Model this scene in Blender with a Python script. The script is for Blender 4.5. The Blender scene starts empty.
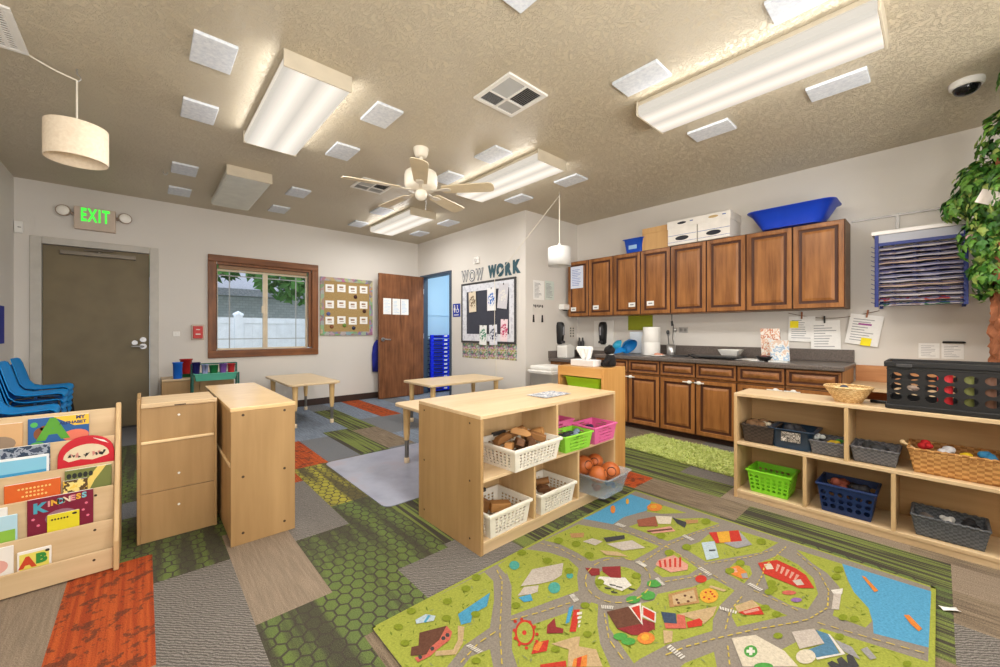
import bpy, bmesh, math, random
from mathutils import Vector, Matrix
random.seed(7)
SC = bpy.context.scene
COL = SC.collection
PI = math.pi

# ------------------------------------------------------------------ materials
def lin(c):
    return tuple(((x/255)/12.92 if x/255 <= .04045 else ((x/255+.055)/1.055)**2.4) for x in c)
def hexc(r, g, b): return lin((r, g, b)) + (1.0,)
_M = {}
class NT:
    def __init__(s, name):
        s.m = bpy.data.materials.new(name); s.m.use_nodes = True
        s.t = s.m.node_tree; s.b = s.t.nodes['Principled BSDF']; s.out = s.t.nodes['Material Output']
    def n(s, typ, **k):
        x = s.t.nodes.new(typ)
        for a, v in k.items():
            if a in x.inputs: x.inputs[a].default_value = v
            else: setattr(x, a, v)
        return x
    def l(s, a, b): s.t.links.new(a, b)
    def coords(s, scale=(1, 1, 1), rot=(0, 0, 0), kind='Object'):
        tc = s.n('ShaderNodeTexCoord'); mp = s.n('ShaderNodeMapping')
        mp.inputs['Scale'].default_value = scale; mp.inputs['Rotation'].default_value = rot
        s.l(tc.outputs[kind], mp.inputs['Vector']); return mp.outputs['Vector']
    def ramp(s, fac, stops, interp='LINEAR'):
        r = s.n('ShaderNodeValToRGB'); r.color_ramp.interpolation = interp
        e = r.color_ramp.elements
        while len(e) < len(stops): e.new(.5)
        for el, (p, c) in zip(e, stops): el.position = p; el.color = c
        s.l(fac, r.inputs['Fac']); return r.outputs['Color']
    def noise(s, vec, scale, detail=3, rough=.5):
        x = s.n('ShaderNodeTexNoise'); x.inputs['Scale'].default_value = scale
        x.inputs['Detail'].default_value = detail; x.inputs['Roughness'].default_value = rough
        s.l(vec, x.inputs['Vector']); return x.outputs['Fac']
    def mix(s, fac, a, b, mode='MIX'):
        x = s.n('ShaderNodeMix'); x.data_type = 'RGBA'; x.blend_type = mode
        for sock, v in ((x.inputs[0], fac), (x.inputs[6], a), (x.inputs[7], b)):
            if hasattr(v, 'is_linked') or hasattr(v, 'links'): s.l(v, sock)
            else: sock.default_value = v
        return x.outputs[2]
    def math(s, op, a, b=0.0):
        x = s.n('ShaderNodeMath'); x.operation = op
        for i, v in enumerate((a, b)):
            if hasattr(v, 'links'): s.l(v, x.inputs[i])
            else: x.inputs[i].default_value = v
        return x.outputs[0]
    def bump(s, h, strength=.3, dist=.01):
        b = s.n('ShaderNodeBump'); b.inputs['Strength'].default_value = strength; b.inputs['Distance'].default_value = dist
        s.l(h, b.inputs['Height']); s.l(b.outputs['Normal'], s.b.inputs['Normal'])
    def color(s, c):
        if hasattr(c, 'links'): s.l(c, s.b.inputs['Base Color'])
        else: s.b.inputs['Base Color'].default_value = c
    def set(s, rough=.5, metal=0, spec=.4):
        s.b.inputs['Roughness'].default_value = rough; s.b.inputs['Metallic'].default_value = metal
        s.b.inputs['Specular IOR Level'].default_value = spec
        return s.m

def plain(name, rgb, rough=.5, metal=0, var=.06, spec=.4, nscale=9):
    """a single-colour procedural material with a little tonal variation"""
    if name in _M: return _M[name]
    t = NT(name); c = hexc(*rgb)
    v = t.coords(); f = t.noise(v, nscale, 3)
    d = tuple(max(0, x*(1-var)) for x in c[:3])+(1,); e = tuple(min(1, x*(1+var)) for x in c[:3])+(1,)
    t.color(t.ramp(f, [(.3, d), (.7, e)]))
    _M[name] = t.set(rough, metal, spec); return _M[name]

def wood(name, dark, light, axis='z', rough=.45, scale=1.0, contrast=(.3, .7), spec=.35):
    if name in _M: return _M[name]
    t = NT(name); s = {'x': (2.2, 26, 26), 'y': (26, 2.2, 26), 'z': (26, 26, 2.2)}[axis]
    v = t.coords(tuple(a*scale for a in s)); f1 = t.noise(v, 1.0, 4, .6)
    v2 = t.coords((3*scale,)*3); f2 = t.noise(v2, 1.3, 2)
    f = t.math('ADD', t.math('MULTIPLY', f1, .7), t.math('MULTIPLY', f2, .3))
    t.color(t.ramp(f, [(contrast[0], hexc(*dark)), (contrast[1], hexc(*light))]))
    _M[name] = t.set(rough, 0, spec); return _M[name]

def weave_mat(name, a, b, pu=.02, pv=.012):
    t = NT(name); v = t.coords((1/pu, 1/pu, 1/pv)); c = t.n('ShaderNodeTexChecker', Scale=1.0); c.inputs['Color1'].default_value = hexc(*a); c.inputs['Color2'].default_value = hexc(*b)
    t.l(v, c.inputs['Vector']); n = t.noise(t.coords(), 50, 3); t.color(t.mix(.35, c.outputs['Color'], t.ramp(n, [(.3, hexc(*b)), (.7, hexc(*a))]))); return t.set(.6)
def emit(name, rgb, strength):
    t = NT(name); t.color((.04, .04, .04, 1)); t.b.inputs['Emission Color'].default_value = hexc(*rgb)
    t.b.inputs['Emission Strength'].default_value = strength; t.set(.5)
    return t.m

# ------------------------------------------------------------------ mesh builder
class MB:
    def __init__(s): s.v = []; s.f = []; s.mi = []; s.cur = 0; s.T = None; s.sm = []; s.smooth = False
    def _p(s, p):
        p = Vector(p)
        if s.T is not None: p = s.T @ p
        s.v.append(p); return len(s.v)-1
    def face(s, idx): s.f.append(list(idx)); s.mi.append(s.cur); s.sm.append(s.smooth)
    def poly(s, pts): s.face([s._p(p) for p in pts])
    def box(s, a, b):
        x0, y0, z0 = (min(a[i], b[i]) for i in range(3)); x1, y1, z1 = (max(a[i], b[i]) for i in range(3))
        i = [s._p(p) for p in ((x0,y0,z0),(x1,y0,z0),(x1,y1,z0),(x0,y1,z0),(x0,y0,z1),(x1,y0,z1),(x1,y1,z1),(x0,y1,z1))]
        for q in ((3,2,1,0),(4,5,6,7),(0,1,5,4),(1,2,6,5),(2,3,7,6),(3,0,4,7)): s.face([i[k] for k in q])
    def loft(s, rings, closed=True, cap=True, smooth=True):
        """rings: list of equal-length point lists"""
        sm = s.smooth; s.smooth = smooth
        I = [[s._p(p) for p in r] for r in rings]; n = len(I[0])
        for a, b in zip(I, I[1:]):
            for k in range(n if closed else n-1):
                s.face([a[k], a[(k+1) % n], b[(k+1) % n], b[k]])
        s.smooth = sm
        if cap:
            s.face(list(reversed([s._p(p) for p in rings[0]]))); s.face([s._p(p) for p in rings[-1]])
    def tube(s, pts, r, n=8, cap=True):
        pts = [Vector(p) for p in pts]; R = r if isinstance(r, (list, tuple)) else [r]*len(pts)
        rings = []; up = None
        for i, p in enumerate(pts):
            d = (pts[min(i+1, len(pts)-1)]-pts[max(i-1, 0)])
            if d.length < 1e-9: d = Vector((0, 0, 1))
            d.normalize()
            if up is None: up = Vector((0, 0, 1)) if abs(d.z) < .9 else Vector((1, 0, 0))
            a = d.cross(up)
            if a.length < 1e-6: a = d.cross(Vector((0, 1, 0)))
            a.normalize(); b = a.cross(d); b.normalize(); up = b
            rings.append([p + (a*math.cos(2*PI*k/n)+b*math.sin(2*PI*k/n))*R[i] for k in range(n)])
        s.loft(rings, True, cap)
    def cyl(s, c, r, z0, z1, n=20, r2=None):
        r2 = r if r2 is None else r2
        s.loft([[(c[0]+r*math.cos(2*PI*k/n), c[1]+r*math.sin(2*PI*k/n), z0) for k in range(n)],
                [(c[0]+r2*math.cos(2*PI*k/n), c[1]+r2*math.sin(2*PI*k/n), z1) for k in range(n)]])
    def lathe(s, prof, c=(0, 0), n=24, cap=True, sy=1):
        s.loft([[(c[0]+r*math.cos(2*PI*k/n), c[1]+sy*r*math.sin(2*PI*k/n), z) for k in range(n)] for r, z in prof], True, cap)
    def ball(s, c, r, n=14, sz=1.0, m=8):
        s.lathe_at(c, [(r*math.sin(PI*(i+.02)/(m+.04)), -r*sz*math.cos(PI*(i+.02)/(m+.04))) for i in range(m+1)], n)
    def lathe_at(s, c, prof, n=16):
        s.loft([[(c[0]+r*math.cos(2*PI*k/n), c[1]+r*math.sin(2*PI*k/n), c[2]+z) for k in range(n)] for r, z in prof])
    def prism(s, poly, h, frame=None):
        """poly: 2-D points; frame: (origin, ex, ey, ez); extrudes along ez by h"""
        o, ex, ey, ez = frame or (Vector((0,0,0)), Vector((1,0,0)), Vector((0,1,0)), Vector((0,0,1)))
        o, ex, ey, ez = Vector(o), Vector(ex), Vector(ey), Vector(ez)
        a = [s._p(o+ex*x+ey*y) for x, y in poly]; b = [s._p(o+ex*x+ey*y+ez*h) for x, y in poly]
        n = len(poly); s.face(list(reversed(a))); s.face(b)
        for k in range(n): s.face([a[k], a[(k+1) % n], b[(k+1) % n], b[k]])
    def build(s, name, mats, parent=None, bevel=0, solid=0, sub=0, smooth=None, seg=2):
        me = bpy.data.meshes.new(name)
        me.from_pydata([tuple(p) for p in s.v], [], s.f)
        mats = mats if isinstance(mats, (list, tuple)) else [mats]
        for m in mats: me.materials.append(m)
        for p, i, q in zip(me.polygons, s.mi, s.sm):
            p.material_index = i; p.use_smooth = q if smooth is None else smooth
        me.validate(); me.update()
        bm = bmesh.new(); bm.from_mesh(me); bmesh.ops.recalc_face_normals(bm, faces=bm.faces[:]) if not solid else None
        bm.to_mesh(me); bm.free()
        o = bpy.data.objects.new(name, me); COL.objects.link(o)
        if parent is not None: o.parent = parent
        if solid:
            w = o.modifiers.new('weld', 'WELD'); w.merge_threshold = .0004
            m = o.modifiers.new('solid', 'SOLIDIFY'); m.thickness = solid; m.offset = 0
        if bevel:
            m = o.modifiers.new('bevel', 'BEVEL'); m.width = bevel; m.segments = seg; m.limit_method = 'ANGLE'; m.angle_limit = .7
        if sub:
            m = o.modifiers.new('sub', 'SUBSURF'); m.levels = sub; m.render_levels = sub
        return o
    # patterned walls -----------------------------------------------------
    def grid_wall(s, p00, p10, p01, p11, nu, nv, skip=None, off=None):
        """bilinear patch of quads; skip(i,j) leaves a hole; off(i,j) shifts a vertex along the normal"""
        p00, p10, p01, p11 = map(Vector, (p00, p10, p01, p11))
        nrm = (p10-p00).cross(p01-p00).normalized(); ids = {}
        for j in range(nv+1):
            for i in range(nu+1):
                u, w = i/nu, j/nv
                p = (p00*(1-u)+p10*u)*(1-w)+(p01*(1-u)+p11*u)*w
                if off: p = p+nrm*off(i, j)
                ids[i, j] = s._p(p)
        for j in range(nv):
            for i in range(nu):
                if skip and skip(i, j): continue
                s.face([ids[i, j], ids[i+1, j], ids[i+1, j+1], ids[i, j+1]])
    def hole_wall(s, p00, p10, p01, p11, nu, nv, r=.38, seg=4, skip=None, squash=1.0, square=False):
        """panel of nu x nv cells with a round hole in each"""
        p00, p10, p01, p11 = map(Vector, (p00, p10, p01, p11))
        def P(u, w): return s._p((p00*(1-u)+p10*u)*(1-w)+(p01*(1-u)+p11*u)*w)
        for j in range(nv):
            for i in range(nu):
                sq = []; ci = []
                for k in range(4):
                    for q in range(seg):
                        t = q/seg; c = [(-1,-1),(1,-1),(1,1),(-1,1),(-1,-1)]
                        x = c[k][0]*(1-t)+c[k+1][0]*t; y = c[k][1]*(1-t)+c[k+1][1]*t
                        a = math.atan2(y, x)
                        sq.append(P((i+.5+x*.5)/nu, (j+.5+y*.5)/nv))
                        ci.append(P((i+.5+x*r)/nu, (j+.5+y*r*squash)/nv) if square else P((i+.5+r*math.cos(a))/nu, (j+.5+r*squash*math.sin(a))/nv))
                n = len(sq)
                if skip and skip(i, j):
                    s.face(sq); continue
                for k in range(n): s.face([sq[k], sq[(k+1) % n], ci[(k+1) % n], ci[k]])

def fr(x, y, z): return Vector((x, y, z))
def thing(name, label, cat, loc=(0, 0, 0), rz=0, group=None, kind=None):
    o = bpy.data.objects.new(name, None); COL.objects.link(o); o.empty_display_size = .05
    o.location = loc; o.rotation_euler = (0, 0, rz)
    return tag(o, label, cat, group, kind)
def tag(o, label=None, cat=None, group=None, kind=None):
    if label: o['label'] = label
    if cat: o['category'] = cat
    if group: o['group'] = group
    if kind: o['kind'] = kind
    return o
def place(o, loc, rz=0, rx=0, ry=0):
    o.location = loc; o.rotation_euler = (rx, ry, rz); return o
def dup(root, loc, rz=0, label=None, group=None):
    r = root.copy(); COL.objects.link(r); r.location = loc; r.rotation_euler = (0, 0, rz)
    if label: r['label'] = label
    if group: r['group'] = group
    for ch in list(root.children):
        c = ch.copy(); COL.objects.link(c); c.parent = r
        for g in list(ch.children):
            d = g.copy(); COL.objects.link(d); d.parent = c
    return r
def struct(name, mb, mats, parent=None, **k):
    o = mb.build(name, mats, parent, **k)
    if parent is None: o['kind'] = 'structure'
    return o

_FONT = None
def text_faces(mb, string, size, origin, ex, ey, ez, depth=.002, bold=0.0, align='CENTER', space=1.0):
    """adds extruded lettering to a mesh builder"""
    cu = bpy.data.curves.new('t', 'FONT'); cu.body = string; cu.size = size; cu.extrude = depth/2; cu.offset = bold
    cu.align_x = align; cu.align_y = 'CENTER'; cu.space_character = space; cu.resolution_u = 3
    ob = bpy.data.objects.new('t', cu); COL.objects.link(ob)
    bpy.context.view_layer.update()
    me = bpy.data.meshes.new_from_object(ob)
    o, ex, ey, ez = Vector(origin), Vector(ex), Vector(ey), Vector(ez)
    ids = [mb._p(o+ex*v.co.x+ey*v.co.y+ez*(v.co.z+depth/2)) for v in me.vertices]
    for p in me.polygons: mb.face([ids[i] for i in p.vertices])
    bpy.data.objects.remove(ob); bpy.data.curves.remove(cu); bpy.data.meshes.remove(me)

# shared material palette
WALL = None
def make_wall(name, rgb):
    t = NT(name); v = t.coords(); f = t.noise(v, 1.2, 3); g = t.noise(v, 90, 2)
    a = hexc(*rgb); b = tuple(x*.965 for x in a[:3])+(1,)
    t.color(t.ramp(f, [(.35, b), (.65, a)])); t.bump(g, .12, .004); return t.set(.75, 0, .25)
M_WALL = make_wall('painted_wall', (219, 215, 209))
M_BLUEWALL = make_wall('pale_blue_paint', (168, 205, 232))
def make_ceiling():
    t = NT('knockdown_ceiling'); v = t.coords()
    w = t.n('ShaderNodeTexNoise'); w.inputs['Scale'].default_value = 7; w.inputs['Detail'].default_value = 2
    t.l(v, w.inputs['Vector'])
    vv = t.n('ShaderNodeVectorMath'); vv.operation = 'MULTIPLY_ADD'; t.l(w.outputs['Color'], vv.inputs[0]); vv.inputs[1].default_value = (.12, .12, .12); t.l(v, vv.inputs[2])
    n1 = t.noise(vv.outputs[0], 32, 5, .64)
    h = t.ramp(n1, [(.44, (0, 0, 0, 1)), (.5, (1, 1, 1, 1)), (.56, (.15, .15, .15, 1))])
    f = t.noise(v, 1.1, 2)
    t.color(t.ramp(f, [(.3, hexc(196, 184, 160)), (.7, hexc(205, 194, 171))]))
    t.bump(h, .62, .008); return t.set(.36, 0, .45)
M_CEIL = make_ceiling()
M_TRIMG = plain('grey_door_frame_paint', (192, 188, 180), .5)
M_OLIVE = plain('olive_brown_door_paint', (118, 106, 80), .55, var=.1, nscale=4)
M_DARKBASE = plain('dark_brown_vinyl_base', (62, 46, 40), .5)
M_STEEL = plain('brushed_steel', (190, 190, 190), .3, .9)
M_CHROME = plain('satin_chrome', (150, 150, 152), .38, 1.0)
M_WHITE = plain('white_plastic', (235, 234, 230), .4, var=.02)
M_OFFW = plain('off_white_enamel', (236, 230, 216), .4, var=.02)
M_BLACK = plain('black_plastic', (28, 28, 30), .4, var=.1)
M_DGREY = plain('dark_grey_plastic', (60, 60, 62), .5)
M_PAPER = plain('white_paper', (240, 240, 238), .8, var=.03, nscale=40)
M_YEL = plain('yellow_sticky_note', (250, 232, 40), .7)
M_CASE = wood('stained_window_casing', (88, 50, 24), (146, 92, 52), 'x', .4)
M_CASEV = wood('stained_window_casing_vertical', (88, 50, 24), (146, 92, 52), 'z', .4)
M_DOORW = wood('walnut_door_veneer', (84, 48, 26), (144, 94, 60), 'z', .4, 1.2)
M_CHERRY = wood('cherry_stained_wood', (104, 62, 30), (178, 120, 68), 'z', .33, .8, (.3, .7), .35)
M_GLAZE = wood('dark_glaze_in_grooves', (58, 30, 18), (84, 46, 26), 'z', .45)
M_CHERRYH = wood('cherry_stained_wood_across', (104, 62, 30), (174, 116, 66), 'y', .33, .8, (.25, .75), .5)
M_CABSIDE = plain('cabinet_side_laminate', (120, 92, 66), .5)
M_BIRCH = wood('birch_ply', (200, 172, 132), (222, 197, 160), 'x', .38, .6)
M_BIRCHY = wood('birch_ply_lengthwise', (200, 172, 132), (222, 197, 160), 'y', .38, .6)
M_BIRCHZ = wood('birch_ply_upright', (192, 160, 114), (216, 186, 142), 'z', .42, .6)
M_PLYBACK = wood('tan_ply_back', (158, 125, 82), (184, 150, 104), 'z', .5, .5)
M_EDGE = wood('pale_ply_edge', (230, 200, 150), (244, 220, 176), 'y', .45)
M_PINE = wood('amber_pine', (180, 128, 68), (210, 162, 98), 'z', .4, .7)
M_PINEY = wood('amber_pine_lengthwise', (184, 134, 72), (214, 168, 104), 'y', .4, .7)
EXPO = 0.0
# ------------------------------------------------------------------ room shell
XL, XW, XK, YR, YB, YE, ZC = -1.01, 3.757, 4.88, -2.3, 3.667, 6.44, 2.745
TH = .12
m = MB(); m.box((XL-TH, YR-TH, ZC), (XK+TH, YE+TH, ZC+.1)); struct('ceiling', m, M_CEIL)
m = MB(); m.box((XL-TH, YR, 0), (XL, YE+TH, ZC)); struct('wall_left', m, M_WALL)
m = MB(); m.box((XL, YR-TH, 0), (XK, YR, ZC)); struct('wall_rear', m, M_WALL)
m = MB(); m.box((XK, YR, 0), (XK+TH, YE, ZC)); struct('wall_right', m, M_WALL)
# far wall with the exit door and the window cut out
DX0, DX1, DZ = -.845, .075, 2.1
WX0, WX1, WZ0, WZ1 = .72, 1.91, .87, 2.07
m = MB()
for a, b in (((XL, 0), (DX0, ZC)), ((DX0, DZ), (DX1, ZC)), ((DX1, 0), (WX0, ZC)), ((WX0, 0), (WX1, WZ0)), ((WX0, WZ1), (WX1, ZC)), ((WX1, 0), (XK+TH, ZC))):
    m.box((a[0], YE, a[1]), (b[0], YE+TH, b[1]))
struct('wall_far', m, M_WALL)
# bathroom box in the corner
BY0, BY1, BZ = 5.40, 6.29, 2.1
m = MB()
for a, b in (((YB, 0), (BY0, ZC)), ((BY0, BZ), (BY1, ZC)), ((BY1, 0), (YE, ZC))):
    m.box((XW, a[0], a[1]), (XW+.1, b[0], b[1]))
m.box((XW+.1, YB, 0), (XK, YB+.1, ZC))
struct('wall_bathroom', m, M_WALL)
m = MB(); m.box((XW+.1, YE-.02, 0), (XK, YE-.001, ZC-.001)); m.box((XK-.02, YB+.12, 0), (XK-.001, YE-.03, ZC-.001)); m.box((XW+.1, YB+.101, 0), (XK-.03, YB+.119, ZC-.001))
m.box((XW+.1, YE-.032, 1.43), (XK-.02, YE-.021, 1.455))
struct('wall_inside', m, M_BLUEWALL)
# baseboards
for nm, a, b in (('baseboard_far', (.2, YE-.012, 0), (XW, YE, .1)), ('baseboard_left', (XL, YR, 0), (XL+.012, YE, .1)), ('baseboard_bathroom', (XW-.012, YB, 0), (XW, BY0-.06, .1)),
                 ('baseboard_right', (XK-.012, YR, 0), (XK, -.4, .1)), ('baseboard_rear', (XL+.02, YR, 0), (XK-.02, YR+.012, .1))):
    m = MB(); m.box(a, b); struct(nm, m, M_DARKBASE, bevel=.004)

# ------------------------------------------------------------------ exit door
d = thing('door_1', 'olive brown steel exit door with a closer under the green lit sign', 'door', (-.385, YE, 0), kind='structure')
m = MB(); fw = .065
for a, b in (((-.517, 0), (-.433, 2.155)), ((.433, 0), (.517, 2.155)), ((-.433, 2.08), (.433, 2.155))):
    m.box((a[0], -.022, a[1]), (b[0], .1, b[1]))
m.build('frame', M_TRIMG, d, bevel=.006)
m = MB(); m.box((-.43, .02, .012), (.43, .065, 2.076)); m.build('leaf', M_OLIVE, d, bevel=.003)
m = MB(); m.box((-.3, -.03, 1.985), (.31, .02, 2.03)); m.cyl((.0, -.005), .018, 2.03, 2.05, 14)
m.tube([(-.12, -.02, 2.045), (.12, -.035, 2.06), (-.05, .0, 2.075)], .009); m.build('closer', plain('aged_aluminium', (118, 110, 98), .45, .4), d, bevel=.006)
m = MB(); m.T = Matrix.Rotation(PI/2, 4, 'X')
m.cyl((.375, 1.035), .03, -.02, .02, 20); m.cyl((.375, 1.035), .02, .02, .03, 16); m.build('deadbolt', M_CHROME, d)
m = MB(); m.T = Matrix.Rotation(PI/2, 4, 'X'); m.cyl((.375, .955), .032, -.02, .012, 20); m.T = None
m.tube([(.375, .0, .955), (.375, -.05, .955), (.345, -.06, .956), (.27, -.055, .958)], .011); m.build('lever', M_CHROME, d)
m = MB(); m.T = Matrix.Rotation(PI/2, 4, 'X'); m.cyl((.30, 1.0), .027, -.02, .016, 20); m.build('thumb_turn', M_CHROME, d)
m = MB(); m.box((-.43, -.02, 0), (.43, .1, .011)); m.build('threshold', M_DGREY, d)

# ------------------------------------------------------------------ window
w = thing('window_1', 'sliding window in a wide stained wood casing with white grids', 'window', (1.31, YE, .78), kind='structure')
m = MB()
m.box((-.69, -.028, 1.285), (.69, .0, 1.375)); m.box((-.69, -.028, .0), (.69, 0, .095)); m.build('casing_rail', M_CASE, w, bevel=.006)
for sx in (-1, 1):
    m = MB(); m.box((sx*.69, -.028, .095), (sx*.598, 0, 1.285)); m.build('casing_stile', M_CASEV, w, bevel=.006)
m = MB()
m.box((-.59, 0, 1.255), (.59, .07, 1.289)); m.box((-.59, 0, .085), (.59, .07, .1)); m.box((-.6, 0, .115), (-.588, .07, 1.255)); m.box((.56, 0, .115), (.6, .07, 1.255))
m.build('jamb_liner', M_CASEV, w)
m = MB(); m.box((-.57, .035, 1.2), (.54, .062, 1.254)); m.build('blind_headrail', plain('blind_headrail', (150, 116, 86), .5), w, bevel=.008)  # the headrail's shadow is put into its brown colour
VIN = plain('almond_vinyl', (214, 200, 176), .45)
m = MB()
for a, b in (((-.59, .1), (.56, .125)), ((-.59, 1.175), (.56, 1.2)), ((-.59, .125), (-.575, 1.175)), ((.535, .125), (.56, 1.175)), ((-.04, .125), (-.01, 1.175)), ((-.01, .125), (.02, 1.175))):
    m.box((a[0], .07, a[1]), (b[0], .115, b[1]))
m.build('sash_frame', VIN, w, bevel=.004)
m = MB()
for x0, x1 in ((-.575, -.04), (.02, .535)):
    for z in (.25, 1.12): m.box((x0, .09, z-.006), (x1, .098, z+.006))
for x in (-.44, .4): m.box((x-.006, .09, .125), (x+.006, .098, 1.175))
m.build('grid_bars', plain('backlit_grid_bar', (168, 172, 174), .5), w)  # white bars toned grey, their backlit shade put into the colour
g = NT('window_glass'); tr = g.n('ShaderNodeBsdfTransparent'); gl = g.n('ShaderNodeBsdfDiffuse'); mx = g.n('ShaderNodeMixShader'); mx.inputs[0].default_value = .012
g.l(tr.outputs[0], mx.inputs[1]); g.l(gl.outputs[0], mx.inputs[2]); g.l(mx.outputs[0], g.out.inputs[0])
for x0, x1 in ((-.575, -.04), (.02, .535)):
    m = MB(); m.box((x0, .102, .125), (x1, .106, 1.175)); m.build('pane', g.m, w)
m = MB(); m.box((-.06, .06, .62), (-.03, .075, .72)); m.build('sash_latch', VIN, w, bevel=.003)

# ------------------------------------------------------------------ outside
m = MB(); m.box((-6, YE+TH, -.35), (9, 16, -.25)); struct('ground', m, plain('outside_grass', (110, 130, 80), .9))
f = thing('vinyl_fence', 'white vinyl privacy fence outside behind the window', 'fence', (1.05, 8.4, -.14))
FV = plain('white_vinyl', (226, 232, 240), .5)
for k in range(-3, 5):
    m = MB(); m.box((k*1.3-.06+.2, -.06, 0), (k*1.3+.06+.2, .06, 1.56)); m.lathe([(.085, 1.56), (.085, 1.59), (.0, 1.64)], (k*1.3+.2, 0), 4); m.build('post', FV, f)
m = MB()
for k in range(70): m.box((-4+k*.13, -.02, .06), (-4+k*.13+.1285, .02, 1.46))
m.box((-4, -.035, 1.42), (5.2, .035, 1.52)); m.box((-4, -.035, .1), (5.2, .035, .24)); m.build('panel', FV, f)
h = thing('house', 'neighbouring grey house with a shingled roof beyond the fence', 'house', (2.6, 12.5, -.25))
t = NT('grey_block_wall'); v = t.coords(rot=(PI/2, 0, 0)); br = t.n('ShaderNodeTexBrick', Scale=3.5); br.inputs['Color1'].default_value = hexc(186, 190, 194); br.inputs['Color2'].default_value = hexc(170, 175, 180); br.inputs['Mortar'].default_value = hexc(158, 162, 168)
t.l(v, br.inputs['Vector']); t.color(br.outputs['Color']); SIDING = t.set(.8)
m = MB(); m.box((-7, 0, 0), (5, 5, 2.45)); m.build('house_wall', SIDING, h)
m = MB(); m.prism([(-.45, 2.3), (-.45, 2.48), (2.5, 3.35), (5.45, 2.48), (5.45, 2.3)], 13.2, ((-7.6, 0, 0), (0, 1, 0), (0, 0, 1), (1, 0, 0)))
m.build('roof', plain('grey_shingles', (150, 152, 160), .9, var=.2, nscale=30), h)
m = MB(); m.box((1.2, -.05, 0), (1.36, .02, 2.35)); m.box((2.3, -.06, .2), (2.4, .0, 2.3)); m.build('downpipe', FV, h)
LEAF1 = plain('garden_leaves', (70, 118, 48), .7, var=.4, nscale=3)
BARK = plain('grey_bark', (92, 74, 58), .9, var=.2)
def garden_tree(loc, r, n, label):
    t = thing('garden_tree', label, 'tree', loc, group=None)
    m = MB(); m.tube([(0, 0, 0), (.05, 0, 1.2), (.0, .05, 2.3)], [.12, .09, .06]); m.build('trunk', BARK, t)
    m = MB(); rr = random.Random(n)
    for k in range(n):
        a = rr.uniform(0, 2*PI); q = r*rr.random()**.5; zz = rr.uniform(-1, 1)
        c = Vector((q*math.cos(a)*1.2, q*math.sin(a)*.8, 2.9+zz*r*.75*math.sqrt(max(0, 1-(q/r)**2)+.05)))
        e1 = Vector((rr.uniform(-1, 1), rr.uniform(-1, 1), rr.uniform(-1, 1))).normalized()*.16; e2 = e1.cross(Vector((rr.uniform(-1, 1), rr.uniform(-1, 1), .3))).normalized()*.07
        m.poly([c-e1, c-e2, c+e1, c+e2])
    m.build('foliage', LEAF1, t)
garden_tree((3.1, 10.4, -.25), 1.15, 900, 'leafy green tree outside behind the right window pane')
garden_tree((.75, 11.0, -.25), .75, 500, 'smaller green tree outside behind the left window pane')

# ------------------------------------------------------------------ bathroom door
M_NAVYF = plain('slate_blue_frame_paint', (62, 78, 96), .45)
d2 = thing('door_2', 'brown wood veneer bathroom door standing open against the far wall', 'door', (XW, 6.29, 0), kind='structure')
m = MB()
m.box((-.02, -.93, 0), (.12, -.885, 2.14)); m.box((-.02, -.005, 0), (.12, .045, 2.14)); m.box((-.02, -.885, 2.095), (.12, -.005, 2.14)); m.build('frame', M_NAVYF, d2, bevel=.004)
m = MB(); m.box((-.865, -.085, .012), (-.022, -.04, 2.105)); m.build('leaf', M_DOORW, d2, bevel=.002)
m = MB(); m.T = Matrix.Translation((-.8, -.085, 1.0)) @ Matrix.Rotation(PI/2, 4, 'X'); m.cyl((0, 0), .033, 0, .012, 20); m.T = None
m.tube([(-.8, -.09, 1.0), (-.8, -.14, 1.0), (-.775, -.15, 1.0), (-.69, -.148, .995)], .011); m.T = Matrix.Translation((-.8, -.04, 1.0)) @ Matrix.Rotation(-PI/2, 4, 'X'); m.cyl((0, 0), .033, 0, .012, 20); m.build('lever', M_CHROME, d2)
for z in (.25, 1.05, 1.85):
    m = MB(); m.cyl((-.012, -.06), .012, z-.045, z+.045, 10); m.build('hinge', M_STEEL, d2)
m = MB(); m.box((-.06, -.7, 0), (.12, -.69, .006))
# papers on that door
BLUEP = plain('pale_blue_print', (176, 204, 232), .8); GREYP = plain('grey_print', (150, 152, 158), .8)
def paper(name, label, w, h, loc, rz=0, cat='paper', roll=0, lines=6, ink=None, group=None, mat=None, parent_wall='y'):
    """a sheet in the local x-z plane facing -y, with printed lines"""
    m = MB(); m.box((-w/2, -.0012, -h/2), (w/2, .0002, h/2)); m.cur = 1
    rr = random.Random(sum(map(ord, label)))
    for k in range(lines):
        z = h/2-h*(.12+.78*(k+.5)/max(lines, 1)); a = -w*.38; b = a+w*rr.uniform(.35, .76)
        m.box((a, -.0018, z-h*.012), (b, -.0012, z+h*.012))
    o = m.build(name, [mat or M_PAPER, ink or GREYP])
    place(o, loc, rz, 0, roll); return tag(o, label, cat, group)
for k, (x, z) in enumerate(((3.036, 1.557), (3.203, 1.555), (3.36, 1.555))):
    paper('notice', ['pale notice on the brown bathroom door nearest the handle edge', 'middle pale notice of three on the brown bathroom door', 'pale notice with a blue dot on the bathroom door nearest the hinges'][k], .145, .27, (x, 6.2045, z), lines=9, ink=BLUEP, group='notices on the bathroom door')
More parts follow.
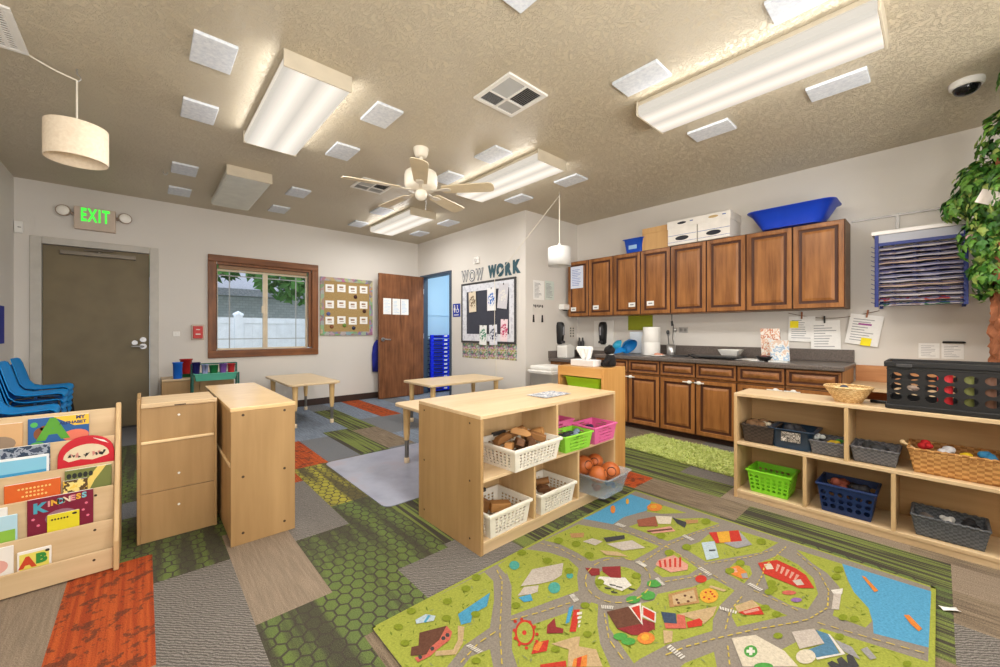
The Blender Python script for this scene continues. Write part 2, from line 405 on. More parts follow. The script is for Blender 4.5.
# coat hanging behind the door
c = thing('coat', 'dark blue garment hanging from a hook behind the open brown door', 'coat', (2.955, YE-.004, .45))
m = MB()
m.loft([[(x*wd, -.03-.04*math.cos(x*PI/2)*dp+.01*math.sin(9*x+z*7), z) for x in [q/6-1 for q in range(13)]] for z, wd, dp in ((0, .09, 1), (.15, .1, 1.4), (.3, .1, 1.6), (.42, .085, 1.5), (.5, .05, 1), (.54, .012, .3))], False, False)
m.build('body', plain('royal_blue_cloth', (34, 42, 140), .9, var=.25), c, solid=.006)
m = MB(); m.tube([(0, 0, .58), (0, -.04, .575), (0, -.05, .55), (0, -.04, .53)], .006); m.build('hook', M_STEEL, c)

# stacked blue cots inside the bathroom: each cot is a thing
M_COT = plain('royal_blue_cot_plastic', (14, 40, 225), .4)
M_COTF = plain('dark_blue_cot_fabric', (16, 26, 92), .7)
def cot():
    t = thing('cot', 'blue stackable sleeping cot at the bottom of the stack in the bathroom', 'cot', (4.19, 6.25, 0), group='blue cots stacked in the bathroom')
    m = MB()
    m.box((-.3, -.055, .02), (-.24, .0, .095)); m.box((.24, -.055, .02), (.3, 0, .095)); m.box((-.24, -.04, .03), (.24, -.005, .092)); m.box((-.3, -.6, .02), (-.26, -.05, .06)) if 0 else None
    m.build('end_frame', M_COT, t, bevel=.01)
    m = MB(); m.box((-.235, -.05, .058), (-.05, -.04, .085)); m.build('hand_slot', M_COTF, t)
    m = MB(); m.box((-.01, -.05, .058), (.055, -.041, .085)); m.build('name_tag', M_PAPER, t)
    m = MB(); m.box((-.27, 0, .06), (.27, .13, .07)); m.build('fabric', M_COTF, t)
    return t
c0 = cot()
for k in range(1, 14):
    dup(c0, (4.19, 6.25, k*.075), 0, 'blue stackable sleeping cot, number %d up in the bathroom stack' % (k+1) if k < 13 else 'topmost blue sleeping cot of the stack in the bathroom')
bl = thing('bathroom_fill_lamp', 'unseen round lamp added to light the blue bathroom', 'lamp', (4.35, 5.2, ZC))  # lamp out of view, added to brighten the bathroom
m = MB(); m.cyl((0, 0), .17, -.03, 0, 24); m.build('base', M_WHITE, bl)
m = MB(); m.lathe([(.15, -.03), (.14, -.06), (.08, -.09), (.01, -.095)], n=24); m.build('diffuser', emit('bathroom_fill_glow', (255, 250, 240), 8), bl)
# ------------------------------------------------------------------ carpet floor of plank tiles
def carpet_base(t, v):
    return t.noise(v, 260, 2, .7)
def carpet(name, kind, c1, c2, c3=None):
    t = NT('carpet_'+name); v = t.coords(); fz = carpet_base(t, v)
    n2 = t.noise(v, 5, 3)
    fuzz = t.ramp(fz, [(.3, (.5, .5, .5, 1)), (.7, (1.35, 1.35, 1.35, 1))])
    A, B = hexc(*c1), hexc(*c2)
    if kind == 'hex':
        w0 = t.n('ShaderNodeTexNoise'); w0.inputs['Scale'].default_value = 9; t.l(v, w0.inputs['Vector'])
        va = t.n('ShaderNodeVectorMath'); va.operation = 'MULTIPLY_ADD'; t.l(w0.outputs['Color'], va.inputs[0]); va.inputs[1].default_value = (.022, .03, 0); t.l(v, va.inputs[2])
        mp = t.n('ShaderNodeMapping'); mp.inputs['Scale'].default_value = (1/.056, 1/.068, 1); t.l(va.outputs[0], mp.inputs['Vector'])
        def lattice(off):
            ad = t.n('ShaderNodeVectorMath'); ad.operation = 'ADD'; ad.inputs[1].default_value = (off[0]+200, off[1]+173.2, 0); t.l(mp.outputs[0], ad.inputs[0])
            sp = t.n('ShaderNodeSeparateXYZ'); t.l(ad.outputs[0], sp.inputs[0])
            return (t.math('ABSOLUTE', t.math('SUBTRACT', t.math('MODULO', sp.outputs[0], 1.0), .5)), t.math('ABSOLUTE', t.math('SUBTRACT', t.math('MODULO', sp.outputs[1], 1.732), .866)))
        def hexd(xy): return t.math('MAXIMUM', t.math('ADD', t.math('MULTIPLY', xy[0], .5), t.math('MULTIPLY', xy[1], .866)), xy[0])
        hd = t.math('MINIMUM', hexd(lattice((0, 0))), hexd(lattice((.5, .866))))
        edge = t.math('SUBTRACT', .5, hd)
        cell = t.ramp(edge, [(.035, (0, 0, 0, 1)), (.1, (1, 1, 1, 1))])
        vs = t.coords((9, .6, 1)); st = t.noise(vs, 1.6, 3)
        fade = t.ramp(st, [(.42, (.12, .12, .12, 1)), (.58, (1, 1, 1, 1))])
        f = t.math('MULTIPLY', cell, fade)
        g2 = t.mix(n2, A, hexc(*c3) if c3 else A)
        col = t.mix(f, B, g2)
    elif kind == 'stripe':
        vs = t.coords((42, .9, 1)); st = t.noise(vs, 1.0, 2)
        f = t.ramp(st, [(.46, (0, 0, 0, 1)), (.54, (1, 1, 1, 1))])
        g2 = t.mix(n2, A, hexc(*c3) if c3 else A)
        col = t.mix(f, B, g2)
    elif kind == 'twill':
        wv = t.n('ShaderNodeTexWave'); wv.inputs['Scale'].default_value = 38; wv.inputs['Distortion'].default_value = 5; wv.inputs['Detail'].default_value = 2; wv.bands_direction = 'DIAGONAL'
        t.l(v, wv.inputs['Vector']); col = t.mix(wv.outputs['Fac'], B, A)
    elif kind == 'orange':
        vs = t.coords((60, 1.5, 1)); st = t.noise(vs, 1.0, 2)
        a = t.mix(t.ramp(st, [(.4, (0, 0, 0, 1)), (.6, (1, 1, 1, 1))]), A, hexc(*c3))
        n = t.noise(v, 17, 4, .7); spots = t.ramp(n, [(.53, (0, 0, 0, 1)), (.57, (1, 1, 1, 1))])
        col = t.mix(t.math('MULTIPLY', spots, .75), a, B)
    else:
        vs = t.coords((90, 5, 1)); st = t.noise(vs, 1, 3)
        col = t.mix(t.ramp(st, [(.35, (0, 0, 0, 1)), (.65, (1, 1, 1, 1))]), B, A)
    t.color(t.mix(1.0, col, fuzz, 'MULTIPLY'))
    t.bump(fz, .35, .004)
    return t.set(.95, 0, .1)
CM = [carpet('orange', 'orange', (182, 88, 46), (90, 58, 46), (154, 68, 40)),
      carpet('green_cells', 'hex', (106, 121, 62), (72, 68, 60), (90, 106, 70)),
      carpet('green_stripes', 'stripe', (104, 116, 62), (70, 66, 58), (122, 132, 74)),
      carpet('grey_twill', 'twill', (136, 131, 126), (88, 84, 80)),
      carpet('beige', 'fine', (146, 131, 114), (132, 118, 103)),
      carpet('brown_lines', 'fine', (140, 125, 106), (106, 93, 79)),
      carpet('blue_daylight_cast', 'fine', (132, 142, 156), (108, 118, 132)),  # far tiles carry the window's bluish daylight in their colour
      carpet('yellow_cells', 'hex', (170, 160, 66), (78, 72, 60), (146, 144, 66)),
      carpet('slate', 'twill', (128, 130, 134), (96, 98, 102))]
OR, GC, GS, GT, BE, BR, BG, YC, SL = range(9)
fm = MB(); TW, X0 = .29, .03
cols = {  # column index: [(y_top, tile kind) ...] read downwards; each plank about .9 long
    -4: [(6.44, BG), (4.9, SL), (4.0, GT), (3.1, BE), (2.2, GC), (1.3, BR)],
    -3: [(6.44, SL), (5.3, BG), (4.4, BR), (3.5, GC), (2.6, BR), (1.9, GC), (.8, BE)],
    -2: [(6.44, BG), (5.0, GT), (4.1, BR), (3.2, OR), (2.9, BE), (2.0, GC), (1.1, GS)],
    -1: [(6.44, SL), (5.4, GC), (4.5, GC), (3.6, SL), (3.3, GC), (2.69, OR), (1.79, BE), (.9, GC)],
    0: [(6.44, BG), (5.9, GT), (5.0, OR), (4.1, BG), (3.27, GC), (2.37, GT), (1.47, BR), (.57, GC)],
    1: [(6.44, SL), (5.3, BG), (4.4, GS), (3.5, GC), (2.67, BE), (1.77, GC), (.87, BR)],
    2: [(6.44, GT), (5.5, BG), (4.6, BG), (3.9, OR), (3.24, GT), (2.335, GC), (1.435, BR), (.5, GC)],
    3: [(6.44, SL), (5.3, BG), (4.43, OR), (3.55, YC), (2.64, GC), (1.73, GT), (.8, GC)],
    4: [(6.44, BG), (5.4, BG), (4.42, SL), (3.57, GT), (2.67, GS), (1.77, GT), (.8, BR)],
    5: [(6.44, BG), (5.6, BG), (4.62, GS), (3.59, GC), (2.6, GT), (1.7, GS), (.8, GT)],
    6: [(6.44, SL), (5.9, GS), (5.0, GS), (4.5, BR), (3.6, SL), (2.7, BE), (1.7, GC), (.8, BR), (-.5, GC)],
    7: [(6.44, BG), (5.99, BG), (5.0, SL), (4.1, BG), (3.2, GT), (2.3, GS), (1.4, BR), (.85, GS), (-.04, GT)],
    8: [(6.44, OR), (6.0, OR), (4.97, SL), (4.1, BG), (3.2, BR), (2.3, GT), (1.75, GS), (.9, GC), (-.04, BR)],
    9: [(6.44, BG), (5.0, BG), (4.1, SL), (3.2, BR), (2.3, OR), (1.48, BR), (.82, GS), (-.04, BE)],
    10: [(6.44, SL), (5.2, BG), (4.3, GT), (3.4, BR), (2.5, BE), (1.9, GS), (1.0, BE), (.1, BR)],
    11: [(6.44, BG), (5.0, BG), (4.1, GT), (3.2, SL), (2.3, GS), (1.4, GT), (.5, BR)],
    12: [(6.44, BG), (4.4, BR), (3.5, GC), (2.6, GS), (1.7, BE), (.8, GT)],
}
for k in range(-4, 17):
    lst = cols.get(k, [(6.44, BG), (3.4, SL), (2.5, BR), (1.6, GT), (.7, BE)])
    x0 = max(XL, X0+k*TW); x1 = min(XK, X0+(k+1)*TW)
    if x1 <= x0: continue
    ys = [y for y, _ in lst]; kinds = [c for _, c in lst]
    while ys[-1] > YR: ys.append(max(ys[-1]-.9, YR)); kinds.append((kinds[-1]+3*len(ys)+k) % 9)
    for i in range(len(ys)-1):
        fm.cur = kinds[i]; fm.poly([(x0, ys[i+1], 0), (x1, ys[i+1], 0), (x1, ys[i], 0), (x0, ys[i], 0)])
fm.cur = 3; fm.box((XL, YR, -.1), (XK, YE, -.002))
fl = MB(); fl.v, fl.f, fl.mi, fl.sm = fm.v, fm.f, fm.mi, fm.sm
struct('floor', fl, CM)

# ------------------------------------------------------------------ ceiling fittings
GLOW = .98; LAMP_W = 24; FILL_W = 88; SIDE_W = 1.8
def area(name, loc, w, h, power, rot=(0, 0, 0), col=(1, .965, .92)):
    l = bpy.data.lights.new(name, 'AREA'); l.shape = 'RECTANGLE'; l.size = w; l.size_y = h; l.energy = power; l.color = col
    o = bpy.data.objects.new(name, l); COL.objects.link(o); o.location = loc; o.rotation_euler = rot; return o
def lamp_glow(name, strength, axis):
    t = NT(name); tc = t.n('ShaderNodeTexCoord'); sp = t.n('ShaderNodeSeparateXYZ'); t.l(tc.outputs['Object'], sp.inputs[0])
    # two tubes behind the lens
    a = t.math('ABSOLUTE', sp.outputs[0]); b = t.math('SUBTRACT', a, .085); c = t.math('ABSOLUTE', b)
    f = t.math('MULTIPLY', c, 11.0)
    s = t.math('SUBTRACT', 1.0, f); s = t.math('MAXIMUM', s, 0.0)
    st = t.math('ADD', t.math('MULTIPLY', s, strength*.45), strength*.62)
    t.color((.12, .12, .115, 1)); t.b.inputs["Emission Color"].default_value = hexc(255, 246, 232); t.l(st, t.b.inputs['Emission Strength'])
    return t.set(.35)
M_GLOW = lamp_glow('lit_lamp_lens', GLOW, 'y')
M_LENSOFF = plain('unlit_lamp_lens', (214, 216, 206), .3)
def ceiling_light(label, x, y, lit=True, L=1.24, Wd=.39):
    t = thing('ceiling_light', label, 'light', (x, y, ZC), group='fluorescent wrap lights on the ceiling')
    m = MB()
    for s in (-1, 1):
        m.box((-Wd/2, s*L/2, -.1), (Wd/2, s*(L/2-.012), 0))
    m.box((-Wd/2+.015, -L/2+.012, -.03), (Wd/2-.015, L/2-.012, 0)); m.build('housing', plain('shaded_white_enamel', (206, 196, 176), .45), t, bevel=.003)  # enamel toned darker, the housing's unlit look put into its colour
    m = MB()
    prof = [(-Wd/2+.012, -.03), (-Wd/2+.004, -.045), (-Wd/2+.004, -.085), (-Wd/2+.022, -.098), (0, -.101), (Wd/2-.022, -.098), (Wd/2-.004, -.085), (Wd/2-.004, -.045), (Wd/2-.012, -.03)]
    m.prism(prof, L-.03, ((0, L/2-.015, 0), (1, 0, 0), (0, 0, 1), (0, -1, 0)))
    m.build('diffuser', M_GLOW if lit else M_LENSOFF, t)
    if lit:
        area('tube_light', (x, y, ZC-.106), Wd-.04, L-.05, LAMP_W)
        for s in (-1, 1): area('side_glow', (x+s*(Wd/2+.012), y, ZC-.062), .06, L-.05, SIDE_W, (0, -s*PI/2, 0))  # thin lights added along the lens sides to brighten the ceiling
    return t
ceiling_light('lit fluorescent ceiling light at the upper left with a dark end cap', .782, 3.1)
ceiling_light('unlit dull ceiling light near the far wall above the window', .782, 5.19, False)
ceiling_light('lit fluorescent ceiling light behind the right fan blade', 2.765, 2.97)
ceiling_light('lit fluorescent ceiling light behind the fan nearest the far wall', 2.745, 5.18)
ceiling_light('large lit fluorescent ceiling light at the upper right nearest the camera', 2.755, .8)
ceiling_light('lit fluorescent ceiling light above the camera', .782, .8)
ceiling_light('lit fluorescent ceiling light at the rear of the room', .782, -1.3)
ceiling_light('lit fluorescent ceiling light at the rear right of the room', 2.755, -1.3)
M_FELT = NT('grey_white_acoustic_felt'); _v = M_FELT.coords(); _f = M_FELT.noise(_v, 38, 4, .7)
M_FELT.color(M_FELT.ramp(_f, [(.35, hexc(206, 213, 224)), (.65, hexc(230, 235, 242))])); M_FELT = M_FELT.set(.85, 0, .2)
PAN = [(.295, 2.79, 'large pale acoustic panel at the upper left of the lit light'), (.297, 3.6, 'pale acoustic panel between the pendant cord and the lit left light'), (.295, 4.985, 'pale acoustic panel left of the unlit ceiling light, by the small hook'),
       (.3, 5.81, 'pale acoustic panel nearest the far wall left of the unlit light'), (1.317, 4.94, 'pale acoustic panel right of the unlit light, nearer the fan'), (1.31, 5.79, 'pale acoustic panel right of the unlit light, by the far wall'),
       (1.306, 2.76, 'pale acoustic panel right of the lit left light, its nearer one'), (1.31, 3.55, 'pale acoustic panel right of the lit left light, its farther one'), (1.3, 1.25, 'pale acoustic panel cut by the top edge at the middle'),
       (2.345, 2.7, 'pale acoustic panel above the fan light, left of its near end'), (2.35, 3.42, 'pale acoustic panel just behind the right fan blade'), (3.36, 2.61, 'pale acoustic panel beside the swag hook of the white pendant'),
       (3.365, 3.4, 'pale acoustic panel right of the fan light near the bathroom wall corner'), (2.35, 4.97, 'pale acoustic panel left of the farthest lit light'), (2.37, 5.79, 'pale acoustic panel left of the farthest lit light by the far wall'),
       (3.34, 4.85, 'pale acoustic panel right of the farthest lit light near the fan'), (3.35, 5.69, 'pale acoustic panel right of the farthest lit light over the bathroom door'), (2.34, 1.26, 'pale acoustic panel left of the largest lit light, its farther one'),
       (2.34, .42, 'pale acoustic panel left of the largest lit light, cut by the top edge'), (3.345, .44, 'pale acoustic panel right of the largest lit light, its nearer one'), (3.355, 1.21, 'pale acoustic panel right of the largest lit light, its farther one')]
for x, y, lab in PAN:
    m = MB(); m.box((-.1, -.15, -.02), (.1, .15, 0)); o = m.build('acoustic_panel', M_FELT, bevel=.004)
    place(o, (x, y, ZC)); tag(o, lab, 'ceiling panel', 'acoustic panels on the ceiling')
M_DUCT = plain('dark_duct', (30, 30, 32), .8)
def diffuser(label, x, y, s=.36):
    t = thing('air_vent', label, 'vent', (x, y, ZC), group='square supply vents')
    h = s/2; m = MB()
    for a, b in (((-h, -h), (h, -h+.03)), ((-h, h-.03), (h, h)), ((-h, -h+.03), (-h+.03, h-.03)), ((h-.03, -h+.03), (h, h-.03)), ((-.008, -h+.03), (.008, h-.03)), ((-h+.03, .03), (h-.03, .046))):
        m.box((a[0], a[1], -.014), (b[0], b[1], 0))
    m.build('frame', M_WHITE, t, bevel=.003)
    m = MB(); m.box((-h+.02, -h+.02, -.003), (h-.02, h-.02, -.001)); m.build('duct', M_DUCT, t)
    m = MB(); i = h-.03
    for (x0, x1, y0, y1, ax, ang) in ((-i, -.008, -i, .03, 'x', .6), (.008, i, -i, .03, 'y', -.6), (-i, -.008, .046, i, 'x', -.7), (.008, i, .046, i, 'y', .7)):
        n = 9
        for k in range(n):
            if ax == 'x':
                yy = y0+(y1-y0)*(k+.5)/n; dy = .006*(1 if ang > 0 else -1)
                m.poly([(x0, yy-dy, -.002), (x1, yy-dy, -.002), (x1, yy+dy, -.012), (x0, yy+dy, -.012)])
            else:
                xx = x0+(x1-x0)*(k+.5)/n; dx = .006*(1 if ang > 0 else -1)
                m.poly([(xx-dx, y0, -.002), (xx-dx, y1, -.002), (xx+dx, y1, -.012), (xx+dx, y0, -.012)])
    m.build('louvers', plain('grey_louver', (176, 176, 174), .5), t, solid=.0015)
diffuser('square white air vent with dark louvers at the top middle', 1.855, 1.953)
diffuser('square air vent with dark louvers behind the left fan blade', 1.87, 4.18)
t = thing('return_grille', 'white slotted return air grille at the top left corner', 'vent', (-.72, 3.305, ZC))
m = MB()
for a, b in (((-.225, -.225), (.225, -.195)), ((-.225, .195), (.225, .225)), ((-.225, -.195), (-.195, .195)), ((.195, -.195), (.225, .195))): m.box((a[0], a[1], -.012), (b[0], b[1], 0))
m.build('frame', M_WHITE, t, bevel=.003)
m = MB(); m.hole_wall((-.195, -.195, -.008), (.195, -.195, -.008), (-.195, .195, -.008), (.195, .195, -.008), 9, 16, .4, 3, squash=.72); m.build('slotted_face', M_WHITE, t, solid=.003)
m = MB(); m.box((-.2, -.2, -.002), (.2, .2, -.0005)); m.build('duct', plain('tan_filter', (120, 104, 78), .9), t)

# ceiling fan
fn = thing('ceiling_fan', 'cream five-bladed ceiling fan at the middle of the ceiling', 'fan', (1.81, 3.05, ZC))
m = MB(); m.lathe([(.035, -.075), (.05, -.07), (.062, -.04), (.066, -.012), (.066, 0)]); m.build('canopy', M_OFFW, fn)
m = MB(); m.cyl((0, 0), .014, -.19, -.06, 12); m.lathe([(.03, -.175), (.03, -.19)], n=16); m.build('downrod', M_OFFW, fn)
m = MB(); m.lathe([(.05, -.375), (.118, -.362), (.14, -.335), (.142, -.3), (.142, -.24), (.135, -.215), (.07, -.19), (.02, -.18)], n=32); m.build('motor_housing', M_OFFW, fn)
m = MB(); m.lathe([(.012, -.455), (.03, -.45), (.05, -.425), (.052, -.4), (.048, -.374)], n=24); m.build('switch_cap', M_OFFW, fn)
M_BLADE = plain('cream_fan_blade', (222, 208, 178), .45)
for q in range(5):
    a = math.radians(-122+72*q)
    m = MB(); R_ = Matrix.Rotation(a, 4, 'Z') @ Matrix.Translation((0, 0, -.372)) @ Matrix.Rotation(math.radians(-12), 4, 'X'); m.T = R_
    pl = [(.2, -.055), (.3, -.06), (.5, -.068), (.6, -.07), (.635, -.06), (.65, -.03), (.65, .03), (.635, .06), (.6, .07), (.5, .068), (.3, .06), (.2, .055), (.185, .03), (.185, -.03)]
    m.prism(pl, .007); b = m.build('blade', M_BLADE, fn, bevel=.002)
    m = MB(); m.T = Matrix.Rotation(a, 4, 'Z') @ Matrix.Translation((0, 0, -.378))
    m.prism([(.09, -.02), (.17, -.012), (.2, -.035), (.26, -.035), (.27, 0), (.26, .035), (.2, .035), (.17, .012), (.09, .02)], .006); m.build('blade_iron', M_OFFW, b, bevel=.002)
m = MB(); m.tube([(.03, -.03, -.42), (.032, -.032, -.5), (.03, -.03, -.53)], .0015, 5); m.ball((.03, -.03, -.535), .006, 8); m.build('pull_chain', M_STEEL, fn)

# swag pendants
M_CORD = plain('white_cord', (228, 222, 208), .6)
sh = NT('cream_linen_shade'); v = sh.coords((1, 1, 1)); f = sh.noise(v, 60, 3); sh.color(sh.ramp(f, [(.3, hexc(232, 216, 192)), (.7, hexc(244, 230, 208))])); sh.b.inputs['Subsurface Weight'].default_value = 0; M_SHADE = sh.set(.8)
p = thing('pendant_lamp', 'cream drum pendant lamp on a white swag cord at the upper left', 'lamp', (-.307, 3.532, ZC))
m = MB(); m.tube([(0, 0, 0), (0, 0, -.03)], .004, 6); m.tube([(0, 0, -.03), (.015, 0, -.045), (.018, 0, -.06), (.005, 0, -.075), (-.012, 0, -.065)], .003, 6); m.build('ceiling_hook', M_STEEL, p)
m = MB(); m.tube([(.0, 0, -.07), (0, 0, -.33)], .005, 8)
pts = []
for k in range(9):
    u = k/8; pts.append((-.19*u, -.0*u, -.07+.065*u-.008*math.sin(PI*u)))
m.tube(pts, .005, 8); m.build('cord', M_CORD, p)
SR, SZ0, SZ1 = .138, -.355, -.565
m = MB(); m.cyl((0, 0), .022, SZ0-.02, -.325, 14); m.cyl((0, 0), .035, SZ0-.008, SZ0-.001, 16)
for k in range(3): a = k*2*PI/3; m.tube([(0, 0, SZ0-.004), ((SR-.002)*math.cos(a), (SR-.002)*math.sin(a), SZ0-.004)], .003, 5)
m.build('socket', M_WHITE, p)
m = MB(); m.loft([[(SR*math.cos(2*PI*k/40), SR*math.sin(2*PI*k/40), z) for k in range(40)] for z in (SZ0, SZ0-.005, -.43, -.5, SZ1+.005, SZ1)], True, False)
m.build('lamp_shade', M_SHADE, p, solid=.004)
m = MB(); m.ball((0, 0, -.44), .033, 14); m.build('bulb', plain('frosted_bulb', (250, 246, 236), .3), p)
p = thing('pendant_lamp', 'small white drum pendant lamp hanging before the kitchen cabinets', 'lamp', (3.588, 2.951, ZC))
m = MB(); m.tube([(0, 0, 0), (.0, 0, -.02), (.015, 0, -.03), (.0, 0, -.045)], .003, 6); m.build('ceiling_hook', M_STEEL, p)
m = MB(); m.tube([(0, 0, -.03), (0, 0, -.6)], .006, 8)
A = Vector((.165, 1.40, -.63)); A = Vector((XW-.01-3.588, 4.25-2.951, 1.905-ZC))
m.tube([Vector((0, 0, -.03))*(1-u)+A*u for u in [k/10 for k in range(11)]], .004, 6)
m.tube([A, A+Vector((-.022, 0, -.02)), A+Vector((-.024, 0, -.94)), A+Vector((.002, 0, -1.0)), A+Vector((.002, 0, -1.55))], .004, 6); m.build('cord', M_CORD, p)
m = MB(); m.cyl((0, 0), .02, -.64, -.59, 12); m.build('socket', M_WHITE, p)
m = MB(); m.loft([[(r*math.cos(2*PI*k/36), r*math.sin(2*PI*k/36), z) for k in range(36)] for r, z in ((.03, -.63), (.118, -.635), (.132, -.645), (.132, -.75), (.132, -.85))], True, False)
m.build('lamp_shade', plain('white_glass_shade', (214, 214, 213), .5), p, solid=.004)
t = thing('ceiling_hook', 'tiny bent hook on the ceiling near the far left wall', 'hook', (.138, 5.158, ZC))
m = MB(); m.tube([(0, 0, 0), (0, 0, -.03), (.02, 0, -.05), (.035, 0, -.035), (.03, 0, -.02)], .004, 6); m.build('wire', M_STEEL, t)
# dome camera
t = thing('security_camera', 'white dome security camera on the ceiling at the upper right', 'camera', (3.93, -.12, ZC))
m = MB(); m.lathe([(.07, -.04), (.078, -.03), (.08, -.01), (.078, 0)], n=28); m.build('housing', M_WHITE, t)
m = MB(); m.lathe([(.003, -.088), (.03, -.083), (.05, -.07), (.06, -.052), (.062, -.04)], n=24); m.build('dome', plain('smoked_dome', (20, 20, 24), .1), t)
# ------------------------------------------------------------------ on the far wall
e = thing('exit_sign', 'lit green EXIT sign with two round emergency lamps above the door', 'sign', (-.412, YE, 2.4))
M_SIGN = plain('beige_sign_housing', (206, 188, 172), .5)
m = MB(); m.box((-.165, -.07, -.125), (.165, 0, .125)); m.build('housing', M_SIGN, e, bevel=.006)
m = MB(); text_faces(m, 'EXIT', .2, (0, -.0705, .03), (.48, 0, 0), (0, 0, 1), (0, -1, 0), .003, .006, space=1.22); m.build('lettering', emit('green_exit_glow', (60, 240, 60), 1.3), e)
for sx in (-1, 1):
    m = MB(); m.tube([(sx*.16, -.035, .04), (sx*.19, -.035, .045)], .018, 10); m.T = Matrix.Translation((sx*.24, -.045, .055)) @ Matrix.Rotation(PI/2, 4, 'X') @ Matrix.Rotation(sx*.25, 4, 'Y')
    m.lathe([(.03, -.03), (.055, -.01), (.062, .02), (.06, .03)], n=24); m.build('lamp_head', plain('lamp_head_beige', (160, 142, 126), .5), e)
    m = MB(); m.T = Matrix.Translation((sx*.24, -.045, .055)) @ Matrix.Rotation(PI/2, 4, 'X') @ Matrix.Rotation(sx*.25, 4, 'Y')
    m.lathe([(.053, .028), (.05, .036), (.02, .042), (.001, .043)], n=24); m.build('lens', plain('clear_lamp_lens', (250, 246, 238), .2), e)
t = thing('door_sensor', 'small white sensor box on the far wall near the left corner', 'sensor', (-.975, YE, 2.225))
m = MB(); m.box((-.03, -.03, -.06), (.03, 0, .06)); m.build('housing', M_WHITE, t, bevel=.005)
m = MB(); m.box((-.005, -.0315, -.005), (.018, -.0295, .002)); m.build('indicator', M_DGREY, t)
t = thing('fire_alarm_pull_station', 'red fire alarm pull station on the wall left of the window', 'alarm', (.515, YE, 1.123))
m = MB(); m.box((-.07, -.02, -.1), (.07, 0, .1)); m.build('guard', plain('clear_tan_guard', (190, 170, 156), .3), t, bevel=.012)
m = MB(); m.box((-.05, -.045, -.08), (.05, -.02, .08)); m.build('body', plain('fire_red', (196, 34, 30), .4), t, bevel=.006)
m = MB(); m.box((-.025, -.055, -.03), (.025, -.045, -.018)); m.box((-.02, -.047, .03), (.02, -.0445, .04)); m.build('handle', M_WHITE, t, bevel=.003)
t = thing('light_switch', 'white light switch plate right of the olive exit door', 'switch', (.3, YE, 1.103))
m = MB(); m.box((-.034, -.007, -.03), (.034, 0, .03)); m.build('plate', M_WHITE, t, bevel=.003)
m = MB(); m.box((-.008, -.016, -.012), (.008, -.007, .012)); m.build('toggle', M_WHITE, t, bevel=.002)
# poster on the left wall
o = paper('poster', 'blue poster on the left wall at the very left edge', .45, .36, (XL+.003, 5.75, 1.09), PI/2, 'poster', mat=plain('deep_blue_print', (36, 50, 150), .7), lines=3)
place(o, (XL+.003, 5.82, 1.2), PI/2)
# cork board with cards
b = thing('bulletin_board', 'cork bulletin board with a patterned border and twelve white cards', 'board', (2.452, YE-.0006, 1.53))
ck = NT('cork'); v = ck.coords(); f = ck.noise(v, 70, 4, .7); ck.color(ck.ramp(f, [(.3, hexc(146, 118, 72)), (.7, hexc(184, 158, 108))])); M_CORK = ck.set(.9)
m = MB(); m.box((-.425, -.014, -.455), (.425, 0, .455)); m.build('cork_panel', M_CORK, b)
bd = NT('patterned_border'); v = bd.coords((14, 14, 14)); vo = bd.n('ShaderNodeTexVoronoi', Scale=1.2); bd.l(v, vo.inputs['Vector'])
bd.color(bd.mix(.7, vo.outputs['Color'], hexc(136, 126, 116))); bd = bd.set(.7)
m = MB()
for a, c in (((-.425, .4), (.425, .46)), ((-.425, -.46), (.425, -.4)), ((-.425, -.4), (-.365, .4)), ((.365, -.4), (.425, .4))): m.box((a[0], -.02, a[1]), (c[0], -.014, c[1]))
m.build('border', bd, b, bevel=.003)
CARD = plain('card_art', (150, 120, 96), .8, var=.5, nscale=25)
for r in range(3):
    for k in range(4):
        x = -.28+.183*k; z = .285-.255*r+((k % 2)*.012)
        m = MB(); m.box((-.065, -.0165, -.06), (.065, -.0145, .06)); m.cur = 1; m.box((-.03, -.0172, -.03), (.035, -.0165, -.02)); m.box((-.035, -.0172, .0), (.03, -.0165, .028))
        o = m.build('card', [M_PAPER, CARD]); place(o, (2.452+x, YE, 1.53+z))
        tag(o, '%s white card in the %s row of the cork board' % (('leftmost', 'second', 'third', 'rightmost')[k], ('top', 'middle', 'bottom')[r]), 'card', 'cards on the cork board')
for k, (x, z, c) in enumerate(((.13, .17, (70, 40, 40)), (.28, -.06, (80, 50, 40)), (.1, -.34, (60, 60, 80)), (-.05, -.3, (110, 140, 60)), (-.25, -.32, (140, 90, 60)), (-.3, -.12, (90, 100, 150)))):
    m = MB(); m.lathe([(.03, 0), (.032, .004), (.0, .006)], n=12); o = m.build('paper_cutout', plain('cutout_%d' % k, c, .8)); place(o, (2.452+x, YE-.0145, 1.53+z), 0, PI/2)
    tag(o, ['small dark red round cutout on the cork board under the top row', 'brown round cutout low at the right side of the cork board', 'slate round cutout by the bottom edge of the cork board', 'olive round cutout below the second bottom card of the board', 'tan round cutout below the leftmost bottom card of the board', 'blue-grey round cutout at the left of the cork board'][k], 'decoration', 'cutouts on the cork board')

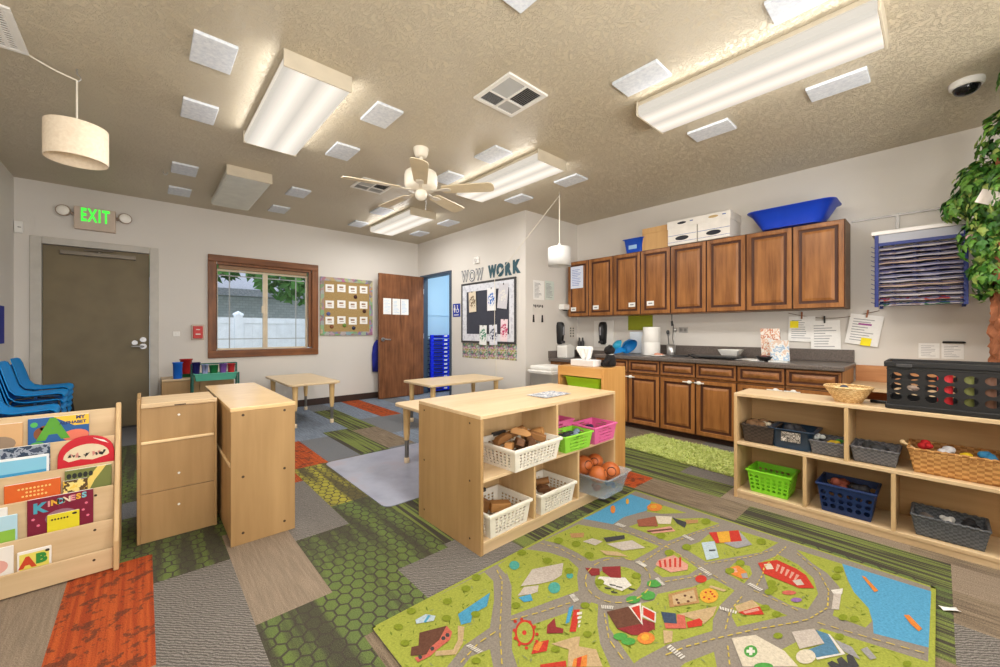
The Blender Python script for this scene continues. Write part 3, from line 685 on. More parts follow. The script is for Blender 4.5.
# ------------------------------------------------------------------ on the bathroom wall (faces -x); local frame: u along -y, z up
def wx(y, z, d=0): return (XW-d, y, z)
def wallX_thing(name, label, cat, y, z, group=None):   # local +x -> world -y, local -y -> world -x
    return thing(name, label, cat, (XW, y, z), -PI/2, group)
t = wallX_thing('restroom_sign', 'square blue restroom sign with white symbols beside the bathroom door', 'sign', 5.218, 1.476)
M_ADA = plain('sign_blue', (28, 56, 160), .4)
m = MB(); m.box((-.1, -.008, -.105), (.1, 0, .105)); m.build('plate', M_ADA, t, bevel=.003)
m = MB()
m.T = Matrix.Translation((0, -.008, 0)) @ Matrix.Rotation(PI/2, 4, 'X')
m.cyl((-.045, .07), .013, 0, .003, 12); m.prism([(-.06, .05), (-.03, .05), (-.018, 0), (-.036, 0), (-.036, -.035), (-.054, -.035), (-.054, 0), (-.072, 0)], .003)
m.cyl((.03, .07), .012, 0, .003, 12); m.prism([(.022, .055), (.036, .055), (.04, .02), (.062, .018), (.075, -.02), (.066, -.024), (.054, .006), (.026, .006)], .003)
m.prism([(.03+.036*math.cos(a), -.008+.036*math.sin(a)) for a in [PI*.75+q*PI*1.15/10 for q in range(11)]]+[(.03+.027*math.cos(a), -.008+.027*math.sin(a)) for a in [PI*.75+q*PI*1.15/10 for q in range(10, -1, -1)]], .003)
m.T = None
m.box((-.06, -.0105, -.082), (.06, -.008, -.07))
m.build('symbols', M_WHITE, t)
# display board
t = wallX_thing('bulletin_board', 'dark bulletin board with white border under the WOW WORK letters', 'board', 4.45, 1.42)
m = MB(); m.box((-.585, -.012, -.43), (.585, -.004, .43)); m.build('black_panel', plain('charcoal_paper', (60, 63, 76), .85), t)
m = MB()
def ringbox(m, w, h, t_, y0, y1):
    for a, c in (((-w, h-t_), (w, h)), ((-w, -h), (w, -h+t_)), ((-w, -h+t_), (-w+t_, h-t_)), ((w-t_, -h+t_), (w, h-t_))): m.box((a[0], y0, a[1]), (c[0], y1, c[1]))
wb = NT('white_scalloped_border'); v = wb.coords((20, 20, 20)); f = wb.noise(v, 1.2, 3); wb.color(wb.ramp(f, [(.35, hexc(196, 198, 210)), (.5, hexc(220, 223, 232))])); wb = wb.set(.7)
ringbox(m, .59, .43, .105, -.018, -.012); m.build('border', wb, t)
m = MB(); ringbox(m, .615, .46, .028, -.025, 0); m.build('frame', M_DGREY, t, bevel=.004)
# letters
LT_OUT = plain('grey_letter', (122, 126, 132), .7); LT_IN = plain('white_letter', (228, 226, 222), .7); LT_D = plain('dark_teal_letter', (52, 86, 98), .7)
for ch, yc, z, first in (('W', 4.99, 1.995, True), ('O', 4.81, 1.985, True), ('W', 4.63, 1.99, True), ('W', 4.335, 2.0, False), ('O', 4.165, 2.0, False), ('R', 4.005, 2.0, False), ('K', 3.845, 2.01, False)):
    m = MB(); m.cur = 0; text_faces(m, ch, .225, (0, -.004, -.003), (.66 if ch == 'W' else .8, 0, 0), (0, 0, 1), (0, -1, 0), .004, .017 if not first else .015)
    if first:
        m.cur = 1; text_faces(m, ch, .225, (0, -.0085, -.003), (.66 if ch == 'W' else .8, 0, 0), (0, 0, 1), (0, -1, 0), .002, -.003)
    o = m.build('letter', [LT_OUT, LT_IN] if first else [LT_D]); place(o, (XW, yc, z), -PI/2)
    pos = {4.99: 'first letter W of the word WOW, pale with a grey outline', 4.81: 'letter O of the word WOW, pale with a grey outline', 4.63: 'last letter W of the word WOW, pale with a grey outline', 4.335: 'dark teal letter W starting the word WORK', 4.165: 'dark teal letter O of the word WORK', 4.005: 'dark teal letter R of the word WORK', 3.845: 'dark teal letter K ending the word WORK'}[yc]
    tag(o, pos, 'letter', 'wall letters above the display board')
# children's pictures pinned on the board
def artmat(name, c, scale, thr=.56, bgc=(238, 238, 234)):
    t = NT('art_'+name); v = t.coords((1, 1, 1)); f = t.noise(v, scale, 4, .6)
    g = t.n('ShaderNodeTexGradient'); g.gradient_type = 'SPHERICAL'; vv = t.coords((11, 11, 9)); t.l(vv, g.inputs['Vector'])
    k = t.math('MULTIPLY', t.ramp(f, [(thr-.04, (0, 0, 0, 1)), (thr, (1, 1, 1, 1))]), t.ramp(g.outputs['Fac'], [(.05, (0, 0, 0, 1)), (.25, (1, 1, 1, 1))]))
    t.color(t.mix(k, hexc(*bgc), hexc(*c))); return t.set(.85)
ART = [(4.775, 1.585, .175, .31, (110, 84, 60), -.05, 'cream picture with brown marks at the upper left of the display board'), (4.33, 1.6, .19, .33, (40, 110, 200), .0, 'white picture with a blue blob at the top middle of the display board'),
       (4.085, 1.63, .2, .35, (226, 224, 220), .12, 'tilted blank white sheet at the upper right of the display board'), (4.52, 1.08, .165, .29, (40, 130, 100), .03, 'white picture with green scribble at the lower left of the board'),
       (4.29, 1.085, .17, .29, (60, 70, 100), -.03, 'white picture with dark scribble at the lower middle of the board'), (4.06, 1.15, .145, .31, (190, 40, 100), .04, 'pink and red picture at the lower right of the display board')]
for k, (y, z, w_, h_, c, tilt, lab) in enumerate(ART):
    m = MB(); m.box((-w_/2, -.0025, -h_/2), (w_/2, -.001, h_/2)); o = m.build('child_picture', artmat('pic%d' % k, c, 30, .52, ((222, 210, 188), (236, 238, 242), (206, 206, 214), (232, 236, 236), (220, 224, 236), (236, 216, 224))[k])); o.location = (XW-.024, y, z); o.rotation_euler = (0, 0, -PI/2)
    o.rotation_euler = (Matrix.Rotation(-PI/2, 3, 'Z') @ Matrix.Rotation(tilt, 3, 'Y')).to_euler(); tag(o, lab, 'picture', 'pictures on the display board')
    m = MB(); m.box((-.006, -.008, -.012), (.006, .0, .014)); o2 = m.build('clip', M_DGREY, o, bevel=.002); o2.location = (0, -.0025, h_/2-.006)
# photo strip below the board
ph = NT('photo_strip'); v = ph.coords((1, 1, 1)); vo = ph.n('ShaderNodeTexVoronoi', Scale=26); ph.l(v, vo.inputs['Vector']); vo.inputs['Randomness'].default_value = .9
nn = ph.noise(v, 15, 3, .6); cc = ph.mix(.25, ph.ramp(nn, [(.36, hexc(34, 40, 34)), (.44, hexc(60, 96, 56)), (.5, hexc(150, 112, 78)), (.56, hexc(214, 206, 190)), (.64, hexc(58, 74, 92))]), vo.outputs['Color']); ph.color(cc); M_PHOTO = ph.set(.4)
for r in range(2):
    for k in range(6):
        m = MB(); m.box((-.1, -.003, -.055), (.1, -.0005, .055)); o = m.build('photo', M_PHOTO); place(o, (XW, 4.96-.206*k, .895-.115*r+(.012 if k > 2 else 0)), -PI/2)
        tag(o, '%s colour photo in the %s row of the strip under the display board' % (('leftmost', 'second', 'third', 'fourth', 'fifth', 'rightmost')[k], ('upper', 'lower')[r]), 'photo', 'photos under the display board')
t = wallX_thing('chime', 'small white wall chime above the WOW letters', 'device', 4.69, 2.21)
m = MB(); m.box((-.06, -.03, -.05), (.06, 0, .055)); m.build('housing', M_WHITE, t, bevel=.01)
m = MB(); m.T = Matrix.Translation((0, -.03, 0)) @ Matrix.Rotation(PI/2, 4, 'X'); m.lathe([(.035, 0), (.03, .006), (.0, .008)], n=18); m.build('sounder', plain('pale_grey_plastic', (205, 202, 198), .5), t)

# ------------------------------------------------------------------ on the bathroom side wall (faces -y)
paper('notice', 'white printed notice left of a second sheet on the wall beside the cabinets', .22, .265, (4.013, YB-.001, 1.7), lines=12, group='notices beside the cabinets')
paper('notice', 'pale green printed notice nearest the left end of the wall cabinets', .19, .265, (4.24, YB-.001, 1.71), lines=12, mat=plain('pale_green_paper', (206, 216, 208), .8), group='notices beside the cabinets')
t = thing('bulb_chart', 'white card with small dark hanging shapes below the two notices', 'card', (4.0, YB, 1.385))
m = MB(); m.box((-.11, -.002, -.13), (.11, 0, .13)); m.build('sheet', plain('pale_sheet', (216, 212, 206), .8), t)
m = MB()
for x, z, w_, h_ in ((-.09, -.075, .02, .05), (.085, -.075, .02, .05)): m.prism([(x-w_, z-h_), (x+w_, z-h_), (x+w_*.6, z+h_), (x-w_*.6, z+h_)], .003, ((0, -.002, 0), (1, 0, 0), (0, 0, 1), (0, -1, 0)))
for k in range(6): m.prism([(-.09+.034*k, .09-.02*(k % 2)), (-.07+.034*k, .085), (-.075+.034*k, .11), (-.092+.034*k, .115)], .003, ((0, -.002, 0), (1, 0, 0), (0, 0, 1), (0, -1, 0)))
m.build('dark_shapes', M_BLACK, t)
t = thing('sanitizer_dispenser', 'small white dispenser on the wall left of the first wall cabinet', 'dispenser', (4.505, YB, 1.475))
m = MB(); m.box((-.07, -.1, -.03), (.07, 0, .05)); m.build('housing', M_WHITE, t, bevel=.015); m = MB(); m.box((-.03, -.09, -.045), (.03, -.04, -.03)); m.build('nozzle', M_DGREY, t, bevel=.006)
def soap(name, label, loc, rz):
    t = thing(name, label, 'dispenser', loc, rz)
    m = MB(); m.loft([[(x*.062*w_, -.001-.085*d_*(1-abs(x)**3), z) for x in [q/6-1 for q in range(13)]]+[(.062*w_, 0, z), (-.062*w_, 0, z)] for z, w_, d_ in ((-.15, .5, .4), (-.13, .8, .75), (-.05, .9, .9), (.05, 1, 1), (.12, 1, 1), (.16, .8, .8), (.17, .4, .5))]); m.build('body', M_BLACK, t)
    m = MB(); m.tube([(0, -.08, .1), (0, -.085, -.02)], .016, 10); m.build('window', plain('grey_clear_window', (120, 120, 126), .2), t)
    m = MB(); m.box((-.03, -.092, -.135), (.03, -.05, -.1)); m.build('push_bar', M_DGREY, t, bevel=.01)
    return t
soap('soap_dispenser', 'black soap dispenser on the short wall beside the sink counter', (4.45, YB, 1.1), 0)
t = soap('soap_dispenser', 'black towel dispenser on a white backing plate behind the counter', (XK-.012, 3.2, 1.1), -PI/2)
m = MB(); m.box((-.16, -.002, -.19), (.16, .012, .19)); m.build('backing_plate', M_WHITE, t, bevel=.004)
t = thing('outlet', 'wall outlet plates by the corner above the white canister', 'outlet', (4.74, YB, 1.12))
m = MB(); m.box((-.06, -.006, -.09), (.06, 0, .09)); m.build('plate', plain('almond_plate', (214, 208, 198), .5), t, bevel=.003)
m = MB()
for x in (-.03, .03):
    for z in (-.055, -.015, .025, .06): m.box((x-.012, -.009, z-.01), (x+.012, -.005, z+.01))
m.build('sockets', M_DGREY, t)
o = paper('poster', 'olive green poster on the wall under the cabinets behind the white canister', .35, .24, (XK-.001, 2.645, 1.27), -PI/2, 'poster', mat=plain('olive_paper', (152, 160, 42), .8), lines=0)
t = thing('outlet', 'grey double outlet on the kitchen wall above the counter', 'outlet', (XK, 2.08, 1.153), -PI/2)
m = MB(); m.box((-.055, -.006, -.035), (.055, 0, .035)); m.build('plate', plain('grey_plate', (176, 174, 172), .4), t, bevel=.003)
m = MB(); m.box((-.04, -.009, -.018), (-.008, -.005, .018)); m.box((.008, -.009, -.018), (.04, -.005, .018)); m.build('sockets', plain('mid_grey', (140, 138, 136), .5), t)

# ------------------------------------------------------------------ kitchen cabinets. local frame of each: x along -y world, -y towards the room
def panel_door(m, x0, x1, z0, z1, y, t_=.02, st=.055):
    """raised-panel front on the local -y side; rings of inset/depth give the moulded profile"""
    prof = [(0, 0), (0, -t_+.004), (.004, -t_), (st*.72, -t_), (st*.8, -t_+.007), (st, -t_+.009), (st+.014, -t_+.009), (st+.036, -t_+.001), (st+.038, -t_+.001)]
    rings = [[(x0+i, y+d, z0+i), (x1-i, y+d, z0+i), (x1-i, y+d, z1-i), (x0+i, y+d, z1-i)] for i, d in prof]
    keep = m.cur; m.cur = 1; m.loft(rings[:3], True, False, smooth=False); m.cur = keep; m.loft(rings[2:5], True, False, smooth=False); m.cur = 1; m.loft(rings[4:7], True, False, smooth=False); m.cur = keep; m.loft(rings[6:], True, True, smooth=False)
DOORY = [3.593, 3.237, 2.853, 2.468, 2.093, 1.698, 1.315, .926, .548]
ULAB = ['brown wall cabinet at the far left with a pale notice on its door', 'brown wall cabinet under the blue bin and the cardboard box', 'brown wall cabinet under the two white storage boxes', 'brown wall cabinet at the right end under the blue tub']
STK = {0: (.1, .08), 1: (.12, .09), 2: (.27, .1), 3: (.13, .105)}
for q in range(4):
    y1, y0 = DOORY[2*q], DOORY[2*q+2]; wd = y1-y0
    t = thing('wall_cabinet', ULAB[q], 'cabinet', (XK, (y1+y0)/2, 1.343), -PI/2, 'row of wall cabinets over the counter')
    m = MB(); m.box((-wd/2+.001, -.3, 0), (wd/2-.001, 0, .787)); m.build('body', M_CABSIDE if q == 3 else M_CHERRY, t)
    for j in range(2):
        a = (y1+y0)/2-DOORY[2*q+j]; b = (y1+y0)/2-DOORY[2*q+j+1]
        m = MB(); panel_door(m, a+.003, b-.003, .006, .782, -.301); dd = m.build('cabinet_door', [M_CHERRY, M_GLAZE], t)
        if 2*q+j in STK:
            sx, sz = STK[2*q+j]
            m = MB(); m.box((a+sx-.045, -.3235, sz), (a+sx+.045, -.3222, sz+.055)); m.cur = 1; m.box((a+sx-.025, -.3242, sz+.02), (a+sx+.025, -.3235, sz+.035)); m.build('sticker', [M_PAPER, GREYP], dd)
paper('notice', 'pale blue printed notice taped on the leftmost wall cabinet door', .215, .31, (4.5535, 3.43, 1.9), -PI/2, lines=10, mat=plain('pale_lilac_paper', (214, 222, 240), .8), ink=plain('blue_print', (120, 140, 200), .8))

CT = NT('brown_speckled_laminate'); v = CT.coords(); f = CT.noise(v, 150, 3, .7); CT.color(CT.ramp(f, [(.35, hexc(70, 62, 58)), (.65, hexc(122, 112, 106))])); M_CT = CT.set(.35, 0, .5)
BC = [(2.9, 2.452), (2.452, 2.066), (2.066, 1.685), (1.685, 1.301), (1.301, .914), (.914, .525)]
BLAB = ['brown base cabinet partly hidden behind the amber tray cabinet', 'brown base cabinet with a white child lock just right of the tray cabinet', 'brown base cabinet at the middle with its lock at the right of the door', 'brown base cabinet left of the long toy shelf with its lock at the left', 'brown base cabinet behind the left half of the long toy shelf', 'brown base cabinet at the right end of the counter']
for q, (y1, y0) in enumerate(BC):
    wd = y1-y0
    t = thing('base_cabinet', BLAB[q], 'cabinet', (XK, (y1+y0)/2, 0), -PI/2, 'row of base cabinets under the counter')
    m = MB(); m.box((-wd/2+.001, -.62, .06), (wd/2-.001, -.001, .808)); m.build('body', M_CHERRY if q < 5 else wood('tan_cabinet_side', (150, 104, 62), (196, 148, 98), 'z', .45), t)
    m = MB(); m.box((-wd/2+.001, -.57, 0), (wd/2-.001, -.01, .06)); m.build('toe_kick', plain('dark_toe_kick', (60, 36, 24), .6), t)
    m = MB(); panel_door(m, -wd/2+.004, wd/2-.004, .655, .802, -.621, .02, .03); m.build('drawer', [M_CHERRYH, M_GLAZE], t)
    m = MB(); panel_door(m, -wd/2+.004, wd/2-.004, .068, .635, -.621); dd = m.build('cabinet_door', [M_CHERRY, M_GLAZE], t)
    if q in (1, 2, 3, 4, 5):
        sx = {1: -wd/2+.035, 2: wd/2-.06, 3: -wd/2+.035, 4: wd/2-.07, 5: -wd/2+.06}[q]
        m = MB(); m.T = Matrix.Translation((sx, -.642, .605)) @ Matrix.Rotation(PI/2, 4, 'X'); m.lathe([(.024, 0), (.024, .012), (.015, .02), (.0, .021)], n=16, sy=.75); m.T = None
        m.box((sx-.07, -.65, .6), (sx+.05, -.644, .61)); m.build('child_lock', M_WHITE, dd)
ct = thing('countertop', 'long brown speckled laminate countertop with a backsplash', 'countertop', (4.545, 1.71, .808), kind=None)
m = MB(); m.box((-.335, -1.2, 0), (.334, 1.19, .042)); m.build('worktop', M_CT, ct, bevel=.008)
m = MB(); m.box((.312, -1.19, .042), (.334, .75, .158)); m.build('backsplash', M_CT, ct, bevel=.004)
ct = thing('sink_counter', 'lower counter section by the corner below the black dispenser', 'countertop', (4.545, 3.285, 0))
m = MB(); m.box((-.335, -.38, .72), (.334, .381, .76)); m.build('worktop', M_CT, ct, bevel=.008)
m = MB(); m.box((-.335, .361, .76), (.334, .381, .86)); m.box((.312, -.38, .76), (.334, .36, .86)); m.build('backsplash', M_CT, ct)
m = MB(); m.box((-.28, -.38, 0), (.33, .38, .719)); m.build('apron', M_CHERRY, ct)

# wooden low shelf right of the base cabinets
t = thing('wooden_shelf', 'low wooden shelf against the wall right of the base cabinets', 'shelf', (4.56, .19, 0))
TANW = wood('tan_shelf_wood', (168, 112, 70), (204, 150, 104), 'y', .5)
m = MB(); m.box((-.3, -.32, .66), (.3, .32, .685)); m.build('shelf_board', M_BIRCHY, t, bevel=.002)
m = MB(); m.box((.301, -.32, .1), (.318, .32, .83)); m.build('back_panel', TANW, t)
for y in (-.32, .305): m = MB(); m.box((-.3, y, 0), (.3, y+.015, .66)); m.build('side_panel', TANW, t)
m = MB(); m.box((-.3, -.305, .3), (.3, .305, .32)); m.build('lower_board', TANW, t)

def printmat(name, cs, scale):
    t = NT('print_'+name); v = t.coords(); f = t.noise(v, scale, 3, .6); t.color(t.ramp(f, [(.32+.36*i/len(cs), hexc(*c)) for i, c in enumerate(cs)], 'CONSTANT')); return t.set(.6)
# ------------------------------------------------------------------ on the countertop (top z .85)
Z = .85
t = thing('canister', 'tall white stacked canister on the counter before the green poster', 'canister', (4.6, 2.345, Z))
m = MB(); m.lathe([(.1, 0), (.1, .005), (.1, .15), (.097, .155), (.1, .16), (.1, .33), (.092, .338), (.0, .34)], n=32); m.build('body', M_WHITE, t)
t = thing('cutting_board', 'white board standing on the counter left of the white canister', 'board', (4.7, 2.6, Z))
m = MB(); m.box((-.01, -.09, 0), (.01, .09, .28)); m.build('board', plain('pale_blue_white', (218, 228, 238), .4), t, bevel=.01)
t = thing('water_bottle', 'slim white bottle between the white board and the canister', 'bottle', (4.66, 2.475, Z)); m = MB(); m.lathe([(.03, 0), (.032, .01), (.032, .2), (.015, .24), (.015, .28), (0, .282)], n=16); m.build('body', M_WHITE, t)
M_BLUEB = plain('bright_blue_plastic', (24, 128, 204), .35); M_TEALB = plain('teal_plastic', (30, 150, 190), .35)
def bowl(label, loc, r, mt, rx, rz):
    t = thing('bowl', label, 'bowl', loc, rz, 'blue bowls on the counter'); m = MB(); m.T = Matrix.Translation((0, 0, 1.05*r*abs(math.sin(rx))+.004)) @ Matrix.Rotation(rx, 4, 'X')
    m.lathe([(r*.35, -r*.75), (r*.8, -r*.45), (r, 0), (r*1.04, .0), (r*.97, .0), (r*.76, -r*.42), (r*.2, -r*.68)], n=24); m.build('body', mt, t); return t
bowl('teal bowl tipped on its side at the left of the blue bowls', (4.5, 2.74, Z), .088, M_TEALB, 1.9, .9)
bowl('blue bowl tipped over beside the white board on the counter', (4.5, 2.58, Z), .105, M_BLUEB, 2.2, -.3)
bowl('blue bowl lying before the tipped bowls on the counter', (4.42, 2.66, Z), .08, M_BLUEB, 2.9, .5)
t = thing('utensil_holder', 'wire holder of metal kitchen utensils right of the white canister', 'utensils', (4.66, 2.13, Z))
m = MB(); m.lathe([(.045, 0), (.05, .01), (.05, .13), (.047, .13), (.045, .01), (0, .008)], n=16); m.build('cup', M_STEEL, t)
for k, (a, b, h) in enumerate(((-.03, .02, .26), (.02, -.03, .29), (.0, .03, .24))):
    m = MB(); m.tube([(a*.4, b*.4, .01), (a, b, h*.7), (a*1.2, b*1.2, h)], .005, 6); m.ball((a*1.2, b*1.2, h+.015), .02, 10, 1.3); m.build('utensil', M_STEEL if k else M_DGREY, t)
t = thing('charger_cord', 'black charger cord hanging from under the cabinets to the counter', 'cord', (4.72, 2.13, Z)); m = MB()
m.tube([(.0, .02, .49), (0, .02, .42), (.0, .0, .36), (.0, .01, .2), (-.02, -.02, .08), (-.06, -.05, .008), (-.1, -.13, .006)], .005, 6); m.tube([(0, .02, .41), (0, .015, .35)], .013, 8); m.build('cable', M_BLACK, t)
t = thing('plate', 'small plate of pinkish food at the front of the counter', 'plate', (4.4, 2.17, Z)); m = MB(); m.lathe([(.05, 0), (.09, .012), (.088, .016), (.04, .006), (0, .005)], n=24); m.build('dish', M_WHITE, t)
m = MB(); m.ball((.0, .0, .02), .04, 10, .5); m.ball((.03, -.03, .018), .025, 10, .5); m.build('food', plain('pinkish_food', (206, 148, 126), .6), t)
t = thing('griddle', 'flat black griddle on the counter', 'griddle', (4.46, 1.56, Z)); m = MB(); m.box((-.12, -.22, .012), (.12, .22, .03)); m.build('plate', M_BLACK, t, bevel=.008)
m = MB(); m.tube([(-.05, .22, .02), (-.05, .27, .03), (.05, .27, .03), (.05, .22, .02)], .008, 6); m.build('handle', M_BLACK, t); m = MB(); m.tube([(-.05, -.22, .02), (-.05, -.26, .03), (.05, -.26, .03), (.05, -.22, .02)], .008, 6); m.build('handle', M_BLACK, t)
m = MB()
for x in (-.1, .1):
    for y in (-.19, .19): m.cyl((x, y), .012, 0, .013, 8)
m.build('feet', M_BLACK, t)
t = thing('bowl', 'white square bowl behind the black griddle', 'bowl', (4.7, 1.5, Z)); m = MB(); m.loft([[(s*x, s*y, z) for x, y in ((-1, -1), (1, -1), (1, 1), (-1, 1))] for s, z in ((.05, 0), (.06, .005), (.1, .09), (.094, .09), (.055, .012))]); m.build('body', M_WHITE, t, bevel=.006)
t = thing('paper_stack', 'loose white papers lying on the counter beside the griddle', 'papers', (4.5, 1.23, Z)); m = MB()
for k in range(5): m.T = Matrix.Rotation(.12*k-.2, 4, 'Z'); m.box((-.1, -.14, .002*k), (.1, .14, .002*k+.0015))
m.build('sheets', M_PAPER, t)
t = thing('cable_coil', 'thin dark cable coiled on the counter', 'cable', (4.42, 1.93, Z)); m = MB(); m.tube([(.05*math.cos(a)*(1+.2*math.sin(a*.7)), .1*math.sin(a), .006+.002*a/3) for a in [q*.35 for q in range(40)]], .004, 6); m.build('wire', M_DGREY, t)
t = thing('bowl', 'small dark bowl with red contents at the front of the counter', 'bowl', (4.42, 1.12, Z)); m = MB(); m.lathe([(.035, 0), (.06, .03), (.07, .05), (.066, .05), (.03, .02), (0, .018)], n=20); m.build('body', M_BLACK, t); m = MB(); m.ball((0, 0, .035), .045, 10, .5); m.build('contents', plain('dark_red_food', (120, 40, 40), .6), t)
def card_stand(label, y, w_, h_, mt, x):
    t = thing('card_stand', label, 'card', (x, y, Z), -PI/2); m = MB(); m.prism([(-.05, 0), (.05, 0), (.045, .01), (.0, h_), (-.008, h_), (.03, .012), (-.05, .012)], w_, ((-w_/2, 0, 0), (0, 1, 0), (0, 0, 1), (1, 0, 0))); m.build('stand', plain('clear_acrylic', (214, 216, 214), .2), t)
    m = MB(); m.T = Matrix.Translation((0, .0, 0)); s = .0
    m.loft([[(-w_/2, .028, .015), (w_/2, .028, .015), (w_/2, .031, .015), (-w_/2, .031, .015)], [(-w_/2, -.012, h_+.004), (w_/2, -.012, h_+.004), (w_/2, -.009, h_+.004), (-w_/2, -.009, h_+.004)]], smooth=False); m.build('sheet', mt, t)
card_stand('flyer with orange pictures standing at the front of the counter', 1.09, .16, .31, printmat('flyer', [(238, 230, 222), (230, 190, 164), (240, 236, 230), (206, 140, 110), (238, 222, 206), (236, 232, 226)], 14), 4.50)
card_stand('shorter flyer with a blue picture before the orange flyer', .995, .15, .2, printmat('flyer2', [(232, 234, 238), (170, 196, 222), (240, 240, 240), (230, 206, 188), (236, 236, 236)], 12), 4.40)
# on the lower sink counter
t = thing('towel_box', 'white boxy paper towel holder on the low sink counter', 'box', (4.45, 3.545, .7605)); m = MB(); m.prism([(-.09, 0), (.09, 0), (.09, .16), (.02, .19), (-.09, .175)], .18, ((.0, -.09, 0), (1, 0, 0), (0, 0, 1), (0, 1, 0))); m.build('body', M_WHITE, t, bevel=.012)
for k, y in enumerate((3.57, 3.51)):
    t = thing('soap_bottle', ['dark bottle in the corner of the sink counter', 'second dark bottle beside the corner on the sink counter'][k], 'bottle', (4.80, y-.1*0, .76)); m = MB(); m.lathe([(.022, 0), (.024, .01), (.024, .22), (.012, .25), (.012, .28), (.0, .285)], n=14); m.build('body', M_DGREY, t)

# ------------------------------------------------------------------ hanging papers and string on the kitchen wall
t = thing('string_line', 'thin brown string strung along the wall under the right wall cabinet', 'string', (XK, .69, 1.31)); m = MB(); m.tube([(-.006, .335-.67*u, .012-.06*math.sin(PI*u)+.0*u) for u in [q/14 for q in range(15)]], .003, 6); m.build('cord', plain('brown_string', (110, 84, 60), .8), t)
for k, (y, z, w_, h_, tilt, lab) in enumerate(((.915, 1.16, .215, .25, .02, 'white sheet with a yellow note hanging left on the string'), (.73, 1.095, .225, .29, -.03, 'white printed sheet hung by a black clip at the middle of the string'), (.455, 1.15, .225, .275, .16, 'tilted white sheet with purple line and yellow note at the string end'))):
    o = paper('hanging_paper', lab, w_, h_, (XK-.012-.004*k, y, z), 0, lines=9, group='papers hung on the string'); o.rotation_euler = (Matrix.Rotation(-PI/2, 3, 'Z') @ Matrix.Rotation(tilt, 3, 'Y')).to_euler()
    if k != 1:
        m = MB(); m.box((-.035, -.003, -.04), (.035, -.0018, .03)); s = m.build('sticky_note', M_YEL, o); s.location = ((-.06, 0, .05) if k == 0 else (.03, 0, -.1))
    if k == 2: m = MB(); m.box((-.045, -.0035, -.008), (.045, -.0018, .008)); s = m.build('purple_line', plain('purple_ink', (160, 70, 150), .7), o); s.location = (0, 0, .05)
    m = MB(); m.box((-.006, -.012, -.035), (.006, .006, .035)); s = m.build('clothespin', M_BLACK if k == 1 else plain('wood_peg', (150, 96, 66), .6), o, bevel=.002); s.location = (.0, 0, h_/2+.01)

# ------------------------------------------------------------------ on top of the wall cabinets (z 2.13)
ZT = 2.131
def tray(m, w0, d0, w1, d1, h, th=.006, rim=.015, cr=.03):
    def rr(w, d, r=cr):
        pts = []
        for cx, cy, a0 in ((w/2-r, d/2-r, 0), (-w/2+r, d/2-r, PI/2), (-w/2+r, -d/2+r, PI), (w/2-r, -d/2+r, 1.5*PI)):
            for q in range(5): a = a0+q*PI/8; pts.append((cx+r*math.cos(a), cy+r*math.sin(a)))
        return pts
    rings = [[(x, y, z) for x, y in rr(w, d)] for w, d, z in ((w0, d0, 0), (w0+(w1-w0)*.98, d0+(d1-d0)*.98, h*.97), (w1+rim*2, d1+rim*2, h*.97), (w1+rim*2, d1+rim*2, h), (w1-th*2, d1-th*2, h), (w0-th*2, d0-th*2, th))]
    m.loft(rings)
t = thing('storage_bin', 'small blue plastic bin on top of the wall cabinets', 'bin', (4.68, 2.57, ZT)); m = MB(); tray(m, .22, .21, .25, .26, .17); m.build('body', plain('blue_bin_plastic', (22, 76, 190), .35), t)
m = MB(); m.box((-.119, -.05, .04), (-.114, .06, .09)); m.build('label', plain('pale_blue_label', (150, 190, 230), .6), t)
CARDB = wood('cardboard', (190, 148, 98), (214, 174, 120), 'z', .8, .6)
t = thing('cardboard_box', 'open tan cardboard box on top of the wall cabinets', 'box', (4.7, 2.29, ZT))
m = MB()
for a, b in (((-.12, -.165, 0), (-.114, .165, .26)), ((.114, -.165, 0), (.12, .165, .26)), ((-.114, -.165, 0), (.114, -.159, .24)), ((-.114, .159, 0), (.114, .165, .24)), ((-.114, -.159, 0), (.114, .159, .006))): m.box(a, b)
m.build('body', CARDB, t); m = MB(); m.loft([[(-.12, -.165, .26), (-.12, .165, .26), (-.114, .165, .26), (-.114, -.165, .26)], [(-.18, -.15, .2), (-.18, .15, .2), (-.176, .15, .197), (-.176, -.15, .197)]], smooth=False) if 0 else m.box((-.126, -.16, .2), (-.121, .16, .265)); m.build('flap', CARDB, t)
M_BOXW = plain('white_cardboard', (234, 230, 224), .7); INK = plain('black_ink', (44, 46, 54), .7); BLUEI = plain('blue_ink', (60, 96, 170), .7)
def storage_box(label, y, w_, cut):
    t = thing('storage_box', label, 'box', (4.71, y, ZT), -PI/2, 'white storage boxes on the cabinets')
    d = .34; m = MB(); m.box((-w_/2+.006, -.17+.004, 0), (w_/2-.006, d/2-.004, .21)); m.build('body', M_BOXW, t, bevel=.002)
    m = MB(); m.box((-w_/2, -.172, .19), (w_/2, d/2, .275)); m.build('lid', M_BOXW, t, bevel=.003)
    m = MB(); el = lambda cx, cz, rx, rz: [(cx+rx*math.cos(q*PI/10), cz+rz*math.sin(q*PI/10)) for q in range(20)]
    fr_ = lambda yy: ((0, yy, 0), (1, 0, 0), (0, 0, 1), (0, -1, 0))
    m.prism(el(0, .07, .075, .026), .001, fr_(-.166)); m.build('print', INK, t)
    m = MB(); m.box((-w_/2+.006, -.1672, .105), (w_/2-.006, -.166, .109)); m.box((.09, -.1732, .24), (.125, -.172, .25)); m.box((-w_/2+.006, -.1672, .03), (w_/2-.006, -.166, .033)); m.build('blue_lines', BLUEI, t)
    m = MB(); m.prism(el(0, .24, .05, .014), .001, fr_(-.172)); m.build('hand_hole', cut, t); return t
storage_box('white lidded storage box beside the cardboard box', 1.955, .335, INK)
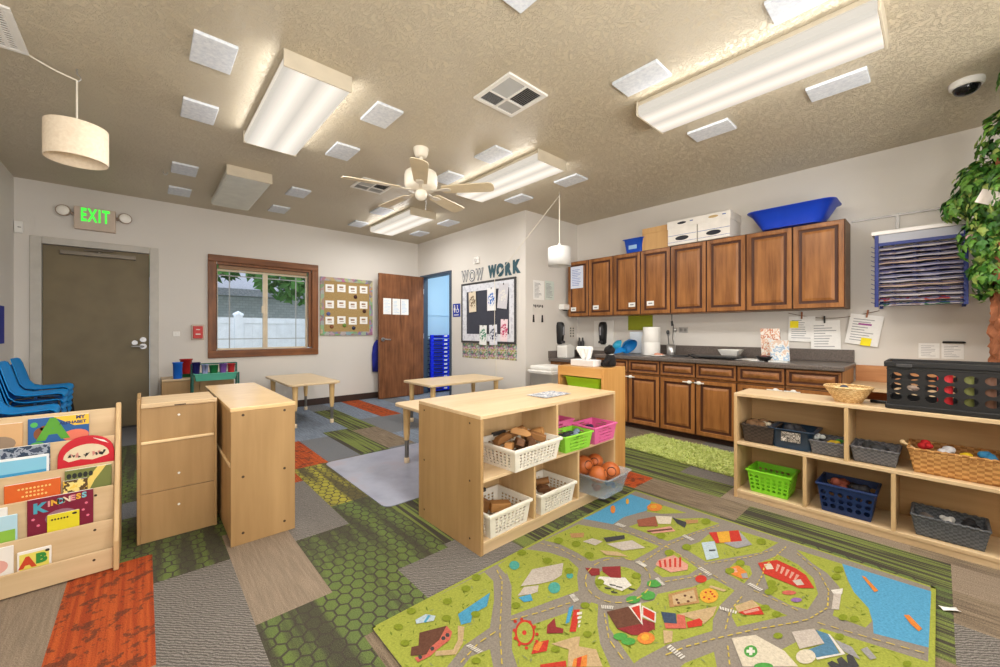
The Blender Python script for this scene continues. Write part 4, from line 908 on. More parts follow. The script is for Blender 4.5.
storage_box('white lidded storage box beside the big blue tub', 1.62, .335, plain('tan_hole', (196, 170, 120), .8))
t = thing('plastic_tub', 'large shallow blue tub tipped on top of the right wall cabinets', 'tub', (4.65, .945, ZT+.001)); m = MB()
tray(m, .28, .46, .38, .66, .18, .008, .018, .085); m.build('body', plain('cobalt_plastic', (20, 66, 196), .35, spec=.5), t); 
# ------------------------------------------------------------------ furniture
M_SCREW = plain('dark_screw_hole', (70, 52, 34), .6); M_FOOTW = plain('pale_glide', (226, 206, 176), .5); M_LEGSTEEL = plain('grey_steel_leg', (128, 126, 122), .35, .6)
M_LEGW = wood('maple_leg', (208, 170, 112), (232, 200, 146), 'z', .4)
def play_table(label, cx, cy, lx, ly, h=.52):
    t = thing('activity_table', label, 'table', (cx, cy, 0), group='low maple activity tables')
    def rr(w, d, r): return [(sx*(w/2-r)+r*math.cos(a0+q*PI/8), sy*(d/2-r)+r*math.sin(a0+q*PI/8)) for sx, sy, a0 in ((1, 1, 0), (-1, 1, PI/2), (-1, -1, PI), (1, -1, 1.5*PI)) for q in range(5)]
    m = MB(); m.prism(rr(lx, ly, .05), .026, ((0, 0, h-.026), (1, 0, 0), (0, 1, 0), (0, 0, 1))); m.build('tabletop', plain('maple_laminate', (222, 198, 160), .35, var=.04), t, bevel=.005)
    for sx in (-1, 1):
        for sy in (-1, 1):
            x, y = sx*(lx/2-.085), sy*(ly/2-.085)
            m = MB(); m.lathe([(.019, .2), (.026, .25), (.03, .4), (.034, h-.026)], (x, y), 16); m.box((x-.045, y-.045, h-.036), (x+.045, y+.045, h-.026)); l = m.build('leg', M_LEGW, t)
            m = MB(); m.cyl((x, y), .0175, .04, .2, 14); m.build('leg_tube', M_LEGSTEEL, l)
            m = MB(); m.lathe([(.021, 0), (.023, .006), (.023, .042), (.018, .05)], (x, y), 14); m.build('foot', M_FOOTW, l)
    return t
play_table('low maple table under the window by the far wall', 1.525, 5.59, .59, 1.24)
play_table('low maple table standing before the open bathroom door', 2.99, 4.19, 1.15, .66)
play_table('low maple table half hidden behind the open toy shelf', 2.22, 2.82, 1.24, .68)

# tan cabinet seen from the back (left one)
t = thing('storage_cabinet', 'tan plywood cabinet with two horizontal seams, standing between the book rack and the end-on cabinet', 'cabinet', (.144, 2.845, 0))
m = MB(); m.box((-.174, -.004, 0), (-.158, .31, .775)); m.build('side_panel', M_PLYBACK, t, bevel=.004)
m = MB(); m.box((.16, -.004, 0), (.174, .31, .75)); m.build('side_panel', M_PLYBACK, t, bevel=.003)
m = MB(); m.box((-.158, -.008, .725), (.174, .31, .75)); m.build('top', M_BIRCH, t, bevel=.004)
m = MB(); m.box((-.158, .004, .0), (.16, .016, .262)); m.box((-.158, .004, .266), (.16, .016, .53)); m.box((-.158, .004, .545), (.16, .016, .725)); m.build('back_panel', M_PLYBACK, t, bevel=.0015)
m = MB(); m.box((-.158, -.004, .53), (.16, .016, .545)); m.build('rail', M_EDGE, t, bevel=.004)
m = MB(); m = None
for z in (.03, .25, .52): m = MB(); m.box((-.158, .016, z), (.16, .3, z+.018)); m.build('shelf_board', M_BIRCH, t)
m = MB()
for z in (.672, .346, .171): m.T = Matrix.Translation((0, .004, z)) @ Matrix.Rotation(PI/2, 4, 'X'); m.cyl((0, 0), .006, 0, .003, 10)
m.build('white_peg', M_WHITE, t)
m = MB(); m.T = None; m.box((-.02, -.0095, .727), (.03, -.0075, .733)); m.build('latch_slot', M_SCREW, t)
# tan cabinet end-on (right one)
t = thing('storage_cabinet', 'long tan plywood cabinet standing end-on with a glossy pale top', 'cabinet', (.4875, 3.07, 0))
m = MB(); m.box((-.1525, -.58, .712), (.163, .58, .732)); m.build('top', plain('glossy_maple_top', (230, 196, 146), .22, var=.05, spec=.5), t, bevel=.003)
m = MB(); m.box((-.15, -.58, 0), (.16, -.562, .712)); m.build('end_panel', M_PLYBACK, t, bevel=.002)
m = MB(); m.box((-.15, .562, 0), (.15, .58, .712)); m.build('end_panel', M_PLYBACK, t, bevel=.002)
m = MB(); m.box((-.148, -.562, .02), (-.136, .562, .415)); m.box((-.145, -.562, .43), (-.136, .562, .712)); m.build('back_panel', M_PLYBACK, t)
m = MB(); m.box((-.153, -.562, .415), (-.136, .562, .43)); m.build('rail', M_EDGE, t, bevel=.003)
m = MB(); m.box((-.136, -.562, .03), (.148, .562, .05)); m.build('shelf_board', M_BIRCHY, t); m = MB(); m.box((-.136, -.562, .35), (.148, .562, .368)); m.build('shelf_board', M_BIRCHY, t); m = MB(); m.box((-.136, -.009, .05), (.148, .009, .35)); m.build('divider', M_BIRCHY, t)
m = MB()
for x in (-.095, .105):
    for z in (.69, .36, .06): m.T = Matrix.Translation((x, -.58, z)) @ Matrix.Rotation(PI/2, 4, 'X'); m.cyl((0, 0), .007, -.002, .0012, 10)
m.build('screw_caps', M_SCREW, t)

# ---- open toy shelf in the middle
CSX, CSY = 1.88, 1.545
t = thing('toy_shelf', 'maple open toy shelf with white baskets at the middle of the room', 'shelf', (CSX, CSY, 0))
HW = .62; D = .605; H = .71
m = MB(); m.box((-HW, 0, H-.019), (HW, D/2-.0008, H)); m.box((-HW, D/2+.0008, H-.019), (HW, D, H)); m.build('top', M_BIRCH, t, bevel=.002)
for s in (-1, 1):
    m = MB(); m.box((s*HW, 0, 0), (s*(HW-.019), D, H-.019)); m.build('side_panel', M_PLYBACK if s < 0 else M_BIRCHZ, t, bevel=.0015)
m = MB(); m.box((-HW+.019, 0, .367), (HW-.019, D/2-.006, .385)); m.build('shelf_board', M_BIRCH, t, bevel=.002)
m = MB(); m.box((-HW+.019, 0, .05), (HW-.019, D-.002, .066)); m.build('bottom_board', M_BIRCH, t, bevel=.002)
m = MB(); m.box((-HW+.019, .006, 0), (HW-.019, .02, .05)); m.build('kick_board', M_BIRCH, t)
m = MB(); m.box((-HW+.019, D/2-.006, .066), (HW-.019, D/2+.006, H-.019)); m.build('back_panel', M_BIRCHZ, t)
m = MB(); m.box((-HW+.019, D/2+.006, .367), (HW-.019, D, .385)); m.build('shelf_board', M_BIRCH, t)
for x, z0, z1 in ((-.02, .385, H-.019), (-.219, .066, .367), (.19, .066, .367)):
    m = MB(); m.box((x-.009, 0, z0), (x+.009, D/2-.006, z1)); m.build('divider', M_BIRCHZ, t, bevel=.002)
m = MB()
for y in (.09, .54):
    for z in (.06, .36, .66): m.T = Matrix.Translation((-HW, y, z)) @ Matrix.Rotation(-PI/2, 4, 'Y'); m.cyl((0, 0), .006, -.002, .001, 10)
m.build('screw_caps', M_SCREW, t)
# magazine on its top
o = paper('printed_sheet', 'printed grey and white sheet lying on top of the toy shelf', .27, .17, (2.03, 1.76, .7135), .1, lines=0, mat=printmat('magazine', [(96, 100, 108), (150, 156, 166), (206, 206, 206), (120, 132, 156), (190, 186, 178)], 14)); o.rotation_euler = (-PI/2, 0, .05)

# ---- amber tray cabinet (pine) behind it
t = thing('tray_cabinet', 'amber pine cabinet with a lime green tray beside the toy shelf', 'cabinet', (2.675, 1.875, 0))
hx, hy, h = .155, .215, .86
for s in (-1, 1):
    m = MB(); m.box((-hx, s*hy, 0), (hx, s*(hy-.018), h)); m.build('side_panel', M_PINE, t, bevel=.003)
m = MB(); m.box((-hx+.003, -hy+.018, h-.02), (hx, hy-.018, h-.002)); m.box((-hx, -hy+.018, h-.075), (-hx+.02, hy-.018, h-.002)); m.build('top', M_PINEY, t, bevel=.002)
m = MB(); m.box((hx-.01, -hy+.018, .05), (hx-.002, hy-.018, h-.02)); m.build('back_panel', M_PINE, t)
m = MB(); m.box((-hx, -hy+.018, .05), (hx-.01, hy-.018, .068)); m.build('bottom_board', M_PINEY, t)
m = MB()
for z in (.74, .52, .3):
    for s in (-1, 1): m.box((-hx+.02, s*(hy-.018), z), (hx-.02, s*(hy-.028), z+.01))
m.build('tray_runner', M_PINEY, t)
for k, z in enumerate((.69,)):
    o = thing('drawer_tray', 'lime green plastic tray under the top of the pine cabinet', 'tray', (2.675, 1.875, z))
    m = MB(); tray(m, .23, .31, .26, .35, .085, .004, .012); m.build('body', plain('lime_plastic', (176, 226, 50), .4), o)
t = thing('tissue_box', 'white tissue box with a tissue standing up on the pine cabinet', 'box', (2.64, 1.90, .8605), .0)
m = MB(); m.box((-.055, -.11, 0), (.055, .11, .05)); m.build('carton', plain('pale_grey_carton', (224, 224, 226), .6), t, bevel=.003)
m = MB(); rr = random.Random(3)
m.loft([[((.012+.03*z/.1)*math.sin(q*1.7)*.5+.012*math.sin(q*.9+z*30), -.05*wd+.1*wd*q/14, z) for q in range(15)] for z, wd in ((.045, .6), (.065, .85), (.1, 1.15), (.135, 1.4), (.155, 1.15))], False, False); m.build('tissue', M_PAPER, t, solid=.002)
t = thing('stuffed_figure', 'small black seated soft toy on the pine cabinet beside the tissue box', 'toy', (2.70, 1.715, .8605), -2.4)
M_PLUSH = plain('black_plush', (24, 22, 24), .95); m = MB()
m.lathe([(.0, 0), (.04, .005), (.046, .03), (.04, .07), (.028, .095), (.0, .1)], n=18); m.tube([(.03, .0, .08), (.05, -.025, .05), (.045, -.045, .03)], [.015, .013, .014], 10); m.tube([(-.03, .0, .08), (-.05, -.025, .05), (-.045, -.045, .03)], [.015, .013, .014], 10)
m.tube([(.02, -.02, .02), (.035, -.06, .018)], .017, 10); m.tube([(-.02, -.02, .02), (-.035, -.06, .018)], .017, 10); m.build('body', M_PLUSH, t)
m = MB(); m.ball((0, -.005, .128), .042, 18, .9, 10); m.ball((.03, 0, .16), .012, 10); m.ball((-.03, 0, .16), .012, 10); m.build('head', M_PLUSH, t)
m = MB(); m.loft([[(.026*math.cos(a), .026*math.sin(a), z) for a in [q*PI/8 for q in range(16)]] for z in (.092, .102)]); m.build('collar', M_WHITE, t)
# white lidded bin behind, by the bathroom wall
t = thing('storage_bin', 'white lidded plastic bin standing by the bathroom wall corner', 'bin', (3.87, 3.36, 0)); m = MB(); tray(m, .3, .3, .34, .36, .62); m.build('body', M_WHITE, t)
m = MB(); m.box((-.19, -.2, .615), (.19, .2, .645)); m.build('lid', M_WHITE, t, bevel=.01); m = MB(); m.box((-.17, -.18, .645), (.17, .18, .7)); m.build('lid_top', M_WHITE, t, bevel=.02)

# ---- long toy shelf on the right
t = thing('toy_shelf', 'long low maple shelf with grey and wicker baskets at the right', 'shelf', (3.02, .01, 0))
Y1, Y0, DP, H = .935, -.95, .33, .714
m = MB(); m.box((0, Y0, H-.02), (DP, Y1, H)); m.build('top', M_BIRCHY, t, bevel=.002)
for y, s in ((Y1, -1), (Y0, 1)): m = MB(); m.box((0, y, 0), (DP, y+s*.019, H-.02)); m.build('side_panel', M_BIRCHZ, t, bevel=.002)
m = MB(); m.box((0, Y0+.019, .365), (DP-.008, Y1-.019, .384)); m.build('shelf_board', M_BIRCHY, t, bevel=.002)
m = MB(); m.box((0, Y0+.019, .035), (DP-.008, Y1-.019, .055)); m.build('bottom_board', M_BIRCHY, t, bevel=.002)
m = MB(); m.box((.008, Y0+.019, 0), (.022, Y1-.019, .035)); m.build('kick_board', M_BIRCHY, t)
m = MB(); m.box((DP-.008, Y0+.019, .02), (DP, Y1-.019, H-.02)); m.build('back_panel', wood('tan_shelf_back', (186, 150, 104), (208, 174, 126), 'y', .5, .6), t)
for y, z0, z1 in ((.349, .384, H-.02), (.543, .055, .365), (.155, .055, .365), (-.4, .384, H-.02), (-.45, .055, .365)):
    m = MB(); m.box((0, y-.0095, z0), (DP-.008, y+.0095, z1)); m.build('divider', M_BIRCHZ, t, bevel=.002)

# ---- book display
t = thing('book_display', 'maple book display rack with five sloping tiers at the lower left', 'shelf', (-.535, 2.62, 0))
BXW = .425
TI = [(.24, .742), (.185, .612), (.145, .489), (.105, .381), (.065, .229), (.025, .103)]
for s in (-1, 1):
    m = MB(); m.prism([(0, 0), (.30, 0), (.30, .74), (.27, .765), (.235, .765), (.0, .14)], .02, ((s*BXW-(0 if s > 0 else .02), 0, 0), (0, 1, 0), (0, 0, 1), (1, 0, 0))); m.build('side_panel', M_BIRCHZ, t, bevel=.005)
for k, (y, z) in enumerate(TI):
    m = MB(); b = .03 if k < 5 else 0; zb = max(.03, z-.2) if k else .3
    if k == 5: zb = .005
    m.box((-BXW+.001, y, zb), (BXW-.001, y+.012, z)); o = m.build('tier_board' if 0 < k < 5 else ('back_board' if k == 0 else 'front_lip'), M_BIRCH, t, bevel=.003)
    if k < 5:
        yn = TI[k+1][0]+.012; m = MB(); m.box((-BXW+.001, yn, zb), (BXW-.001, y, zb+.008)); m.build('pocket_floor', M_BIRCH, o)
    m = MB()
    for x in (-.36, .36): m.T = Matrix.Translation((x, y, z-.035)) @ Matrix.Rotation(PI/2, 4, 'X'); m.cyl((0, 0), .0055, -.002, .0015, 10)
    if k: m.build('screw_caps', M_SCREW, o)
# ---- books in it (each leans on the board behind)
def book(label, x0, x1, ztop, k, mt, hgt, th=.008, extra=None, rnd=False, fwd=0.0, tilt=0.0):
    """k = pocket index; local frame: x across, z up from the book's foot, front faces -y"""
    y0 = TI[k][0]; w_ = x1-x0; zb = ztop-hgt
    t = thing('book', label, 'book', (x0+w_/2, 2.62+y0-.004-fwd, zb), group='picture books in the display rack')
    t.rotation_euler = (0, tilt, 0)
    m = MB()
    if rnd: m.prism([(w_/2*math.cos(a), hgt*.35+hgt*.65*max(0, math.sin(a))**.8) for a in [q*PI/16 for q in range(17)]]+[(-w_/2, 0), (w_/2, 0)], th, ((0, -th, 0), (1, 0, 0), (0, 0, 1), (0, 1, 0)))
    else: m.box((-w_/2, -th, 0), (w_/2, 0, hgt))
    m.build('cover', mt, t, bevel=.0025)
    m = MB()
    if not rnd:
        m.box((-w_/2+.002, -th+.0016, hgt-.002), (w_/2-.002, -.0016, hgt+.0006)); m.build('pages', M_PAPER, t)
    if extra: extra(t, w_, hgt, -th-.0004)
    return t
def tx(mb, s, size, x, z, y, bold=.0, rot=0, sp=1.0):
    ex = Vector((math.cos(rot), 0, math.sin(rot))); ez = Vector((-math.sin(rot), 0, math.cos(rot)))
    text_faces(mb, s, size, (x, y, z), ex, ez, (0, -1, 0), .0006, bold, space=sp)
def blob(mb, pts, y): mb.prism(pts, .0005, ((0, y, 0), (1, 0, 0), (0, 0, 1), (0, -1, 0)))
def circ(x, z, r, rz=None, n=16): return [(x+r*math.cos(2*PI*q/n), z+(rz or r)*math.sin(2*PI*q/n)) for q in range(n)]
C = lambda n, *c: plain('print_'+n, c, .5, var=.03)
def ex_alpha(t, w, h, y):
    m = MB(); blob(m, [(-.02, h), (w/2, h), (w/2, h-.05), (.05, h-.05)], y); m.build('yellow_panel', C('yellow', 240, 196, 60), t)
    m = MB(); tx(m, 'A', .13, -.02, h-.062, y-.0006, .008); m.build('letter', C('green', 86, 160, 50), t)
    m = MB(); tx(m, 'MY', .022, .07, h-.012, y-.0006, .001); tx(m, 'ALPHABET', .019, .045, h-.035, y-.0006, .0008); m.build('title', C('navy', 30, 50, 110), t)
    m = MB(); blob(m, circ(.055, h-.1, .045, .03), y); m.build('salmon_shape', C('salmon', 224, 120, 96), t)
    m = MB(); blob(m, circ(-.06, h-.075, .022, .03), y); blob(m, circ(-.05, h-.05, .012), y); m.build('brown_animal', C('brown', 130, 76, 44), t)
    m = MB(); blob(m, circ(-.08, h-.03, .012), y); blob(m, circ(-.07, h-.12, .02, .008), y); m.build('leaf_shape', C('leafgreen', 80, 180, 90), t)
book('blue alphabet book with a large green letter A in the top tier', -.405, -.206, .727, 0, C('blue', 34, 92, 158), .2, extra=ex_alpha)
def ex_tan(t, w, h, y):
    m = MB(); blob(m, circ(.02, h-.09, .05, .035), y); m.build('animal', C('greytan', 150, 130, 110), t); m = MB(); blob(m, circ(-.01, h-.1, .006), y-.0006); m.build('eye', C('dk', 40, 36, 36), t)
book('tan picture book with a pale border left of the alphabet book', -.60, -.42, .715, 0, C('tan', 214, 172, 124), .19, extra=ex_tan)
def ex_red(t, w, h, y):
    m = MB(); blob(m, [(.078*math.cos(a), h*.4+.06*max(0, math.sin(a))) for a in [q*PI/12 for q in range(13)]]+[(-.06, h*.3), (-.02, h*.34), (.02, h*.28), (.07, h*.36)], y); m.build('window', C('cream', 222, 206, 176), t)
    rr = random.Random(8)
    for nm, c, n in (('black_mark', (34, 32, 34), 9), ('pink_mark', (206, 140, 130), 6)):
        m = MB()
        for k in range(n): x = rr.uniform(-.058, .062); blob(m, [(x+rr.uniform(.002, .011)*math.cos(q), h*(.4+.12*rr.random())+rr.uniform(.002, .008)*math.sin(q)) for q in (0, 1.3, 2.5, 3.8, 5.1)], y-.0006-.0001*k)
        m.build(nm, C(nm, *c), t)
    m = MB(); blob(m, [(.02, h*.93), (.06, h*.82), (.075, h*.72), (.05, h*.8)], y); m.build('white_mark', C('white', 236, 232, 226), t)
book('red arched board book with an animal in its window', -.306, -.112, .627, 1, C('red', 196, 26, 44), .165, .014, ex_red, True)
book('blue-grey book half behind a pale blue book in the second tier', -.66, -.329, .613, 1, printmat('bluegrey', [(60, 72, 96), (150, 160, 176), (40, 60, 84), (110, 130, 150)], 26), .2)
def ex_sea(t, w, h, y):
    m = MB(); m.box((-w/2+.008, y-.0004, .0), (w/2-.008, y, h*.55)); m.build('sea', C('sea', 58, 150, 200), t); m = MB(); m.box((-w/2+.008, y-.0004, h*.55), (w/2-.008, y, h-.01)); m.build('sky', C('skyblue', 130, 196, 226), t)
book('pale blue seaside book at the left of the second tier', -.64, -.331, .567, 1, C('whitecover', 232, 236, 240), .15, .006, ex_sea, fwd=.012)
def ex_gy(t, w, h, y):
    m = MB(); blob(m, [(-.02, 0), (.02, h*.6), (.06, h), (.03, h), (-.01, h*.6), (-.04, 0)], y); m.build('yellow_wave', C('yellow2', 232, 206, 110), t)
    m = MB()
    for q in range(5): blob(m, circ(-.065+.018*q, h-.028, .008, .013, 8), y-.0006)
    m.build('dark_shapes', C('dk2', 40, 44, 40), t)
book('olive green book with yellow wave at the right of the third tier', -.279, -.121, .479, 2, C('olive', 116, 124, 66), .16, extra=ex_gy)
book('small pale yellow book before the olive green book', -.284, -.203, .434, 2, printmat('yellowsmall', [(232, 200, 90), (236, 214, 130), (90, 70, 40), (228, 190, 80)], 18), .11, .005, fwd=.011)
def ex_or(t, w, h, y):
    m = MB(); rr = random.Random(2)
    for zz, n in ((.026, 9), (.043, 5), (.06, 7)):
        for q in range(n): blob(m, circ(.01+.0115*(q-n/2), h-zz, .0042, .0048, 6), y-.0004)
    m.build('title', C('palegold', 244, 200, 120), t)
book('orange book at the left of the third tier', -.459, -.291, .456, 2, C('orange', 214, 98, 34), .16, extra=ex_or, fwd=.004)
def ex_kind(t, w, h, y):
    cols = [('pinkl', 226, 150, 160), ('gold', 232, 176, 60), ('sky', 120, 186, 200), ('cream2', 236, 214, 190)]
    m = MB(); tx(m, 'K', .06, -.066, h-.045, y-.0006, .003); m.build('letter_k', C('tealK', 74, 160, 184), t)
    for i, ch in enumerate('INDNESS'): m = MB(); tx(m, ch, .034, -.038+.0185*i, h-.033+.002*i, y-.0006, .0016); m.build('letter', C(*((cols[i % 4][0],)+cols[i % 4][1:])), t)
    m = MB(); blob(m, circ(.0, h-.1, .05, .035), y); m.build('grey_face', C('mauve', 150, 110, 126), t)
    m = MB()
    for a, b in ((-.085, -.09), (.08, -.06), (.085, -.12), (-.07, -.12), (.07, -.09)): blob(m, circ(a, h+b, .006, .006, 5), y)
    m.build('stars', C('starpink', 230, 120, 150), t)
book('dark red KINDNESS book in the fourth tier', -.388, -.182, .384, 3, C('maroon', 122, 22, 52), .17, extra=ex_kind)
def ex_dog(t, w, h, y):
    m = MB()
    for q in range(6): blob(m, circ(-.035+.0095*q, h-.024, .0034, .0048, 6), y-.0004)
    m.build('title', C('dk3', 70, 60, 30), t); m = MB(); blob(m, circ(.035, h-.012, .008, .005), y); m.build('bird', C('dk', 40, 36, 36), t)
book('small lime yellow book before the KINDNESS book', -.328, -.227, .302, 3, C('limeyellow', 222, 210, 44), .1, .005, ex_dog, fwd=.011)
def ex_gb(t, w, h, y):
    m = MB(); m.box((-w/2+.006, y-.0004, 0), (w/2-.006, y, h*.55)); m.build('green_band', C('grass', 140, 190, 70), t)
book('pale blue and green book at the left of the fourth tier', -.60, -.414, .338, 3, C('paleblue', 176, 214, 232), .14, .005, ex_gb, fwd=.011)
book('white book behind the pale blue and green one', -.62, -.443, .372, 3, C('offwhite', 228, 228, 226), .16)
def ex_ab(t, w, h, y):
    m = MB(); m.box((-w/2+.007, y-.0003, 0), (w/2-.007, y, h-.012)); m.build('yellow_field', C('paleyellow', 226, 214, 100), t)
    m = MB(); tx(m, 'A', .062, -.02, h-.052, y-.0008, .004); m.build('letter', C('redA', 200, 70, 40), t); m = MB(); tx(m, 'B', .055, .02, h-.045, y-.0008, .004); m.build('letter', C('greenB', 50, 140, 60), t)
    m = MB(); blob(m, circ(.038, h-.016, .007, .006), y); m.build('bird', C('dk', 40, 36, 36), t)
book('small white and yellow AB letters book in the lowest tier', -.411, -.311, .175, 4, C('white', 236, 232, 226), .125, .006, ex_ab)
def ex_w(t, w, h, y):
    m = MB(); blob(m, circ(.02, h-.08, .035, .03), y); m.build('picture', C('palered', 226, 170, 160), t)
book('white picture book left of the AB book in the lowest tier', -.56, -.42, .214, 4, C('white', 236, 232, 226), .165, .006, ex_w)

# ---- blue stacking chairs
M_SHELL = plain('bright_blue_shell', (0, 146, 226), .45, var=.04)
def chair(label):
    t = thing('stacking_chair', label, 'chair', (0, 0, 0), group='blue stacking chairs by the left wall')
    prof = [(-.19, .295, .6), (-.185, .285, .85), (-.17, .24, .95), (-.145, .14, 1), (-.115, .05, 1), (-.085, .012, 1), (-.03, -.004, 1), (.08, .0, 1), (.145, .004, 1), (.17, -.006, .95), (.18, -.03, .9)]
    m = MB(); m.loft([[(x+.012*abs(q)**3*(1 if z > .05 else 0), .165*w_*q, .32+z+.018*abs(q)**3*(0 if z > .05 else 1)) for q in [k/6-1 for k in range(13)]] for x, z, w_ in prof], False, False)
    s = m.build('seat_shell', M_SHELL, t, solid=.007, smooth=True)
    for sx, sy in ((1, 1), (1, -1), (-1, 1), (-1, -1)):
        m = MB()
        m.tube([(sx*.01+.02, sy*.12, .307), (sx*.1+.02, sy*.14, .3), (sx*.13+.02, sy*.15, .285), (sx*.17+.01, sy*.185, .0)] if sx > 0 else [(.01, sy*.12, .307), (-.08, sy*.14, .305), (-.11, sy*.15, .29), (-.19, sy*.185, .0)], .0085, 8)
        m.build('leg', M_BLACK, t)
    return t
c0 = chair('bottom blue chair of the front stack nearest the book rack'); used = False
for sn, (x, y, n, rz) in (('front', (-.69, 4.55, 5, .04)), ('middle', (-.715, 5.18, 6, 0)), ('rear', (-.735, 5.72, 6, -.03))):
    for k in range(n):
        where = ('bottom' if k == 0 else 'top' if k == n-1 else ('second', 'third', 'fourth', 'fifth')[k-1]+' from bottom')
        lab = '%s blue chair of the %s stack by the left wall' % (where, {'front': 'front', 'middle': 'middle', 'rear': 'rear'}[sn])
        if not used: place(c0, (x, y, 0), rz); c0['label'] = lab; used = True
        else: dup(c0, (x+.004*k, y, .0545*k), rz, lab)

# ---- teal tub stand and low wooden cabinet by the far wall
t = thing('low_cabinet', 'low tan wooden cabinet against the far wall behind the teal stand', 'cabinet', (.5, 6.22, 0))
m = MB(); m.box((-.35, -.2, .55), (.35, .2, .572)); m.build('top', M_BIRCH, t, bevel=.003); m = MB(); m.box((-.335, .18, .02), (.335, .192, .55)); m.build('back_panel', M_PLYBACK, t)
for s in (-1, 1): m = MB(); m.box((s*.35, -.2, 0), (s*.334, .2, .55)); m.build('side_panel', M_PLYBACK, t)
m = MB(); m.box((-.334, -.198, .03), (-.002, -.185, .545)); m.build('cabinet_door', M_PLYBACK, t, bevel=.002); m = MB(); m.box((.002, -.198, .03), (.334, -.185, .545)); m.build('cabinet_door', M_PLYBACK, t, bevel=.002)
m = MB(); m.box((-.334, -.18, .02), (.334, .18, .04)); m.build('bottom_board', M_BIRCH, t)
def bucket(label, loc, r, h, mt, r0=None):
    t = thing('bucket', label, 'bucket', loc, group='small buckets by the far wall'); r0 = r0 or r*.85
    m = MB(); m.lathe([(r0*.97, 0), (r0, .006), (r*.98, h*.93), (r*1.1, h*.94), (r*1.1, h), (r*.95, h), (r0*.9, .01), (0, .008)], n=24); m.build('body', mt, t); return t
bucket('blue bucket on the low wooden cabinet near the exit door', (.295, 6.06, .573), .046, .195, plain('blue_bucket', (26, 104, 206), .4), .042)
bucket('red bucket behind the blue one on the low cabinet', (.385, 6.24, .613), .06, .18, plain('red_bucket', (170, 26, 30), .4))
t = thing('tray', 'small green tray under the red bucket on the low cabinet', 'tray', (.385, 6.24, .573)); m = MB(); tray(m, .14, .14, .16, .16, .038); m.build('body', plain('dark_green_plastic', (30, 96, 56), .4), t)
M_TEALS = plain('mint_green_plastic', (88, 178, 152), .45); M_TEALL = plain('dark_teal_steel', (40, 96, 84), .45)
t = thing('tub_stand', 'teal green tub stand with a row of small bins under the window', 'stand', (.635, 5.82, 0))
for sx in (-1, 1):
    for sy in (-1, 1): m = MB(); m.tube([(sx*.222, sy*.08, 0), (sx*.222, sy*.08, .75 if sy > 0 else .64)], .011, 10); m.build('leg', M_TEALL, t)
m = MB(); m.tube([(-.222, .08, .745), (.222, .08, .745)], .009, 8); m.build('top_rail', M_TEALL, t)
m = MB(); m.loft([[(s*x, s2*y, z) for x, y in ((-1, -1), (1, -1), (1, 1), (-1, 1))] for s, s2, z in ((.19, .07, .555), (.205, .09, .63), (.215, .1, .63), (.215, .1, .642), (.2, .086, .642), (.185, .066, .563))], smooth=False); m.build('trough', M_TEALS, t, bevel=.004)
for k, (x, c, w_, h_) in enumerate(((.452, (34, 30, 96), .08, .14), (.536, (170, 176, 226), .065, .11), (.622, (36, 120, 66), .09, .1), (.714, (134, 90, 180), .078, .115), (.797, (206, 56, 60), .078, .11))):
    o = thing('toy_bin', ['navy bin at the left end of the teal stand', 'lavender bin second on the teal stand', 'green bin at the middle of the teal stand', 'purple bin right of the green one on the teal stand', 'red bin at the right end of the teal stand'][k], 'bin', (x, 5.85, .63), group='coloured bins on the teal stand')
    m = MB(); tray(m, w_*.8, .08, w_, .1, h_, .003, .004); m.build('body', plain('bin_%d' % k, c, .4), o)
    m = MB(); rr = random.Random(k); [m.ball((rr.uniform(-w_*.25, w_*.25), rr.uniform(-.03, .03), h_*.75), .018, 8) for q in range(4)]; m.build('toys', plain('bin_toys_%d' % k, tuple(min(255, int(v*.5+110)) for v in c), .5), o)
# ------------------------------------------------------------------ baskets
def rect(w, d, z, t=0): return [(-w/2, -d/2, z), (w/2, -d/2, z), (w/2, d/2, z), (-w/2, d/2, z)]
def four_walls(m, w0, d0, w1, d1, h, fn):
    a, b = rect(w0, d0, 0), rect(w1, d1, h)
    for k in range(4):
        L = math.dist(a[k], a[(k+1) % 4]); fn(a[k], a[(k+1) % 4], b[k], b[(k+1) % 4], L)
def rim_ring(m, w, d, z, t_, hh):
    for a, c in (((-w/2-t_, -d/2-t_), (w/2+t_, -d/2)), ((-w/2-t_, d/2), (w/2+t_, d/2+t_)), ((-w/2-t_, -d/2), (-w/2, d/2)), ((w/2, -d/2), (w/2+t_, d/2))): m.box((a[0], a[1], z-hh), (c[0], c[1], z))
def slot_basket(name, label, loc, rz, w, d, h, mt, pitch=.016, handle=None, group=None, fill=.42, rows=None, taper=.88, rim=.012):
    """laundry-style basket with rows of square holes, rolled rim and two handles"""
    t = thing(name, label, 'basket', loc, rz, group)
    m = MB(); w0, d0 = w*taper, d*taper
    def fn(p0, p1, q0, q1, L):
        P = lambda a, b, f: tuple(a[i]*(1-f)+b[i]*f for i in range(3)); n = max(4, round(L/pitch))
        m.grid_wall(p0, p1, P(p0, q0, .1), P(p1, q1, .1), n, 1); m.hole_wall(P(p0, q0, .1), P(p1, q1, .1), P(p0, q0, .78), P(p1, q1, .78), n, 5, .3, 1, square=True, skip=lambda i, j: i in (0, n-1)); m.grid_wall(P(p0, q0, .78), P(p1, q1, .78), q0, q1, n, 1)
    four_walls(m, w0, d0, w, d, h, fn); m.poly(rect(w0, d0, .002)); m.build('body', mt, t, solid=.004)
    m = MB(); rim_ring(m, w-.004, d-.004, h, rim, .018); m.build('rim', mt, t, bevel=.004)
    if handle:
        m = MB()
        m.box((-.055, d/2-.006, h-.012), (.055, d/2+.014, h+.01))
        m.build('handle', M_DGREY, t, bevel=.004)
    return t
